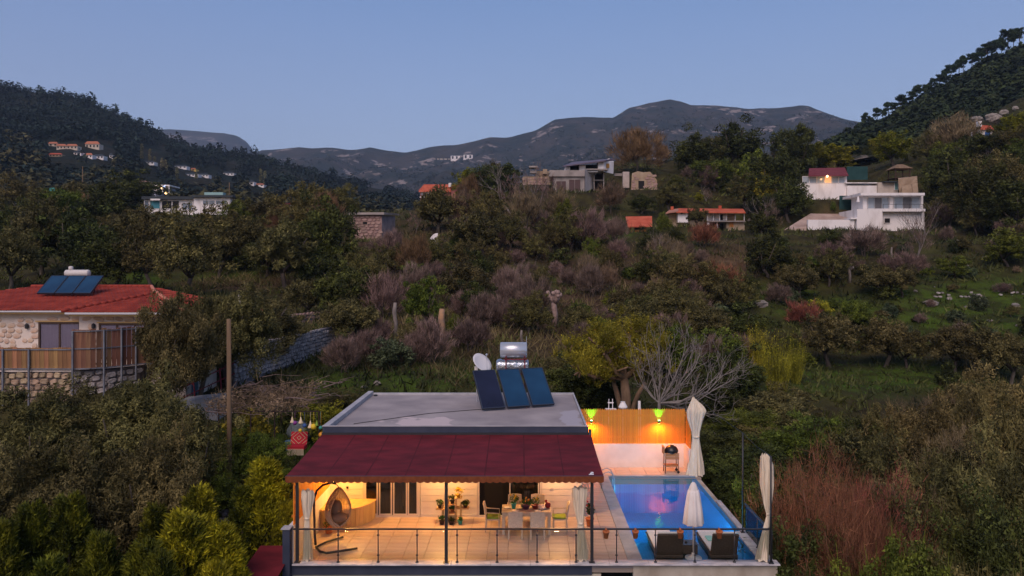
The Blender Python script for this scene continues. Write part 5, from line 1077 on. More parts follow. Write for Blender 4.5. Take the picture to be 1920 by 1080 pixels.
# wooden plant stand by the wall
PX, PY = X_(848, 25.45), 25.45; ps = thing('plant_stand', 'tiered wooden plant stand against the house wall between the doors', 'plant stand', (PX, PY, .004))
def pb(n, *a): m_ = MB(); m_.box(*a); lpart(n, m_, wood_tub, ps, bev=.004)
for x in (-.33,-.14,.12,.30): pb('upright', x-.028,x+.028,-.10,-.05,0,.62 if abs(x) > .2 else .84)
for x in (-.33,-.14,.12,.30): pb('upright', x-.028,x+.028,.10,.15,0,.62 if abs(x) > .2 else .84)
pb('shelf', -.56,-.10,-.14,.18,.44,.47); pb('shelf', .10,.58,-.14,.18,.46,.49); pb('shelf', -.12,.14,-.16,.18,.30,.33); pb('shelf', -.13,.13,-.14,.18,.60,.63); pb('shelf', .08,.34,-.14,.18,.82,.85); pb('crate_side', -.13,.13,-.165,-.142,.05,.28)
for (dx, z, r, h, pm, lm_, pw, ph, fl, lb) in (
  (-.43,.474,.08,.10,darkp,leafg,.26,.24,None,'dark pot with a green plant on the left arm of the plant stand'), (.46,.494,.09,.11,darkp,LM['green'],.26,.2,None,'dark leafy pot on the right arm of the plant stand'),
  (.0,.634,.08,.11,darkp,LM['dark'],.22,.2,None,'dark plant on the middle shelf of the plant stand'), (.21,.854,.08,.10,mat('yellow_pot', (.45,.32,.05), rough=.6),fl_y,.34,.28,None,'yellow-leaved plant on top of the plant stand'),
  (.0,.334,.08,.11,terra,leafg,.2,.16,None,'terracotta pot on the lowest middle shelf of the plant stand'), (.30,.004,.09,.14,tealp,leafg,.16,.12,None,'teal pot standing on the floor at the right foot of the plant stand'),
  (-.33,.004,.09,.13,darkp,leafg,.22,.2,None,'dark pot on the floor at the left foot of the plant stand'), (.0,.004,.1,.1,darkp,LM['dark'],.26,.14,None,'dark bushy pot on the floor under the plant stand')):
    planter('potted_plant', lb, 'potted plant', PX+dx, PY+(.0 if z > .1 else -.28), z, r, h, pm, lm_, pw, ph, 150, .035, 'pots on and under the plant stand', flower=fl)
# curved plank tub
tub = thing('round_tub', 'curved tub clad in vertical wooden planks in the left corner', 'hot tub', (-6.3, 25.2, 0)); cx_, cy_ = -6.55, 25.9; r_ = 1.28; npl = 15
for i in range(npl):
    a0 = -math.pi/2*1.22+ (math.pi/2*1.22)*i/npl; a1 = a0+(math.pi/2*1.22)/npl*.96; a0 += .004
    q = [(cx_+r_*math.cos(a), cy_+r_*.98*math.sin(a)) for a in (a0, a1)]; q2 = [(cx_+(r_-.03)*math.cos(a), cy_+(r_-.03)*.98*math.sin(a)) for a in (a1, a0)]
    mb = MB(); b = [(x, y, .01) for x, y in q+q2]; mb.hexa(b, [(x, y, .60) for x, y, _ in b]); part('plank', mb, wood_tub, tub)
vs = [(-6.9,25.93)]+[(cx_+(r_+.03)*math.cos(a), min(25.93, cy_+(r_+.03)*.98*math.sin(a))) for a in np.linspace(-math.pi/2*1.22, 0, 20)]; vs.insert(1, (-6.9, 24.75)) if False else None
mb = MB(); n = len(vs); mb.add([(x, y, .602) for x, y in vs]+[(x, y, .655) for x, y in vs], [tuple(range(n-1,-1,-1)), tuple(range(n, 2*n))]+[(i, (i+1) % n, n+(i+1) % n, n+i) for i in range(n)]); part('rim', mb, wood_tub, tub)
# hanging egg chair
ec = thing('hanging_chair', 'brown wicker egg chair hanging from a curved black stand', 'hanging chair', (-5.75, 23.4, .004))
ex, ey = X_(636, 23.6), 23.6
sp_ = [P(592,1022,23.0), P(590,1000,23.1), P(589,960,23.2), P(589,935,23.25), P(594,920,23.35), P(606,909,23.5), P(622,905,23.6), P(630,907,23.6)]
mb = MB(); mb.tube(sp_, .038, 10); part('stand', mb, metal_dk, ec, True)
mb = MB(); a_ = np.array(PZ(592,1026,.05)); b_ = np.array(PZ(600,1034,.05)); mb.tube([a_, b_, PZ(612,1037,.05), PZ(640,1033,.05), PZ(670,1028,.05)], .036, 8); mb.tube([a_, PZ(612,1016,.05), PZ(643,1007,.05)], .034, 8); part('base', mb, metal_dk, ec, True)
bc = np.array([ex-.04, ey, 1.10]); H2, W2 = .66, .40
def egg(u, v, k=1.0):      # u around, v 0 bottom..1 top
    r = W2*k*math.sin(math.pi*min(.985, max(.02, v))**.80)**.75; z = -H2+2*H2*v; return (bc[0]+r*math.cos(u)+.06*(v-.5), bc[1]+r*math.sin(u)*.95, bc[2]+z)
mb = MB(); mb2 = MB(); uo = R(-50)      # the opening faces right and a little forward
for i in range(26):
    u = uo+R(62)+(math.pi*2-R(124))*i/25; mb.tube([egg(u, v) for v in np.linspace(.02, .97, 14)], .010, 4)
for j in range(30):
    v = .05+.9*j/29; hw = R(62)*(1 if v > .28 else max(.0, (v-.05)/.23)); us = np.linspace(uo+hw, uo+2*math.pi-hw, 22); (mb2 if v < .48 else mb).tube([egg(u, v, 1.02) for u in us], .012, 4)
part('basket_ribs', mb, mat('rattan_brown', (.30,.20,.13), (.40,.28,.18), scale=20, rough=.7), ec, True); part('basket_weave', mb2, mat('rattan_pale', (.50,.42,.36), rough=.7), ec, True)  # lower rings paler: the light on them is put into the rattan colour
rim = [egg(uo+R(62)*math.sin(t), .5+.47*math.cos(t), 1.03) for t in np.linspace(0, 2*math.pi, 36, endpoint=False)]; mb = MB(); mb.tube(rim, .02, 6, closed=True); part('rim', mb, mat('rattan_brown', (0,0,0)), ec, True)
mb = MB(); mb.ball((bc[0]+.02,bc[1],bc[2]-.34), (.30,.28,.16), 14, 8); mb.ball((bc[0]-.10,bc[1]+.08,bc[2]-.05), (.22,.2,.28), 12, 8); part('cushion', mb, mat('brown_cushion', (.17,.11,.08), rough=.9), ec, True)
mb = MB(); mb.tube([(bc[0]+.03,bc[1],bc[2]+H2-.03), sp_[-1]], .012, 6); part('chain', mb, metal_dk, ec)
# small pots by the left wall
planter('potted_plant','brown potted plant on the floor behind the hanging chair','potted plant',-6.5,24.3,.004,.14,.26,terra,LM['green'],.34,.3,160,.04)
# terracotta pots hung on the rail
for i, p in enumerate((1136, 1191, 1275, 1348)):
    x = X_(p, 21.80); t = thing('rail_pot', ['terracotta pot hung on the rail just right of the right awning post','terracotta pot hung on the rail above the pool coping','terracotta pot hung on the rail between the two sun loungers','terracotta pot hung on the rail over the right sun lounger'][i], 'plant pot', (x, 21.76, .76), 'terracotta pots hooked on the front rail')
    mb = MB(); mb.lathe((0,0,0), [(.065,0),(.09,.17),(.105,.175),(.105,.22),(.09,.22),(.085,.18),(.01,.17)], 16); lpart('pot', mb, terra, t, True)
    mb = MB(); mb.tube([(0,.05,.19),(0,.05,.28),(0,.09,.29),(0,.10,.26)], .008, 5); mb.ball((0,.01,.25), (.035,.03,.05), 8, 6); lpart('hook', mb, terra, t)
# loungers in the shallow water
def lounger(px, lb):
    x = X_(px, 22.7); t = thing('sun_lounger', lb, 'sun lounger', (x, 22.55, -.30), 'wicker sun loungers in the shallow end')
    mb = MB(); mb.hexa([(-.30,.0,0),(.30,.0,0),(.34,1.65,0),(-.34,1.65,0)], [(-.40,-.02,.36),(.40,-.02,.36),(.42,1.75,.36),(-.42,1.75,.36)]); lpart('base', mb, wicker, t, bev=.02)
    mb = MB(); mb.hexa([(-.40,-.18,.34),(.40,-.18,.34),(.40,-.08,.36),(-.40,-.08,.36)], [(-.40,-.42,1.02),(.40,-.42,1.02),(.40,-.34,1.04),(-.40,-.34,1.04)]); lpart('backrest', mb, wicker, t, bev=.02)
    mb = MB(); mb.hexa([(-.43,-.22,0),(.43,-.22,0),(.43,.1,0),(-.43,.1,0)], [(-.42,-.2,.335),(.42,-.2,.335),(.42,.1,.335),(-.42,.1,.335)]); lpart('skirt', mb, wicker, t, bev=.02)
    mb = MB(); mb.hexa([(-.36,-.10,.37),(.36,-.10,.37),(.36,-.02,.37),(-.36,-.02,.37)], [(-.36,-.33,1.07),(.36,-.33,1.07),(.36,-.24,1.07),(-.36,-.24,1.07)]); lpart('back_cushion', mb, cushion, t, bev=.025)
    mb = MB(); mb.box(-.38,.38,.0,1.70,.364,.44); lpart('seat_cushion', mb, cushion, t, bev=.025); return t
lounger(1251, 'dark wicker sun lounger left of the closed parasol, seen from behind'); lounger(1352, 'dark wicker sun lounger right of the closed parasol, with a mint towel')
x = X_(1331, 23.4); mb = MB(); mb.box(x-.12,x+.10,23.2,23.6,.142,.19); solo('towel', mb, mat('mint_cloth', (.30,.60,.55), rough=.95), 'folded mint towel lying on the right sun lounger', 'towel', bev=.02)
x = X_(1291, 22.9); t = thing('side_table', 'low dark wicker side table standing in the water between the loungers', 'side table', (x, 22.9, -.30)); mb = MB(); mb.box(-.24,.24,-.22,.22,.0,.50); lpart('body', mb, wicker, t, bev=.015); mb = MB(); mb.box(-.25,.25,-.23,.23,.502,.52); lpart('top', mb, mat('dark_glass_top', (.03,.03,.04), rough=.15, spec=.6), t)
mb = MB(); mb.lathe((x-.08,22.9,.221), [(.04,0),(.045,.03),(.035,.035)], 12); solo('ashtray', mb, metal_dk, 'small dark ashtray on the side table in the pool', 'ashtray', smooth=True)
# closed parasol
x = X_(1300, 22.35); pr = thing('parasol', 'closed white parasol on a round white base between the two loungers', 'parasol', (x, 22.35, -.30))
mb = MB(); mb.lathe((0,0,0), [(.26,0),(.26,.22),(.25,.27),(.05,.30),(.05,.40)], 22); lpart('base', mb, cushion, pr, True)
mb = MB(); mb.tube([(0,0,.3),(0,0,2.55)], .024, 10); lpart('pole', mb, alu, pr, True)
mb = MB(); mb.lathe((0,0,0), [(.28,1.28),(.30,1.30),(.25,1.75),(.19,2.15),(.15,2.33)], 48, 'z', 8, .10); lpart('canopy', mb, mat('parasol_white', (.66,.62,.60), (.74,.70,.68), scale=3, rough=.9), pr, True)
mb = MB(); mb.lathe((0,0,0), [(.155,2.24),(.165,2.25),(.12,2.40),(.07,2.52),(.03,2.56)], 32, 'z', 8, .08); lpart('cap', mb, mat('parasol_white', (0,0,0)), pr, True)
# pool ladder
x, y = 3.38, 29.6; ld = thing('pool_ladder', 'chrome pool ladder handrails at the far left of the pool', 'pool ladder', (x, y, 0)); chrome = mat('chrome', (.42,.42,.44), rough=.38, metal=.8)
for dy in (-.28, .28):
    mb = MB(); mb.tube([(-.28,dy,.02),(-.27,dy,.45),(-.18,dy,.62),(0,dy,.68),(.16,dy,.6),(.24,dy,.42),(.25,dy,-.9)], .022, 8); lpart('handrail', mb, chrome, ld, True)
for z in (-.3,-.6): mb = MB(); mb.box(.22,.30,-.26,.26,z,z+.03); lpart('step', mb, chrome, ld)
# barbecue
x = X_(1258, 31.75); bq = thing('barbecue', 'wood-fronted barbecue cart with black round lid by the white wall', 'barbecue', (x, 31.75, .004)); wd = mat('cart_wood', (.33,.15,.06), (.42,.21,.09), scale=5, rough=.6, stretch=(.4,4,4)); blk = mat('black_enamel', (.012,.012,.014), rough=.35, spec=.5)
for sx in (-.28,.28):
    for sy in (-.2,.2): mb = MB(); mb.beam((sx,sy,.06 if sx > 0 else 0),(sx*.93,sy,.82),.035); lpart('leg', mb, mat('cart_frame', (.10,.04,.025), rough=.6), bq)
for z in (.62,.69,.76,.83): mb = MB(); mb.box(-.30,.30,-.27,-.25,z,z+.055); lpart('slat', mb, wd, bq)
mb = MB(); mb.box(-.30,.30,-.24,.22,.30,.325); lpart('shelf', mb, wd, bq); mb = MB(); mb.box(-.36,-.31,-.2,.2,.82,1.15); lpart('side_handle', mb, wd, bq)
mb = MB(); mb.lathe((0,0,.90), [(.05,-.20),(.22,-.14),(.29,-.03),(.30,0)], 20); lpart('bowl', mb, blk, bq, True); mb = MB(); mb.lathe((.02,0,.91), [(.30,0),(.29,.08),(.22,.19),(.10,.26),(.02,.28)], 20); lpart('lid', mb, blk, bq, True)
for sy in (-.2,.2): mb = MB(); mb.lathe((.28,sy-.02,.06), [(.06,0),(.06,.03)], 14, 'y'); lpart('wheel', mb, blk, bq)
# plants near the right awning post
mb = MB(); t = thing('hanging_plant', 'small dark plant hanging near the right end of the house wall', 'hanging plant', (X_(1090,25.5), 25.5, 1.55)); mb.lathe((0,0,0), [(.05,0),(.08,.1),(.085,.11)], 12); lpart('pot', mb, darkp, t, True); mb = MB(); mb.tube([(0,0,.1),(0,.2,.75)], .004, 4); lpart('string', mb, metal_dk, t)
rg = np.random.default_rng(3); C = dome_clumps(rg, 12, .2, .15, .16, -.6); put('foliage', tri_obj_mesh('foliage', leaf_tris(rg, C, np.full(len(C), .07), 16, .04, 1, 2.5), LM['dark']), t)
planter('potted_plant','tall potted plant with red flowers behind the right awning post','potted plant',X_(1106,25.0),25.0,.004,.14,.28,terra,LM['dark'],.3,.6,260,.045,None,flower=fl_r)
# wall details
mb = MB(); mb.box(X_(651,25.9)-.04,X_(651,25.9)+.04,25.93,25.951,1.00,1.08); solo('switch_box', mb, blk, 'small black switch box on the wall above the tub', 'switch')
mb = MB(); mb.box(X_(1035,25.9)-.05,X_(1035,25.9)+.05,25.935,25.951,.98,1.05); solo('wall_socket', mb, alu, 'small white socket on the house wall right of the dining table', 'socket')
# ================================================================== on the roof
RZ0 = 3.07; rd = np.array([.94,.343,0]); rn = np.array([-.343,.94,0]); o0 = np.array([X_(903.5,29.45), 29.45, RZ0+.06]); pan = mat('collector_glass', (.007,.034,.085), (.012,.055,.125), scale=.8, rough=.10, spec=.8); pfr = mat('collector_frame', (.03,.035,.05), rough=.5)
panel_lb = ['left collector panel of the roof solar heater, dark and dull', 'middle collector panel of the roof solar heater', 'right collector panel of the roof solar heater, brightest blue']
def collector(o0, rd, rn, w, L, tilt, gap, lbs, grp, h0=0):
    up = np.array([0,0,1]); sl = rn*math.cos(tilt)+up*math.sin(tilt); nn = np.cross(rd, sl)
    for i in range(3):
        a = o0+rd*(w+gap)*i; t = thing('solar_collector', lbs[i], 'solar collector', tuple(a), grp)
        def slab(u0, u1, v0, v1, n0, n1): m_ = MB(); b = [a+rd*u+sl*v+nn*n0 for u, v in ((u0,v0),(u1,v0),(u1,v1),(u0,v1))]; m_.hexa(b, [q+nn*(n1-n0) for q in b]); return m_
        part('casing', slab(0,w,0,L,0,.08), pfr, t); part('glass', slab(.035,w-.035,.035,L-.035,.083,.09), mat('collector_glass_dark', (.010,.012,.030), (.016,.020,.05), scale=.8, rough=.12, spec=.6) if 'dark' in lbs[i] else pan, t)  # the left panel's darker reflection is put into its glass colour
        fr_ = slab(0,.033,.035,L-.035,.082,.10); [fr_.add(m_.v, m_.f) for m_ in (slab(w-.033,w,.035,L-.035,.082,.10), slab(0,w,0,.033,.082,.10), slab(0,w,L-.033,L,.082,.10))]; part('frame', fr_, mat('alu_grey', (.06,.08,.12), rough=.4, metal=.6), t)
        st_ = MB(); tp = a+rd*w*.5+sl*L*.92; st_.beam(tuple(tp), (tp[0], tp[1], o0[2]-.05), .04); part('strut', st_, mat('rusty_red', (.16,.02,.03), rough=.6), t)
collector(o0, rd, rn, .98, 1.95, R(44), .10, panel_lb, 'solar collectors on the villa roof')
galv = mat('galvanised', (.50,.54,.60), (.58,.62,.68), scale=1.5, rough=.32, metal=.55); redst = mat('rusty_red', (0,0,0))
Yt = 31.9
wt = thing('water_tank', 'upper smooth silver water tank on the red frame above the collectors', 'water tank', (X_(963,Yt), Yt, Z_(669,Yt)), 'cylindrical water tanks on the roof'); mb = MB(); xa, xb = X_(938,Yt), X_(988,Yt); mb.lathe((xa,Yt,Z_(656,Yt)), [(.05,-.02),(.30,0),(.335,.02),(.335,xb-xa-.02),(.30,xb-xa),(.05,xb-xa+.02)], 26, 'x'); part('cylinder', mb, galv, wt, True)
mb = MB(); mb.tube([(xb-.02,Yt,Z_(648,Yt)),(xb-.02,Yt,Z_(631,Yt))], .012, 6); part('vent_pipe', mb, galv, wt)
wt2 = thing('water_tank', 'lower crumpled silver tank inside the red frame', 'water tank', (X_(960,Yt), Yt, Z_(697,Yt)), 'cylindrical water tanks on the roof'); mb = MB(); xa, xb = X_(931,Yt), X_(991,Yt); zc = Z_(686,Yt); prof = [(.05,-.02),(.25,0)]+[(.28+.03*math.sin(k*2.3), (xb-xa)*(k+.5)/12) for k in range(12)]+[(.25,xb-xa),(.05,xb-xa+.02)]; mb.lathe((xa,Yt,zc), prof, 22, 'x', 5, .05)
part('cylinder', mb, mat('crumpled_foil', (.50,.56,.64), (.36,.42,.50), scale=6, rough=.22, metal=.8, bump=.05, bscale=5), wt2, True)
tf = thing('tank_frame', 'red steel frame carrying the two silver tanks', 'frame', (X_(962,Yt), Yt, RZ0)); x0, x1 = X_(949,Yt), X_(984,Yt)
for x in (x0, x1):
    for dy in (-.36,.36): mb = MB(); mb.beam((x,Yt+dy,RZ0),(x,Yt+dy,Z_(666,Yt)),.045); part('leg', mb, redst, tf)
for x in (x0, x1): mb = MB(); mb.beam((x,Yt-.4,Z_(668,Yt)),(x,Yt+.4,Z_(668,Yt)),.05); part('cross_bar', mb, redst, tf)
for dy in (-.36,.36):
    for z in (Z_(672,Yt), Z_(699,Yt)): mb = MB(); mb.beam((x0-.1,Yt+dy,z),(x1+.1,Yt+dy,z),.045); part('long_bar', mb, redst, tf)
# dish
Yd = 31.6; dc = np.array([X_(904.5,Yd), Yd, Z_(679,Yd)]); ds = thing('satellite_dish', 'white satellite dish left of the silver tanks', 'satellite dish', (X_(894,Yd), Yd, RZ0)); nrm = unit(np.array([.55,-.50,.62])); a_ = unit(np.cross(nrm, [0,0,1.])); b_ = np.cross(nrm, a_); vs = [tuple(dc-nrm*.08)]; n = 28
for r in (.17,.34,.47):
    for k in range(n): vs.append(tuple(dc+(a_*math.cos(2*math.pi*k/n)+b_*math.sin(2*math.pi*k/n))*r+nrm*(.08*(r/.47)**2-.08)))
f = [(0, 1+k, 1+(k+1) % n) for k in range(n)]+[(1+j*n+k, 1+(j+1)*n+k, 1+(j+1)*n+(k+1) % n, 1+j*n+(k+1) % n) for j in range(2) for k in range(n)]
mb = MB(); mb.add(vs, f); p_ = part('reflector', mb, mat('dish_white', (.62,.64,.68), rough=.5), ds, True); m_ = p_.modifiers.new('thick', 'SOLIDIFY'); m_.thickness = .015
mb = MB(); mb.tube([tuple(dc-nrm*.1), tuple(dc-nrm*.3), (X_(894,Yd), Yd+.05, Z_(695,Yd)), (X_(894,Yd), Yd+.05, RZ0)], .025, 8); part('mast', mb, galv, ds); mb = MB(); e_ = dc+nrm*.42-b_*.1; mb.tube([tuple(dc+b_*.45), tuple(e_)], .012, 6); mb.ball(tuple(e_), .05, 8, 6); part('feed_arm', mb, galv, ds)
mb = MB(); z = Z_(690,Yd); x = X_(893,Yd); mb.box(x-.07,x+.07,Yd-.12,Yd-.02,z-.08,z+.08); part('junction_box', mb, cushion, ds)
# ================================================================== left garden: pergola, kilim seat, ornaments
Yp = 31.5
pg = thing('garden_pergola', 'thin iron pergola overgrown with bare vines left of the villa', 'pergola', (X_(540,Yp), Yp, 0))
iron = mat('old_iron', (.03,.018,.018), rough=.8)
for px, Y in ((515,31.2),(598,31.2),(410,34),(527,36),(470,31.2)): mb = MB(); X = X_(px, Y); mb.beam((X,Y,float(gz(X,Y))-.3),(X,Y,2.75),.045); part('post', mb, iron, pg)
for a, b in (((515,31.2),(598,31.2)),((410,34),(527,36)),((515,31.2),(527,36)),((470,31.2),(515,31.2)),((410,34),(470,31.2))): mb = MB(); mb.beam((X_(*a),a[1],2.75),(X_(*b),b[1],2.75),.04); part('beam', mb, iron, pg)
rg = np.random.default_rng(12); mb = MB()
for k in range(26):
    X0 = X_(400+rg.random()*190, 33); Y0 = 31+rg.random()*5; z = 2.8+rg.random()*.5; pts = [(X0,Y0,z)]
    for j in range(6): X0 += rg.uniform(-.2,.7); Y0 += rg.uniform(-.5,.5); z = max(2.75, z+rg.uniform(-.15,.2)); pts.append((X0,Y0,z))
    mb.tube(pts, [.03-.004*i for i in range(7)], 4)
part('vine_stems', mb, mat('vine_bark', (.12,.085,.08), (.2,.15,.14), scale=5, rough=.95), pg)
C = np.stack([rg.uniform(X_(400,32), X_(560,32), 240), rg.uniform(30.8, 36, 240), rg.uniform(2.5, 3.3, 240)], 1); P0 = np.repeat(C, 9, 0)+rg.normal(size=(2160,3))*.15; D = unit(rg.normal(size=P0.shape)+np.array([0,0,.4]))
q = put('vine_twigs', tri_obj_mesh('vine_twigs', np.concatenate([sliver_tris(rg, P0, D, .2+.5*rg.random(2160), np.full(2160,.01)), leaf_tris(rg, C, np.full(240,.2), 5, .07)]), LM['tan']), pg); q.location = -Vector(pg.location)
ks = thing('kilim_seat', 'red patterned kilim seat with cream fringe hanging under the pergola', 'hanging seat', (X_(558,Yp), Yp, Z_(852,Yp)))
kil = bpy.data.materials.new('kilim'); kil.use_nodes = True; t = kil.node_tree; b = t.nodes['Principled BSDF']; b.inputs['Roughness'].default_value = .95; N = t.nodes.new; L = t.links.new
tc = N('ShaderNodeTexCoord'); sp3 = N('ShaderNodeSeparateXYZ'); L(tc.outputs['Generated'], sp3.inputs[0])
def math_(op, a, bb=None):
    n_ = N('ShaderNodeMath'); n_.operation = op
    for i_, v in enumerate((a, bb)):
        if v is None: continue
        if isinstance(v, (int, float)): n_.inputs[i_].default_value = v
        else: L(v, n_.inputs[i_])
    return n_.outputs[0]
dxx = math_('ABSOLUTE', math_('SUBTRACT', sp3.outputs['X'], .5)); dzz = math_('ABSOLUTE', math_('SUBTRACT', sp3.outputs['Z'], .5)); w_ = math_('FRACT', math_('MULTIPLY', math_('ADD', dxx, math_('MULTIPLY', dzz, .8)), 4.0)); rp = N('ShaderNodeValToRGB'); rp.color_ramp.interpolation = 'CONSTANT'
rp.color_ramp.elements[0].color = (.42,.015,.03,1); rp.color_ramp.elements[1].position = .46; rp.color_ramp.elements[1].color = (.60,.46,.28,1); e_ = rp.color_ramp.elements.new(.60); e_.color = (.10,.01,.02,1); e_ = rp.color_ramp.elements.new(.72); e_.color = (.50,.02,.04,1); L(w_, rp.inputs[0]); L(rp.outputs[0], b.inputs['Base Color'])
x0, x1 = X_(543,Yp), X_(574,Yp); mb = MB(); mb.hexa([(x0,Yp+.10,Z_(833,Yp)),(x1,Yp+.10,Z_(833,Yp)),(x1,Yp+.16,Z_(833,Yp)),(x0,Yp+.16,Z_(833,Yp))], [(x0,Yp+.25,Z_(812,Yp)),(x1,Yp+.25,Z_(812,Yp)),(x1,Yp+.3,Z_(812,Yp)),(x0,Yp+.3,Z_(812,Yp))]); part('back_panel', mb, kil, ks)
mb = MB(); mb.box(x0-.02,x1+.02,Yp-.35,Yp+.09,Z_(840,Yp),Z_(833,Yp)); part('seat_panel', mb, mat('kilim_red', (.36,.015,.03), rough=.95), ks, bev=.02)
mb = MB()
for k in range(20): xx = x0+(x1-x0)*(k+.5)/20; mb.beam((xx,Yp-.352,Z_(838,Yp)),(xx+.005,Yp-.36,Z_(850,Yp)),.018)
part('fringe', mb, mat('cream_fringe', (.60,.50,.36), rough=.95), ks)
mb = MB(); [mb.tube([(x,Yp+.27,Z_(812,Yp)),(x,Yp,2.72)], .008, 4) for x in (x0, x1)]; part('rope', mb, iron, ks)
ocol = dict(cream=(.75,.62,.42), violet=(.22,.05,.25), blue=(.04,.10,.30), yellow=(.70,.50,.03), orange=(.65,.30,.03), green=(.20,.35,.05), teal=(.05,.30,.25))
for px, py, c_, r, shape in ((548,788,'cream',.10,1),(553,793,'violet',.09,0),(564,789,'cream',.11,1),(571,798,'blue',.09,0),(582,797,'cream',.12,1),(588,800,'yellow',.13,0),(594,794,'green',.09,1),(601,802,'teal',.08,0),(602,815,'orange',.11,0),(563,807,'yellow',.08,0)):
    X, Y, Z = P(px, py, 31.2); mb = MB()
    if shape: mb.lathe((X,Y,Z-r), [(r*.9,0),(r*.95,r*.3),(r*.5,r*1.1),(r*.22,r*2.2),(.01,r*2.6)], 12)
    else: mb.ball((X,Y,Z), r, 12, 8)
    mb.tube([(X,Y,Z+r),(X,Y,2.75)], .006, 4)
    solo('gourd_lantern', mb, mat('gourd_'+c_, ocol[c_], rough=.5), f'{c_} {"bell-shaped" if shape else "round"} gourd lantern '+('low down beside the awning edge' if py > 806 and px > 590 else 'hanging lowest above the kilim seat' if py > 806 else {548:'at the left end of the hanging row',564:'third from the left in the hanging row',582:'largest of its row, just left of the yellow one',553:'beside the leftmost cream one',571:'in the middle of the hanging row',588:'in the hanging row above the kilim seat',594:'right of the yellow one in the row',601:'at the right end of the row'}[px]), 'lantern', 'gourd lanterns hanging from the pergola', True)
x, y, z = P(562, 754, 35.5); mb = MB(); z = float(gz(x, y)); mb.ball((x,y,z+.5), (.62,.55,.55), 12, 8, .06, random.Random(2)); solo('covered_heap', mb, mat('grey_tarp', (.12,.15,.16), (.2,.24,.25), scale=3, rough=.7), 'rounded heap under a grey tarpaulin left of the flat roof', 'heap', smooth=True)
mb = MB(); x, y, z = P(545, 762, 33.5); mb.lathe((x,y,float(gz(x,y))), [(.22,0),(.26,.7),(.27,.72),(.2,.70)], 14); solo('blue_barrel', mb, mat('faded_blue', (.10,.20,.30), rough=.6), 'faded blue barrel left of the tarpaulin heap', 'barrel', smooth=True)
# stone heap by the pole
hp = MB(); rg = random.Random(5)
for k in range(150):
    Y = 26+rg.random()*1.6; px = rg.gauss(420, 26); X = X_(px, Y); h = max(0, 1-abs(px-420)/60)*1.1*rg.random(); hp.ball((X,Y,float(gz(X,Y))+h), (.12+.08*rg.random(), .1, .09), 6, 4, .2, rg)
o = put('stone_heap', mesh_of('stone_heap', hp, mat('dark_stone', (.12,.11,.12), (.26,.24,.26), scale=2, rough=.95)), kind='stuff'); tag(o, 'heap of loose dark stones by the utility pole', 'stones')
# ================================================================== stone work
rs = random.Random(77)
def stone_meshes(name, m, n=9, d=.10, sides=8):
    out = []
    for k in range(n):
        pts = [(math.cos(6.283*i/sides)*(.5+rs.uniform(-.11,.07)), math.sin(6.283*i/sides)*(.5+rs.uniform(-.11,.07))) for i in range(sides)]
        pts = [(max(-.48, min(.48, x*1.06)), max(-.48, min(.48, y*1.06))) for x, y in pts]
        vs = [(x, 0, z) for x, z in pts]+[(x*.96, -d*.7, z*.96) for x, z in pts]+[(x*.74, -d, z*.74) for x, z in pts]; S = sides
        f = [(i, (i+1) % S, S+(i+1) % S, S+i) for i in range(S)]+[(S+i, S+(i+1) % S, 2*S+(i+1) % S, 2*S+i) for i in range(S)]+[tuple(range(2*S, 3*S))]
        mb = MB(); mb.add(vs, f); out.append(mesh_of(name, mb, m))
    return out
def lay(parent, a, b, z0, z1, sw, sh, meshes, off=.0, skip=None, name='stone', maxn=300, miss=0):
    """rows of single stones along the wall line a-b, faces turned to -y"""
    a = np.array(a, float); b = np.array(b, float); L = float(np.linalg.norm(b-a)); d = (b-a)/L; ang = math.atan2(d[1], d[0]); n = 0; pl = wloc(parent)
    zf0 = z0 if callable(z0) else (lambda u: z0); zf1 = z1 if callable(z1) else (lambda u: z1)
    top = max(zf1(0), zf1(1), zf1(.5)); z = min(zf0(0), zf0(1), zf0(.5)); row = 0
    while z < top-sh*.4 and n < maxn:
        u = rs.uniform(-.5, 0)*sw
        while u < L:
            w = sw*rs.uniform(.7, 1.3); h = sh*rs.uniform(.85, 1.08); c = u+w/2; t = max(0, min(1, c/L)); u += w
            if rs.random() < miss: continue
            if c < .05 or c > L-.05 or z+sh*.3 < zf0(t) or z+sh*.8 > zf1(t): continue
            p = a+d*c
            if skip and skip(p[0], z+sh/2): continue
            put(name, meshes[rs.randrange(len(meshes))], parent, (p[0]-pl.x+math.sin(ang)*off, p[1]-pl.y-math.cos(ang)*off, z+sh/2-pl.z+rs.uniform(-.14,.14)*sh), (0, rs.uniform(-.2,.2), ang), (w*.98, rs.uniform(.7,1.25), h*1.02)); n += 1
            if n >= maxn: break
        z += sh; row += 1
    return n
mortar = mat('mortar', (.26,.22,.18), (.36,.31,.26), scale=3, rough=.95, bump=.01)
field_st = mat('field_stone', (.26,.19,.12), (.46,.36,.25), scale=1.3, rough=.9, bump=.02, bscale=12, obj_rand=.28)
grey_st = mat('grey_stone', (.19,.175,.17), (.42,.385,.38), scale=1.6, rough=.95, bump=.02, bscale=12, obj_rand=.28)
cream_st = mat('cream_stone', (.56,.48,.41), (.50,.33,.22), scale=1.0, rough=.9, bump=.01, bscale=12, obj_rand=.12)
cream_mo = mat('cream_mortar', (.60,.53,.47), (.70,.62,.56), scale=2, rough=.9, bump=.01)
pink_st = mat('pink_stone', (.26,.17,.14), (.42,.30,.26), scale=.8, rough=.95, bump=.03, bscale=6, obj_rand=.22)
S_field = stone_meshes('stone', field_st); S_grey = stone_meshes('stone', grey_st); S_cream = stone_meshes('stone', cream_st, d=.035); S_pink = stone_meshes('stone', pink_st, d=.12)
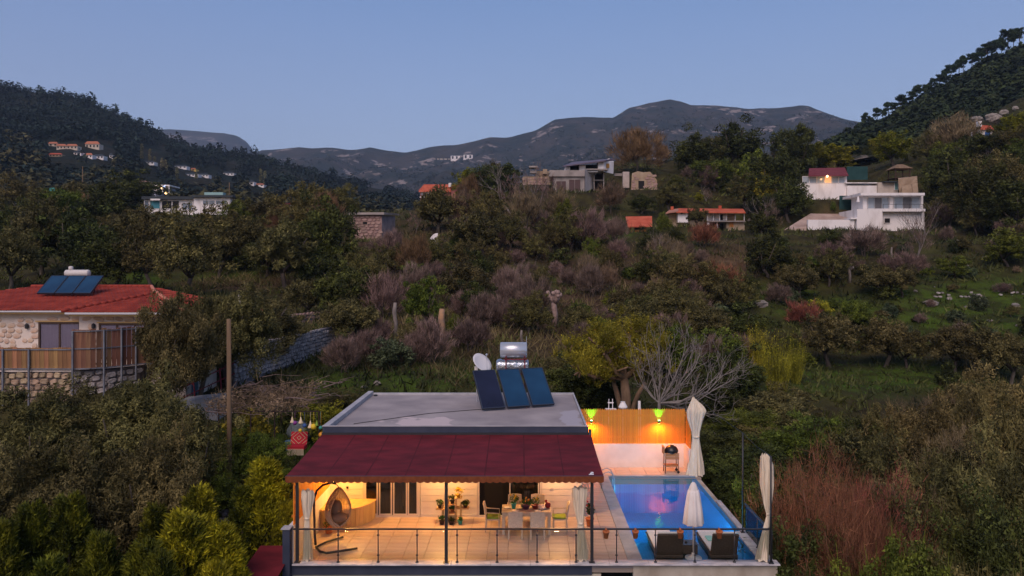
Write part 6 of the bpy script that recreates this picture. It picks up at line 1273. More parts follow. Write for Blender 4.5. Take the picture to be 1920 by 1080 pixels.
# retaining wall under the left villa
rw = thing('retaining_wall', 'retaining wall of rounded tan stones in dark mortar below the board fence', 'stone wall', (X_(110,34), 34, 2)); zt = Z_(697,34)
A1, A2, A3, A4 = (X_(-60,34),34.1), (X_(137,34),34.0), (X_(205,34.7),34.7), (X_(262,35.9),35.9)
mb = MB()
for p, q in ((A1,A2),(A2,A3),(A3,A4)):
    mb.hexa([(p[0],p[1],-.5),(q[0],q[1],-.5),(q[0],q[1]+.5,-.5),(p[0],p[1]+.5,-.5)], [(p[0],p[1],zt),(q[0],q[1],zt),(q[0],q[1]+.5,zt),(p[0],p[1]+.5,zt)])
part('mortar', mb, mat('dark_mortar', (.12,.10,.10), (.18,.15,.14), scale=3, rough=.95), rw)
lay(rw, A1, A2, zt-2.64, zt+.02, .40, .29, S_field, maxn=170); lay(rw, A2, A3, zt-2.0, zt+.02, .40, .29, S_grey, maxn=70); lay(rw, A3, A4, zt-1.8, zt+.02, .40, .29, S_grey, maxn=60)
mb = MB(); mb.box(A1[0], A2[0], 34.0-.06, 34.4, zt+.002, zt+.12); part('coping', mb, cream_mo, rw)
# terrace floor behind it
mb = MB(); vs = [(A1[0],34.3),(A2[0],34.2),(A3[0],34.9),(A4[0],36.1),(A4[0],40),(A1[0],40)]; mb.add([(x,y,zt+.05) for x, y in vs]+[(x,y,zt-.3) for x, y in vs], [tuple(range(6)), tuple(range(11,5,-1))]); struct('paved_yard', mb, cream_mo)
# board fence
bw = mat('fence_board', (.20,.11,.05), (.36,.21,.09), scale=3, rough=.75, obj_rand=.32, stretch=(3,3,.3)); bw2 = mat('fence_board_dark', (.13,.065,.04), (.23,.125,.07), scale=3, rough=.75, obj_rand=.28, stretch=(3,3,.3)); gpost = mat('grey_post', (.11,.12,.15), (.17,.19,.23), scale=3, rough=.6)
bfn = thing('board_fence', 'brown wooden board fence with grey steel posts in front of the stone villa', 'fence', (X_(137,34), 34, zt+.12)); pl = wloc(bfn)
def board_run(p, q, z0, h, m, w=.21):
    p = np.array(p); q = np.array(q); L = np.linalg.norm(q-p); d = (q-p)/L; ang = math.atan2(d[1], d[0]); mb = MB(); mb.box(-w/2+.003, w/2-.003, -.012, .012, 0, h); me = mesh_of('board', mb, m)
    nb = max(1, round(L/w))
    for k in range(nb):
        c = p+d*(k+.5)*L/nb; put('board', me, bfn, (c[0]-pl.x, c[1]-pl.y, z0-pl.z+rs.uniform(-.01,.03)), (0,0,ang), (1,1,rs.uniform(.98,1.03)))
    for zz in (z0+.02, z0+h*.52, z0+h-.06) if h > 1.3 else (z0+.02, z0+h-.07): mb = MB(); nrm_ = np.array([d[1], -d[0]])*.035; mb.beam((p[0]+nrm_[0],p[1]+nrm_[1],zz),(q[0]+nrm_[0],q[1]+nrm_[1],zz),.04,.05); part('rail', mb, gpost, bfn)
z1 = zt+.13
board_run((A1[0],33.95), (A2[0],33.88), z1, .98, bw); arc = [(A2[0]+.02,33.86),(X_(170,34),34.0),(X_(200,34.45),34.45),(X_(228,35.0),35.0),(X_(256,35.6),35.6),(X_(290,36.2),36.2)]
for p, q in zip(arc, arc[1:]): board_run(p, q, z1, 1.82, bw2)
for px, Y, top, bot in ((54,33.8,655,775),(136,33.74,622,740),(195,34.3,618,756),(228,34.9,614,752),(255,35.5,612,712),(5,33.85,655,775)):
    mb = MB(); x = X_(px, Y); mb.box(x-.035,x+.035,Y-.035,Y+.035,Z_(bot,Y),Z_(top,Y)); part('post', mb, gpost, bfn)
# the villa
lv = thing('stone_villa', 'single-storey stone villa with red tiled hip roof at the left', 'house', (-22, 40, zt))
mb = MB(); mb.box(-33,X_(155,37),37.0,44,zt-.1,6.72); mb.box(X_(155,37)+.002,-17.25,36.7,41,zt-1.9,6.62); part('wall', mb, cream_mo, lv)
mb = MB(); mb.box(X_(262,37)+.0,-16.9,36.5,36.69,1.2,zt+.2); part('lower_wall', mb, mat('annex_render', (.30,.26,.24), (.42,.37,.34), scale=1, rough=.9, bump=.01), lv)
win1 = (X_(74,37), X_(153,37)); win2 = (X_(187,36.7), X_(288,36.7))
lay(lv, (-27.5,36.99), (win1[0]-.15,36.99), zt, 6.45, .36, .26, S_cream, maxn=120, miss=.22); lay(lv, (win1[0],36.99), (win1[1],36.99), 6.24, 6.5, .6, .24, S_cream); lay(lv, (X_(157,36.7),36.69), (-17.4,36.69), 6.24, 6.5, .55, .22, S_cream); lay(lv, (X_(157,36.7),36.69), (win2[0]-.1,36.69), 4.4, 6.2, .4, .35, S_cream)
bfrm = mat('brown_frame', (.06,.035,.025), rough=.5); lace = mat('lace_curtain', (.62,.56,.62), (.74,.68,.74), scale=6, rough=.9, stretch=(5,1,.1)); pane_m = glass('window_glass', (.80,.80,.85))
def win(parent, x0, x1, y, z0, z1, cols=2, back=lace, fr=bfrm, t=.06):
    w = MB(); w.box(x0,x1,y-.012,y+.03,z0,z1); wo_ = part('window', w, back, parent)
    f = MB(); f.box(x0,x0+t,y-.08,y-.014,z0,z1); f.box(x1-t,x1,y-.08,y-.014,z0,z1); f.box(x0+t,x1-t,y-.08,y-.014,z1-t,z1); f.box(x0+t,x1-t,y-.08,y-.014,z0,z0+t)
    for k in range(1, cols): c = x0+(x1-x0)*k/cols; f.box(c-t*.45,c+t*.45,y-.078,y-.016,z0+t,z1-t)
    part('frame', f, fr, wo_)
    for k in range(cols): a = x0+(x1-x0)*k/cols; b = x0+(x1-x0)*(k+1)/cols; g_ = MB(); g_.box(a+t*.6,b-t*.6,y-.045,y-.04,z0+t,z1-t); part('pane', g_, pane_m, wo_)
    return wo_
win(lv, win1[0], win1[1], 36.985, 4.35, 6.18, 2, t=.09); win(lv, win2[0], win2[1], 36.685, 4.35, 6.14, 3, t=.09)
tan_w = mat('tan_wood_trim', (.50,.34,.15), rough=.7)
mb = MB(); mb.box(win1[0]-.15,win1[1]+.1,36.9,36.984,6.185,6.25); mb.box(win2[0]-.1,win2[1]+.3,36.6,36.684,6.145,6.21); part('lintel', mb, tan_w, lv)
mb = MB(); mb.box(-33,X_(152,37),36.55,36.7,6.60,6.68); mb.box(X_(128,36),-16.9,36.05,36.2,6.52,6.60); part('eaves_board', mb, tan_w, lv)
mb = MB(); mb.box(-33,X_(122,36.4),36.42,36.56,6.70,6.78); mb.box(X_(123,36),-16.75,35.92,36.04,6.62,6.71); part('gutter', mb, mat('gutter_white', (.55,.56,.60), rough=.5), lv)
roofm = mat('roof_tile_red', (.23,.032,.022), (.36,.060,.036), scale=1.2, rough=.75, detail=6, island=.12)
def tiled(parent, e0, e1, r0, r1, tw=.22, th=.36, m=roofm, name='roof_tiles'):
    """interlocking tiles between an eave e0-e1 and a ridge r0-r1, as real raised rows"""
    e0, e1, r0, r1 = map(np.array, (e0, e1, r0, r1)); e0, e1, r0, r1 = [x.astype(float) for x in (e0, e1, r0, r1)]
    nrm_ = unit(np.cross(e1-e0, (r0+r1)/2-(e0+e1)/2)); nrm_ = nrm_ if nrm_[2] > 0 else -nrm_; H = np.linalg.norm((r0+r1)/2-(e0+e1)/2); nr = max(2, int(H/th)); mb = MB()
    ax = unit(e1-e0)
    for j in range(nr):
        v0, v1 = j/nr, (j+1)/nr+.012; a0 = e0+(r0-e0)*v0; b0 = e1+(r1-e1)*v0; a1 = e0+(r0-e0)*min(v1,1); b1 = e1+(r1-e1)*min(v1,1)
        s0, s1 = max(np.dot(a0-e0, ax), np.dot(a1-e0, ax)), min(np.dot(b0-e0, ax), np.dot(b1-e0, ax)); k0, k1 = math.floor(s0/tw), math.ceil(s1/tw); up = (a1-a0)-ax*np.dot(a1-a0, ax); base = e0+(a0-e0)-ax*np.dot(a0-e0, ax)
        for k in range(k0, k1):
            q0, q1 = max(k*tw, s0), min((k+1)*tw, s1)
            if q1-q0 < .02: continue
            c = (q0+q1)/2; lo, hi = .05, .02; P_ = lambda s_, h, f: base+ax*s_+nrm_*h+up*f
            mb.add([P_(q0,.01+lo*.4,0), P_(c,lo+.035,0), P_(q1-.012,.01+lo*.4,0), P_(q1-.012,.0,1), P_(c,hi+.02,1), P_(q0,.0,1), P_(q0,-.01,0), P_(q1-.012,-.01,0)], [(0,1,4,5),(1,2,3,4),(0,6,7,2,1)])
    o = part(name, mb, m, parent, kind='stuff'); pl = MB(); pl.add([e0-nrm_*.0, e1-nrm_*.0, r1, r0], [(0,1,2,3)]); part('roof_deck', pl, m, parent); return o
def ridge_tiles(parent, a, b, m, step=.36, r=.10):
    a = np.array(a, float); b = np.array(b, float); n = max(1, int(np.linalg.norm(b-a)/step)); pl = wloc(parent); q = MB(); q.tube([(0,0,0),(step*1.02,0,.02)], [r, r*.85], 7); me = mesh_of('ridge_tile', q, m, True); d = unit(b-a); rot = (0, -math.asin(d[2]), math.atan2(d[1], d[0]))
    for k in range(n): p = a+(b-a)*k/n; put('ridge_tile', me, parent, (p[0]-pl.x, p[1]-pl.y, p[2]-pl.z+.04), rot)
ze = 6.80; RA, RB = (-28.3,42,7.85), (-21.4,42,7.85)
tiled(lv, (-33.5,36.4,ze), (-17.9,36.4,ze), RA, RB); tiled(lv, (-17.9,36.4,ze), (-17.9,44.5,ze), RB, RB); tiled(lv, (-33.5,44.5,ze), (-33.5,36.4,ze), RA, RA)
mb = MB(); mb.add([(-17.9,44.5,ze),(-33.5,44.5,ze),RA,RB], [(0,1,2,3)]); part('roof_back', mb, roofm, lv)
AP = (-19.9,39.6,7.55); zw = 6.73
tiled(lv, (-22.75,35.95,zw), (-16.75,35.95,zw), AP, AP); tiled(lv, (-16.75,35.95,zw), (-16.75,43,zw), AP, AP); tiled(lv, (-22.75,40.0,zw+.3), (-22.75,35.95,zw), AP, AP)
rt = mat('ridge_tile_pale', (.48,.17,.12), (.58,.24,.17), scale=4, rough=.8)
ridge_tiles(lv, RA, RB, roofm); ridge_tiles(lv, RB, (-17.9,36.4,ze), rt); ridge_tiles(lv, AP, (-16.75,35.95,zw), rt); ridge_tiles(lv, AP, (-22.75,35.95,zw), roofm)
o0 = np.array([X_(70,39.2), 39.2, Z_(552,39.2)]); collector(o0, np.array([1.,0,0]), np.array([0,1.,0]), .93, 1.55, R(37), .04, ['leftmost blue collector on the red tiled roof','middle blue collector on the red tiled roof','rightmost blue collector on the red tiled roof'], 'solar collectors on the red tiled roof')
Yt2 = 40.9; t = thing('water_tank', 'white horizontal water tank behind the collectors on the red roof', 'water tank', (X_(145,Yt2), Yt2, 7.6)); mb = MB(); mb.lathe((X_(124,Yt2),Yt2,Z_(512.5,Yt2)), [(.04,-.02),(.19,0),(.2,.03),(.2,1.25),(.19,1.28),(.04,1.30)], 20, 'x'); part('cylinder', mb, mat('tank_white', (.55,.53,.52), (.62,.60,.58), scale=2, rough=.5), t, True)
mb = MB(); mb.lathe((X_(133,Yt2),Yt2,Z_(507,Yt2)), [(.10,0),(.12,.02),(.12,.2),(.05,.24)], 12); part('feeder_tank', mb, mat('tank_white', (0,0,0)), t, True); mb = MB(); [mb.beam((X_(p,Yt2),Yt2,7.5),(X_(p,Yt2),Yt2,8.5),.04) for p in (128,162)]; part('stand', mb, iron, t)
for px, lb in ((50,'small black wall lantern left of the villa window'),(175,'small black wall lantern on the villa wall between its windows')):
    Y = 36.9 if px < 100 else 36.6; x, _, z = P(px, 612, Y); mb = MB(); mb.lathe((x,Y,z-.12), [(.05,0),(.09,.05),(.09,.2),(.03,.28)], 10); mb.box(x-.03,x+.03,Y,Y+.09,z+.02,z+.08); solo('wall_lantern', mb, metal_dk, lb, 'lantern', 'lanterns on the stone villa')
mb = MB(); x = X_(448,46); mb.tube([(x,46,Z_(575,46)-1),(x,46,Z_(553,46))], .11, 10); solo('flue_pipe', mb, alu, 'white flue pipe sticking up among the olives right of the red roof', 'flue')
ob = thing('outbuilding', 'low red-tiled outbuilding half hidden behind the olive tree', 'shed', (X_(440,47), 47, 3.2)); mb = MB(); mb.box(X_(440,47),X_(490,47),46.4,50,2.6,5.9); part('wall', mb, pink_st, ob); tiled(ob, (X_(436,46),46,Z_(584,46)), (X_(494,46),46,Z_(584,46)), (X_(442,48.5),48.5,Z_(571,48.5)), (X_(488,48.5),48.5,Z_(571,48.5)))
mb = MB(); mb.box(X_(356,38),X_(372,38),37.9,38.0,2.3,4.4); solo('blue_door', mb, mat('blue_paint', (.10,.22,.34), rough=.6), 'faded blue door behind the olive trunk', 'door')
hr = thing('stair_handrail', 'rusty red handrail rising past the blue door', 'handrail', (X_(375,36), 36, 2)); mb = MB(); mb.beam(P(340,728,36),P(440,680,38),.05); mb.beam(P(345,745,36),P(440,700,38),.04); part('rail', mb, redst, hr); mb = MB(); [mb.beam(P(a,b,36.2),P(a+3,c,36.2),.05) for a, b, c in ((358,690,722),(363,715,752),(412,690,730))]; part('post', mb, redst, hr)
mb = MB(); x, y, z = P(352,752,35.6); mb.hexa([(x-.3,y-.4,z-1.2),(x+1.6,y-.4,z-1.2),(x+1.6,y+.7,z-1.2),(x-.3,y+.7,z-1.2)], [(x-.3,y-.4,z+.02),(x+1.6,y-.3,z+.25),(x+1.6,y+.7,z+.3),(x-.3,y+.7,z+.1)]); solo('stone_landing', mb, coping_m, 'pale sloping stone landing below the rusty handrail', 'landing')
# long dry-stone wall
dw = thing('dry_stone_wall', 'long grey dry-stone wall climbing away to the right of the olive trees', 'stone wall', (X_(530,49), 49, 2)); W1, W2 = (X_(438,41),41.), (X_(628,58),58.)
d_ = unit(np.array([W2[0]-W1[0], W2[1]-W1[1]])); n_ = np.array([-d_[1], d_[0]])*.45; mb = MB(); mb.hexa([(*W1,.5),(*W2,.5),(W2[0]+n_[0],W2[1]+n_[1],.5),(W1[0]+n_[0],W1[1]+n_[1],.5)], [(*W1,Z_(658,41)),(*W2,Z_(612,58)),(W2[0]+n_[0],W2[1]+n_[1],Z_(612,58)),(W1[0]+n_[0],W1[1]+n_[1],Z_(658,41))]); part('wall_core', mb, mat('wall_core_grey', (.13,.12,.14), (.22,.21,.23), scale=3, rough=.95, bump=.02), dw)
lay(dw, W1, W2, 2.5, lambda u: Z_(658,41)*(1-u)+Z_(612,58)*u+.16, .44, .25, S_grey, maxn=300)
dw2 = thing('dry_stone_wall', 'short pale rubble wall on the terrace above the long dry-stone wall', 'stone wall', (X_(575,66), 66, 4)); q1, q2 = (X_(522,62),62.), (X_(622,70),70.)
mb = MB(); mb.hexa([(*q1,3.4),(*q2,3.6),(q2[0],q2[1]+.5,3.6),(q1[0],q1[1]+.5,3.4)], [(*q1,Z_(590,62)),(*q2,Z_(586,70)),(q2[0],q2[1]+.5,Z_(586,70)),(q1[0],q1[1]+.5,Z_(590,62))]); part('wall_core', mb, grey_st, dw2); lay(dw2, q1, q2, 3.8, 5.1, .5, .32, S_pink, maxn=120)
# ================================================================== far houses
def bpx(mb, x0, x1, top, bot, Y, d, yoff=0): return mb.box(X_(x0,Y), X_(x1,Y), Y+yoff, Y+yoff+d, Z_(bot,Y), Z_(top,Y))
wht = mat('far_white', (.62,.59,.57), (.82,.80,.80), scale=.7, rough=.9, bump=.01, bscale=4, detail=8, contrast=(.3,.5), stretch=(1,1,.35)); drk = mat('dark_opening', (.016,.015,.017), rough=.9); slate = mat('dark_roof', (.035,.045,.055), rough=.7); conc = mat('old_concrete', (.22,.20,.19), (.38,.34,.32), scale=.5, rough=.95, bump=.02, bscale=3, detail=8)
redr = mat('far_red_tiles', (.40,.075,.04), (.52,.13,.07), scale=.8, rough=.85, bump=.04, bscale=3); maroon = mat('far_maroon', (.13,.025,.035), (.17,.04,.05), scale=1, rough=.85); blueg = mat('blue_glass', (.10,.15,.22), rough=.15, spec=.8); paleg = mat('pale_glass', (.30,.36,.42), (.38,.44,.50), scale=.8, rough=.2, spec=.6); orw = mat('orange_plank', (.32,.12,.03), (.42,.18,.05), scale=1, rough=.8); tealm = mat('teal_netting', (.012,.045,.045), (.02,.06,.06), scale=1, rough=.9)
def hs(name, lb, cat, px, Y, bot): return thing(name, lb, cat, (X_(px,Y), Y, Z_(bot,Y)))
def hp_(t, nm, m, *rects, **k):
    mb = MB()
    for r in rects: bpx(mb, *r)
    return part(nm, mb, m, t, **k)
def wpx(t, x0, x1, top, bot, Y, m=blueg, fm=None, n=1, proud=.12):
    mb = MB(); bpx(mb, x0, x1, top, bot, Y, .08, -proud); w = part('window', mb, m, t); s = .09; f = MB(); a, b, c, d = X_(x0,Y), X_(x1,Y), Z_(bot,Y), Z_(top,Y); y = Y-proud-.05
    f.box(a-s,a,y,y+.13,c-s,d+s); f.box(b,b+s,y,y+.13,c-s,d+s); f.box(a,b,y,y+.13,d,d+s); f.box(a,b,y,y+.13,c-s,c)
    for k in range(1, n): q = a+(b-a)*k/n; f.box(q-s*.4,q+s*.4,y+.01,y+.045,c,d)
    part('frame', f, fm or wht, w); return w
# white house with dark flat roofs
Y = 214.; h = hs('white_house','long white house with dark flat roofs on the left hillside','house',350,Y,402)
hp_(h,'wall',wht,(270,363,374,404,Y,7),(363.3,432,370,404,Y-3,9),(423,432,404.2,414,Y-3,4)); hp_(h,'roof',slate,(265,365,368,373.6,Y-1.2,9),(359,437,366,369.7,Y-4.2,11.5)); hp_(h,'water_heater',mat('teal_panel', (.25,.42,.42), rough=.4),(383,418,360.5,365.6,Y,2))
for a, b, m in ((272,279,blueg),(282,300,mat('teal_curtain', (.05,.22,.28), rough=.6)),(304,322,drk),(324,336,drk)): wpx(h,a,b,377,391,Y,m)
wpx(h,343,361,381,393,Y,blueg,n=2); wpx(h,381,403,376,383,Y-3,blueg,n=2); wpx(h,405,425,376,383,Y-3,blueg,n=2); hp_(h,'balcony_band',wht,(282,300,372.5,375.5,Y-1.4,.15))
# string lights house
Y = 300.; h = hs('terraced_house','terraced house hung with warm string lights above the dark flat roofs','house',290,Y,372)
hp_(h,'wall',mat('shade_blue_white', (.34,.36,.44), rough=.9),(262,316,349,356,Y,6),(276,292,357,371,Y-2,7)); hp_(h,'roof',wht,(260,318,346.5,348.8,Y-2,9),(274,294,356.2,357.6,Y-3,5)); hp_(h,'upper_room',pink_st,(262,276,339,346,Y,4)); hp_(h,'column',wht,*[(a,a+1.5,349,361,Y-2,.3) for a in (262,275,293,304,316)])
for i, (a, b) in enumerate(((264,351.5),(273,351.8),(285,351.5),(296,351.5),(303,353),(311,362),(269,363),(280,360),(308,349.6))):
    x, y, z = P(a, b, Y-2.3); mb = MB(); mb.ball((x,y,z), .30 if i != 5 else .45, 8, 6); part('bulb', mb, emis('string_bulb', (1,.62,.25), 5.) if i < 7 else emis('string_bulb_blue', (.45,.6,1), 5.), h)
mb = MB(); mb.tube([P(a, b-1.2, Y-2.3) for a, b in ((262,350),(273,351.8),(285,351.2),(296,351.3),(311,351))], .05, 4); part('wire', mb, metal_dk, h)
# half hidden white house, red roofs, teal tank
Y = 220.; h = hs('white_house','half-hidden white house with thin red roof edge among the trees','house',525,Y,405); hp_(h,'wall',wht,(499,557,384,408,Y,7)); hp_(h,'roof',maroon,(497,559,380.5,383.6,Y-.6,8)); wpx(h,506,516,388,398,Y,drk); wpx(h,528,545,388,400,Y,drk,n=2)
Y = 230.; h = hs('small_house','small house with red roof and teal water tank at the far left','house',100,Y,382); hp_(h,'wall',wht,(92,116,374,382,Y,5)); hp_(h,'roof',redr,(90,118,370.5,373.7,Y-.5,6)); hp_(h,'water_tank',mat('teal_tank', (.06,.28,.26), rough=.5),(93,106,352,358,Y+1,2)); hp_(h,'tank_stand',slate,(94,95,358.2,370.3,Y+1,.3),(104,105,358.2,370.3,Y+1,.3))
Y = 225.; h = hs('small_house','low house with a dull red roof left of the dark flat roofs','house',168,Y,382); hp_(h,'wall',pink_st,(152,186,374,382,Y,5)); mb = MB(); mb.hexa([P(149,375,Y-.6),P(189,375,Y-.6),P(186,372,Y+5),P(152,372,Y+5)],[P(158,368,Y+2),P(180,368,Y+2),P(180,367.6,Y+3),P(158,367.6,Y+3)]); part('roof', mb, redr, h)
# pink brick house
Y = 250.; h = hs('brick_house','pink brick house with red roofs and white windows on the skyline','house',800,Y,378); hp_(h,'wall',mat('brick_pink', (.30,.10,.09), (.38,.16,.13), scale=1, rough=.9),(788,845,358,378,Y,7),(846,862,352,376,Y-1,8)); mb = MB()
mb.hexa([P(785,360,Y-1),P(847,360,Y-1),P(847,356,Y+8),P(785,356,Y+8)],[P(795,346,Y+3),P(842,346,Y+3),P(842,345.6,Y+3.6),P(795,345.6,Y+3.6)]); part('roof', mb, redr, h); hp_(h,'side_roof',redr,(843,864,346,351.8,Y-2,9)); hp_(h,'chimney',wht,(841,846,343,350.5,Y-2.6,.6)); hp_(h,'balcony',wht,(787,806,368.5,370.5,Y-1.5,1.2))
for a in (790,795,801,806,812): wpx(h,a,a+2.6,360.5,365.5,Y,blueg)
hp_(h,'blue_shed',mat('shed_blue', (.18,.24,.34), rough=.8),(864,874,358,374,Y-1,3))
# stone hut
Y = 113.; h = hs('stone_hut','small abandoned stone hut with flat concrete roof in the middle of the slope','hut',698,Y,452); hp_(h,'wall',pink_st,(660,716,404,456,Y,5)); mb = MB(); b_ = [P(716,456,Y),P(741,452,Y+4),P(739,452,Y+5),P(714,456,Y+5)]; t_ = [P(716,404,Y),P(741,405,Y+4),P(739,405,Y+5),P(714,404,Y+5)]; mb.hexa(b_, t_); part('side_wall', mb, mat('grey_side', (.20,.18,.20), (.28,.25,.27), scale=1, rough=.95), h)
mb = MB(); mb.hexa([P(654,402.5,Y-.6),P(720,402.5,Y-.6),P(748,404,Y+5),P(680,404,Y+5)],[P(654,398.5,Y-.6),P(720,398,Y-.6),P(748,400.5,Y+5),P(680,400.5,Y+5)]); part('roof', mb, conc, h)
lay(h, (X_(661,Y),Y-.01), (X_(715,Y),Y-.01), Z_(454,Y), Z_(404.5,Y), .72, .46, S_pink); wpx(h,681,689,416,421,Y,drk,pink_st)
Y = 110.; mb = MB(); a = [P(803,460,Y),P(821,460,Y)]; mb.add([P(803,460,Y),P(821,460,Y),P(821,437,Y),P(815,438,Y),P(811,441,Y),P(808,444,Y),P(804,452,Y)]+[P(803,460,Y+.5),P(821,460,Y+.5),P(821,437,Y+.5),P(815,438,Y+.5),P(811,441,Y+.5),P(808,444,Y+.5),P(804,452,Y+.5)], [tuple(range(7)),tuple(range(13,6,-1))]+[(i,7+i,7+(i+1)%7,(i+1)%7) for i in range(7)]); solo('wall_stub', mb, wht, 'broken white plastered wall stub standing alone on the slope', 'ruin')
# ruined concrete house
Y = 160.; h = hs('ruined_house','half-ruined grey concrete house with white upper storey high on the hill','house',1090,Y,362)
hp_(h,'lower_wall',conc,(1038,1096,331,362,Y,8)); hp_(h,'parapet',conc,(1030,1096.5,319,330.6,Y-.5,8.5)); mb = MB(); mb.hexa([P(1097,360,Y),P(1111,354,Y+4),P(1109,354,Y+5),P(1095,360,Y+5)],[P(1097,317,Y),P(1111,320,Y+4),P(1109,320,Y+5),P(1095,317,Y+5)]); part('side_wall', mb, mat('light_concrete', (.40,.38,.38), (.48,.45,.45), scale=1, rough=.9), h)
hp_(h,'upper_wall',wht,(1060,1069,313,324,Y+1.5,5),(1086.2,1098,310,322,Y+1.5,5),(1069.2,1086,320,324,Y+1.5,5),(1121.2,1132,303,320,Y+1.5,5),(1098.2,1121,320,322.5,Y+1.5,5)); hp_(h,'dark_room',drk,(1062,1131,309,321.5,Y+3,2)); mb = MB()
mb.hexa([P(1131.5,322,Y+1.4),P(1150,326,Y+5),P(1149,326,Y+8),P(1133,322,Y+8)],[P(1131.5,302,Y+1.4),P(1151,303,Y+5),P(1150,302,Y+8),P(1142,297,Y+8)]); g_ = part('gable_wall', mb, wht, h); mb = MB(); x, y, z = P(1139.5,311,Y+2.4); mb.box(x-.35,x+.35,y-.12,y+.2,z-.5,z+.5); part('window', mb, mat('ochre_shutter', (.25,.14,.04), rough=.8), h)
mb = MB(); mb.hexa([P(1055,313,Y-.5),P(1136,302.5,Y+.5),P(1152,300,Y+9),P(1075,306,Y+9)],[P(1055,311,Y-.5),P(1136,300,Y+.5),P(1150,297,Y+9),P(1075,303.5,Y+9)]); part('roof', mb, mat('tin_roof', (.09,.07,.10), (.15,.12,.16), scale=.6, rough=.5), h)
for a, b, c, d in ((1043,1061,340,360),(1067,1088,337,358)): wpx(h,a,b,c,d,Y,mat('dusky_opening', (.10,.065,.065), rough=.9),conc,n=2)
hp_(h,'column',conc,(1113,1115,318,358,Y+3,.4),(1131,1133,320,360,Y+3,.4)); hp_(h,'floor_slab',conc,(1097,1140,316,318.5,Y+1,6),(1112,1133,337,338.5,Y+3.2,4)); hp_(h,'dark_room',drk,(1113,1132,321,355,Y+6,.4))
h = hs('stone_outbuilding','low tumbledown stone walls left of the ruined concrete house','ruin',1008,Y,345); yst = mat('ochre_stone', (.30,.22,.14), (.42,.33,.24), scale=.6, rough=.95, bump=.05, bscale=3); hp_(h,'wall',yst,(980,1032,331,346,Y+1,1),(1005,1045,321,331,Y+5,4),(1018,1026,317,326,Y+4,2)); hp_(h,'turret',conc,(994,996,314,324,Y+3,.4),(1004,1006,314,324,Y+3,.4),(992,1008,311,313.8,Y+2,2.5),(994,1006,320,324.5,Y+2.8,1.5)); lay(h,(X_(981,Y+1),Y+.98),(X_(1031,Y+1),Y+.98),Z_(346,Y),Z_(331,Y),1.1,.55,S_pink)
# roofless stone ruin
Y = 165.; h = hs('stone_ruin','roofless stone ruin with a dark doorway right of the concrete house','ruin',1195,Y,356); mb = MB(); pts = [(1183,357),(1232,357),(1232,338),(1226,330),(1219,322),(1206,323),(1196,321),(1185,325)]
mb.add([P(a,b,Y) for a,b in pts]+[P(a,b,Y+.7) for a,b in pts], [tuple(range(8)),tuple(range(15,7,-1))]+[(i,8+i,8+(i+1)%8,(i+1)%8) for i in range(8)]); part('wall', mb, yst, h); hp_(h,'doorway',drk,(1197,1208,339,354,Y-.06,.05)); hp_(h,'pillar',mat('pale_pillar', (.42,.36,.33), (.50,.44,.41), scale=1, rough=.95),(1168,1180,322,352,Y+2,1)); hp_(h,'beam',conc,(1152,1168,325,330,Y+3,1)); lay(h,(X_(1184,Y),Y-.01),(X_(1231,Y),Y-.01),Z_(357,Y),Z_(327,Y),1.1,.6,S_pink,skip=lambda x,z: X_(1195,Y)<x<X_(1210,Y))
# red-roofed hut
Y = 130.; h = hs('red_roofed_hut','tiny hut with a bright red sloping roof and orange plank wall','hut',1198,Y,438); hp_(h,'wall',orw,(1182,1212,425,438,Y,3)); mb = MB(); mb.hexa([P(1177,426.5,Y-.8),P(1223,425.5,Y-.8),P(1222.5,406,Y+3.4),P(1173,407,Y+3.4)],[P(1177,425,Y-.8),P(1223,424,Y-.8),P(1222.5,405,Y+3.4),P(1173,406,Y+3.4)]); part('roof', mb, redr, h); hp_(h,'doorway',drk,(1190,1207,426,430.5,Y-.06,.05))
# farmhouse
Y = 148.; h = hs('farmhouse','long two-storey farmhouse with red tiled roof and open ground floor','house',1325,Y,438)
hp_(h,'wall',wht,(1271,1290,398,417,Y-1,6),(1325,1362,400,415,Y+.8,4)); hp_(h,'stone_wall',yst,(1253,1270.6,399,437,Y+.5,5),(1290.3,1327,400,437,Y+.9,4),(1362.3,1396,413,437,Y,5),(1362.3,1380,401,412.7,Y+1.2,3)); hp_(h,'porch_wall',mat('porch_beige', (.42,.34,.26), (.50,.42,.34), scale=1, rough=.95),(1272,1288,418,437,Y,4)); hp_(h,'dark_opening',drk,(1328,1362,416,437,Y+2.5,.4)); hp_(h,'post',wht,(1326,1330,417,439,Y-.6,.4),(1344,1346,416,437,Y,.3))
hp_(h,'floor_slab',conc,(1324,1398,414.2,416,Y-.8,5)); hp_(h,'column',wht,*[(a,a+1.1,399,413.6,Y-.8,.15) for a in (1326,1337,1349,1362,1378,1395)]); mb = MB(); mb.hexa([P(1268,399,Y-1.8),P(1398,400,Y-1.8),P(1396,395,Y+5),P(1270,394,Y+5)],[P(1268,397.2,Y-1.8),P(1398,398,Y-1.8),P(1393,391.5,Y+2.5),P(1272,390.5,Y+2.5)]); part('roof', mb, redr, h)
mb = MB(); mb.hexa([P(1248,401,Y-.5),P(1271,397.5,Y-1.8),P(1274,394,Y+5),P(1252,398,Y+5)],[P(1248,399,Y-.5),P(1271,395.5,Y-1.8),P(1274,390.5,Y+3),P(1256,393,Y+3)]); part('side_roof', mb, mat('pale_red_tiles', (.36,.17,.13), (.46,.24,.18), scale=1, rough=.9), h); hp_(h,'chimney',redr,(1258,1263,387,396,Y+2,.6),(1348,1353,385.5,392,Y+2,.6)); wpx(h,1276,1280,398.6,401.4,Y-1,drk); wpx(h,1349,1355,402,413,Y+.8,drk); wpx(h,1335,1339,402,408,Y+.8,drk); wpx(h,1273.5,1277,421,429,Y,drk,yst); wpx(h,1367,1375,416,426,Y,orw,yst)
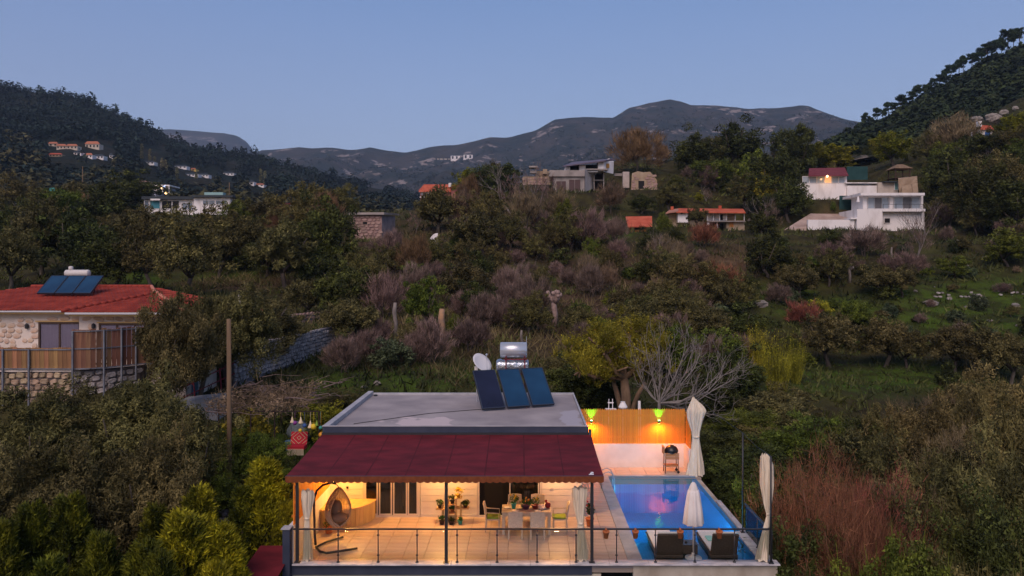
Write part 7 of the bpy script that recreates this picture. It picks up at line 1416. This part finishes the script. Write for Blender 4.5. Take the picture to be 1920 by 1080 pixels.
rwl = hs('retaining_wall','pale dry-stone retaining wall in front of the farmhouse','stone wall',1364,Y-4,450); hp_(rwl,'wall_core',pink_st,(1326,1398,440,450,Y-4,1)); lay(rwl,(X_(1327,Y-4),Y-4.01),(X_(1397,Y-4),Y-4.01),Z_(450,Y-4),Z_(439,Y-4),.9,.42,S_pink)
# upper white house
Y = 155.; h = hs('white_house','white house with maroon roof and lit glazed front on the right hill','house',1550,Y,374); hp_(h,'wall',wht,(1500,1588,344,376,Y,7),(1588.3,1647,348,374,Y-.5,5),(1584,1588,328,343.7,Y+.5,3)); hp_(h,'terrace_slab',wht,(1586,1645,342,343.6,Y-.8,3)); mb = MB(); mb.hexa([P(1516,331,Y-1),P(1591,330,Y-1),P(1587,326,Y+7),P(1516,326,Y+7)],[P(1516,329.6,Y-1),P(1591,328.6,Y-1),P(1584,314,Y+4),P(1517,315.5,Y+4)]); part('roof', mb, maroon, h)
for i, (a, b) in enumerate(((1505,1516),(1518,1530),(1532,1544),(1546,1558),(1560,1571),(1573,1583))): wpx(h,a,b,331.5,343,Y+.6,paleg if i != 3 else emis('lit_pane', (1,.50,.22), .55))
x, y, z = P(1551,330.5,Y-.9); mb = MB(); mb.ball((x,y,z), .22, 8, 6); part('porch_bulb', mb, emis('porch_bulb', (1,.6,.25), 9), h); lighting(lamp('porch_glow', (x,y-.3,z-.2), 60, (1,.55,.25), .2), h)
mb = MB(); bpx(mb,1588,1627,312,337,Y+2,.1); solo('green_screen', mb, tealm, 'dark green netting screen beside the maroon roof', 'screen'); mb = MB(); bpx(mb,1574,1614,367,394,148.,.1); solo('green_screen', mb, tealm, 'dark green netting screen left of the lower white house', 'screen')
h = hs('garden_room','beige garden room with a teal door beside the stone bank','shed',1665,Y,362); hp_(h,'wall',mat('sand_render', (.48,.42,.36), (.55,.49,.43), scale=1, rough=.9),(1646,1684,342,364,Y-1,4)); hp_(h,'roof',slate,(1658,1686,339.5,341.7,Y-2,5)); wpx(h,1677,1683,343,356,Y-1,mat('teal_door', (.15,.30,.30), rough=.6))
mb = MB(); mb.hexa([P(1686,364,152),P(1722,362,152),P(1722,360,160),P(1686,362,160)],[P(1684,336,152.5),P(1719,331,153.5),P(1720,330,160),P(1684,333,160)]); mb.hexa([P(1690,364,151),P(1712,362,151),P(1712,360,152),P(1690,362,152)],[P(1692,350,151.3),P(1708,345,151.5),P(1710,345,152),P(1692,349,152)]); solo('rock_bank', mb, mat('tan_rock', (.30,.22,.15), (.44,.34,.25), scale=.5, rough=.95, bump=.15, bscale=1.5, detail=8), 'tan rocky bank under the thatched gazebo', 'rock')
# gazebo
Y = 158.; g = hs('gazebo','thatched wooden gazebo standing on the rock bank','gazebo',1692,Y,333); x0, x1 = X_(1679,Y), X_(1706,Y)
for x in (x0, x1):
    for dy in (0, 3): mb = MB(); mb.box(x-.1,x+.1,Y+dy-.1,Y+dy+.1,Z_(333,Y)-.5,Z_(315,Y)); part('post', mb, bfrm, g)
mb = MB(); z = Z_(316,Y); mb.hexa([(x0-.5,Y-.6,z),(x1+.5,Y-.6,z),(x1+.5,Y+3.6,z),(x0-.5,Y+3.6,z)],[(x0+1.0,Y+1.2,Z_(306.5,Y)),(x1-.9,Y+1.2,Z_(306.5,Y)),(x1-.9,Y+1.8,Z_(306.5,Y)),(x0+1.0,Y+1.8,Z_(306.5,Y))]); part('roof', mb, mat('thatch', (.16,.11,.07), (.26,.18,.12), scale=2, rough=.95, bump=.1, bscale=5), g); mb = MB(); mb.box(x0,x1,Y-.05,Y,Z_(327,Y),Z_(325.5,Y)); mb.box(x0,x1,Y-.05,Y,Z_(330,Y),Z_(329,Y)); part('rail', mb, bfrm, g); mb = MB(); mb.box(x0-.3,x1+.3,Y-.3,Y+3.3,Z_(334.5,Y),Z_(333,Y)); part('floor', mb, bfrm, g)
# lower white house
Y = 140.; h = hs('white_house','lower white two-storey flat-roofed house with wide glass doors','house',1668,Y,433); hp_(h,'lower_wall',wht,(1607,1654.8,392,434,Y-1.5,8),(1655,1733,398,434,Y-.5,7)); hp_(h,'upper_wall',wht,(1618,1626,367,391.6,Y+1,5),(1668,1675,367,391.6,Y+1,5),(1727,1731,367,391.6,Y+1,5),(1626.2,1667.8,367,370,Y+1,5),(1675.2,1726.8,367,369,Y+1,5)); hp_(h,'roof',wht,(1614,1734,361.5,366.4,Y-.5,8)); hp_(h,'balcony_slab',wht,(1654.5,1735,391.5,396.5,Y-1.7,2)); hp_(h,'inner_wall',mat('interior_beige', (.30,.28,.26), rough=.9),(1619,1730,368,391.4,Y+3,.3))
for a, b in ((1627,1639),(1640,1652),(1653,1667),(1676,1692),(1693,1708),(1709,1726)): wpx(h,a,b,370,391,Y+1.6,paleg if a not in (1640,1693) else mat('dim_pane', (.16,.16,.17), rough=.3))
wpx(h,1658,1668,409.5,418,Y-.5,drk); hp_(h,'canopy',wht,(1595,1607,408,411,Y-1.5,3)); mb = MB(); [mb.beam(P(a,391.5,Y-1.6),P(a,382,Y-1.6),.07) for a in (1656,1680,1705,1733)]; mb.beam(P(1656,383,Y-1.6),P(1733,383,Y-1.6),.07); part('balcony_rail', mb, metal_dk, h)
mb = MB(); bpx(mb,1515,1602,412,431,Y-1,.6); solo('garden_wall', mb, wht, 'long low white wall left of the lower white house', 'wall'); mb = MB(); x, y, z = P(1609,376,Y-1); mb.lathe((x,y,z-.3), [(.3,0),(.32,.05),(.15,.9),(.03,1.15)], 10); solo('parasol', mb, wht, 'small closed white parasol on the roof terrace of the lower white house', 'parasol')
mb = MB(); mb.hexa([P(1468,433,Y-1),P(1600,432,Y-.2),P(1600,425,Y+9),P(1500,428,Y+9)],[P(1470,431,Y-.8),P(1600,412,Y),P(1598,396,Y+9),P(1528,395,Y+9)]); solo('earth_bank', mb, mat('bare_earth', (.34,.25,.21), (.46,.36,.31), scale=.5, rough=.95, bump=.1, bscale=2, detail=8), 'bare pinkish earth ramp behind the long low white wall', 'earth bank')
for i, (px, py, w, hh) in enumerate(((1563,400,12,26),)): ptree('yellow', px, 408, 11, 16, Y=145)
# little house with blue door and crag
Y = 205.; h = hs('little_house','tiny white house with blue door and red roof under the crag','house',1849,Y,257); hp_(h,'wall',wht,(1837,1861,243,257.5,Y,4)); mb = MB(); mb.hexa([P(1838,243.5,Y-.5),P(1864,243.5,Y-.5),P(1862,240,Y+4.5),P(1840,240,Y+4.5)],[P(1840,235,Y+2),P(1858,236,Y+2),P(1858,235.6,Y+2.4),P(1840,234.6,Y+2.4)]); part('roof', mb, redr, h); hp_(h,'door',mat('blue_door', (.02,.09,.30), rough=.6),(1847,1857,247,257,Y-.08,.06)); hp_(h,'chimney',wht,(1835,1841,227,237,Y-.8,1.2))
for px, py, Y, rx, rz, lb in ((1832,224,212,1.9,.9,'pale rounded crag block left above the little white house'),(1862,222,212,2.3,1.5,'big pale crag block right above the little white house'),(1882,212,214,1.3,1.0,'pale crag block uphill from the little white house'),(1904,203,216,1.0,.7,'small pale rock high at the right edge')): x, y, z = P(px, py, Y); mb = MB(); mb.ball((x,y,z), (rx,rx*.7,rz), 12, 8, .16, random.Random(px)); solo('crag', mb, rk, lb, 'rock', 'pale crag blocks on the right ridge')
for x0, x1, t_, b_, Y, lb in ((1820,1860,284,303,175,'pale stone stub wall on the right slope below the little house'),(1885,1915,259,276,195,'ochre stone stub wall at the right edge'),(1838,1848,228,228.5,205,None)):
    if lb: w = hs('stub_wall', lb, 'stone wall', (x0+x1)/2, Y, b_); hp_(w,'wall_core',yst,(x0,x1,t_+1,b_+4,Y,1)); lay(w,(X_(x0,Y),Y-.01),(X_(x1,Y),Y-.01),Z_(b_,Y),Z_(t_,Y),1.2,.6,S_pink)
pole(1829,228,262,200,.14,'thin utility pole left of the little house with the blue door')
# terrace banks of rubble on the right slope
tb_ = thing('rubble_terrace','broken rubble terrace bank of ochre stones on the right-hand slope','stone wall',(X_(1800,88),88,float(gz(X_(1800,88),88)))); a, b = (X_(1740,86),86.),(X_(1925,88),88.); lay(tb_,a,b,lambda u: float(gz(a[0]+(b[0]-a[0])*u,87))-.1,lambda u: float(gz(a[0]+(b[0]-a[0])*u,87))+.75+.35*math.sin(u*17),.6,.24,S_grey,maxn=60,miss=.6)
# far villages
def rhit(rdg, px, py):
    Y = np.linspace(rdg.Y0*1.02, rdg.Yc, 600); X = (px-VX)/F*Y; k = np.where(rdg.z(X, Y) >= CH-(py-VY)/F*Y)[0]; return float(Y[k[0]]) if len(k) else None
cream = mat('far_cream', (.50,.44,.36), (.58,.52,.44), scale=.2, rough=.9); roof_o = mat('far_orange_roof', (.42,.16,.09), rough=.9)
def vill(x0, x1, top, bot, rfm, lb, wallm=wht, rdg=left, flat=False):
    Y = rhit(rdg, (x0+x1)/2, bot)
    if Y is None: return
    s = 1; h = hs('village_house', lb, 'house', (x0+x1)/2, Y, bot); rt_ = 0 if flat else (bot-top)*.35; hp_(h,'wall',wallm,(x0,x1,top+rt_,bot+2,Y,6*Y/600)); mb = MB(); ov = (x1-x0)*.06; d = 6*Y/600
    if flat: mb.hexa([P(x0-ov,top,Y-.5),P(x1+ov,top,Y-.5),P(x1+ov,top,Y+d),P(x0-ov,top,Y+d)],[P(x0-ov,top-1,Y-.5),P(x1+ov,top-1,Y-.5),P(x1+ov,top-1,Y+d),P(x0-ov,top-1,Y+d)])
    else: mb.hexa([P(x0-ov,top+rt_,Y-.5),P(x1+ov,top+rt_,Y-.5),P(x1+ov,top+rt_-.3,Y+d),P(x0-ov,top+rt_-.3,Y+d)],[P(x0+ov*2,top,Y+d*.4),P(x1-ov*2,top,Y+d*.4),P(x1-ov*2,top,Y+d*.6),P(x0+ov*2,top,Y+d*.6)])
    part('roof', mb, rfm, h); n = max(1, int((x1-x0)/6)); zz0, zz1 = Z_(bot-(bot-top)*.15,Y), Z_(top+rt_+(bot-top)*.12,Y)
    for k in range(n):
        c = X_(x0+(x1-x0)*(k+.5)/n, Y); mb = MB(); w = (x1-x0)/n*Y/F*.2; mb.box(c-w,c+w,Y-.15,Y-.02,zz0+(zz1-zz0)*.2,zz1); part('window', mb, drk, h)
for a in ((91,108,266,275,roof_o,'pale house at the left end of the far village row',cream),(106,124,270,280,roof_o,'house with orange roof, second from the left in the far village row',cream),(125,145,270,280,roof_o,'house with orange roof, third from the left in the far village row',cream),(160,186,265,279,roof_o,'tall cream house at the right end of the upper far village row',cream),
 (138,152,283,291,slate,'small white house below the orange-roofed far houses'),(161,173,287,297,roof_o,'white house on the lower far row, left of the bright one'),(176,194,289,298,slate,'bright white house in the middle of the lower far row'),(205,211,287,297,slate,'narrow white house at the right end of the lower far row'),(92,116,287,294,redr,'dark house with dull red roof below the far village row',yst),
 (268,289,301,308,slate,'white house at the foot of the left pair of poplars'),(327,350,309,316,slate,'white house right of the tall poplars'),(346,372,324,331,slate,'long white house low in the far valley'),(373,391,325,332,slate,'white house joined to the long one low in the far valley'),(418,438,322,329,slate,'white far house before the two slim poplars'),(468,476,337,348,slate,'narrow white tower-like house in the far valley'),(478,495,344,350,roof_o,'low white house beside the narrow tower-like one'),
 (698,712,331,340,roof_o,'greyish far house beyond the round dark trees',pink_st)): vill(*a)
vill(358,367,315,321,roof_o,'small yellow-lit house among the far poplars', mat('lit_yellow_wall', (.75,.50,.12), rough=.8))  # walls coloured a plain yellow
for a in ((845,868,292,300,slate,'long white building alone on the far mountainside',wht),(869,886,290,299,slate,'white building beside the long one on the far mountainside',wht),(820,843,297,300,slate,'low pale wall-like building left of the pair on the far mountainside',cream)): vill(*a, rdg=far, flat=True)
# chairs behind the picket fence
for px, lb in ((1145,'small white garden chair seen over the picket fence, left of the pollard trunk'),(1168,'round pale stool top seen over the picket fence'),(1199,'pale cloth hanging behind the picket fence right of the pollard trunk')):
    Y = 35.; x = X_(px, Y); z = float(gz(x, Y)); mb = MB(); zz = Z_(768, Y)
    if px == 1145: [mb.beam((x+a,Y,z),(x+a*.6,Y,Z_(748,Y)),.03) for a in (-.14,.14)]; mb.box(x-.14,x+.14,Y-.03,Y,Z_(756,Y),Z_(754,Y)); mb.box(x-.25,x+.25,Y-.3,Y+.1,zz,zz+.05)
    elif px == 1168: mb.lathe((x,Y,Z_(765,Y)), [(.2,0),(.22,.05),(.1,.28),(.12,.30)], 12); mb.beam((x,Y,z),(x,Y,Z_(765,Y)),.04)
    else: mb.hexa([(x-.1,Y,z),(x+.12,Y,z),(x+.12,Y+.08,z),(x-.1,Y+.08,z)],[(x-.06,Y,Z_(752,Y)),(x+.05,Y,Z_(752,Y)),(x+.05,Y+.06,Z_(752,Y)),(x-.06,Y+.06,Z_(752,Y))])
    solo('garden_chair' if px == 1145 else 'stool' if px == 1168 else 'hanging_cloth', mb, wht, lb, 'chair' if px == 1145 else 'stool' if px == 1168 else 'cloth')
# ------------------------------------------------------------------ dusk air
mb = MB(); mb.box(-5200,5200,-60,6200,-41,960); hz = put('haze', mesh_of('haze', mb, None), kind='stuff'); hm = bpy.data.materials.new('haze'); hm.use_nodes = True; t = hm.node_tree; t.nodes.clear(); o_ = t.nodes.new('ShaderNodeOutputMaterial'); v = t.nodes.new('ShaderNodeVolumePrincipled'); v.inputs['Color'].default_value = (.50,.70,1,1); v.inputs['Density'].default_value = .000095; v.inputs['Anisotropy'].default_value = 0.0; t.links.new(v.outputs[0], o_.inputs['Volume']); hz.data.materials.append(hm); hz['label'] = 'pale blue dusk haze thickening towards the far mountains'; hz['category'] = 'haze'
write_labels()
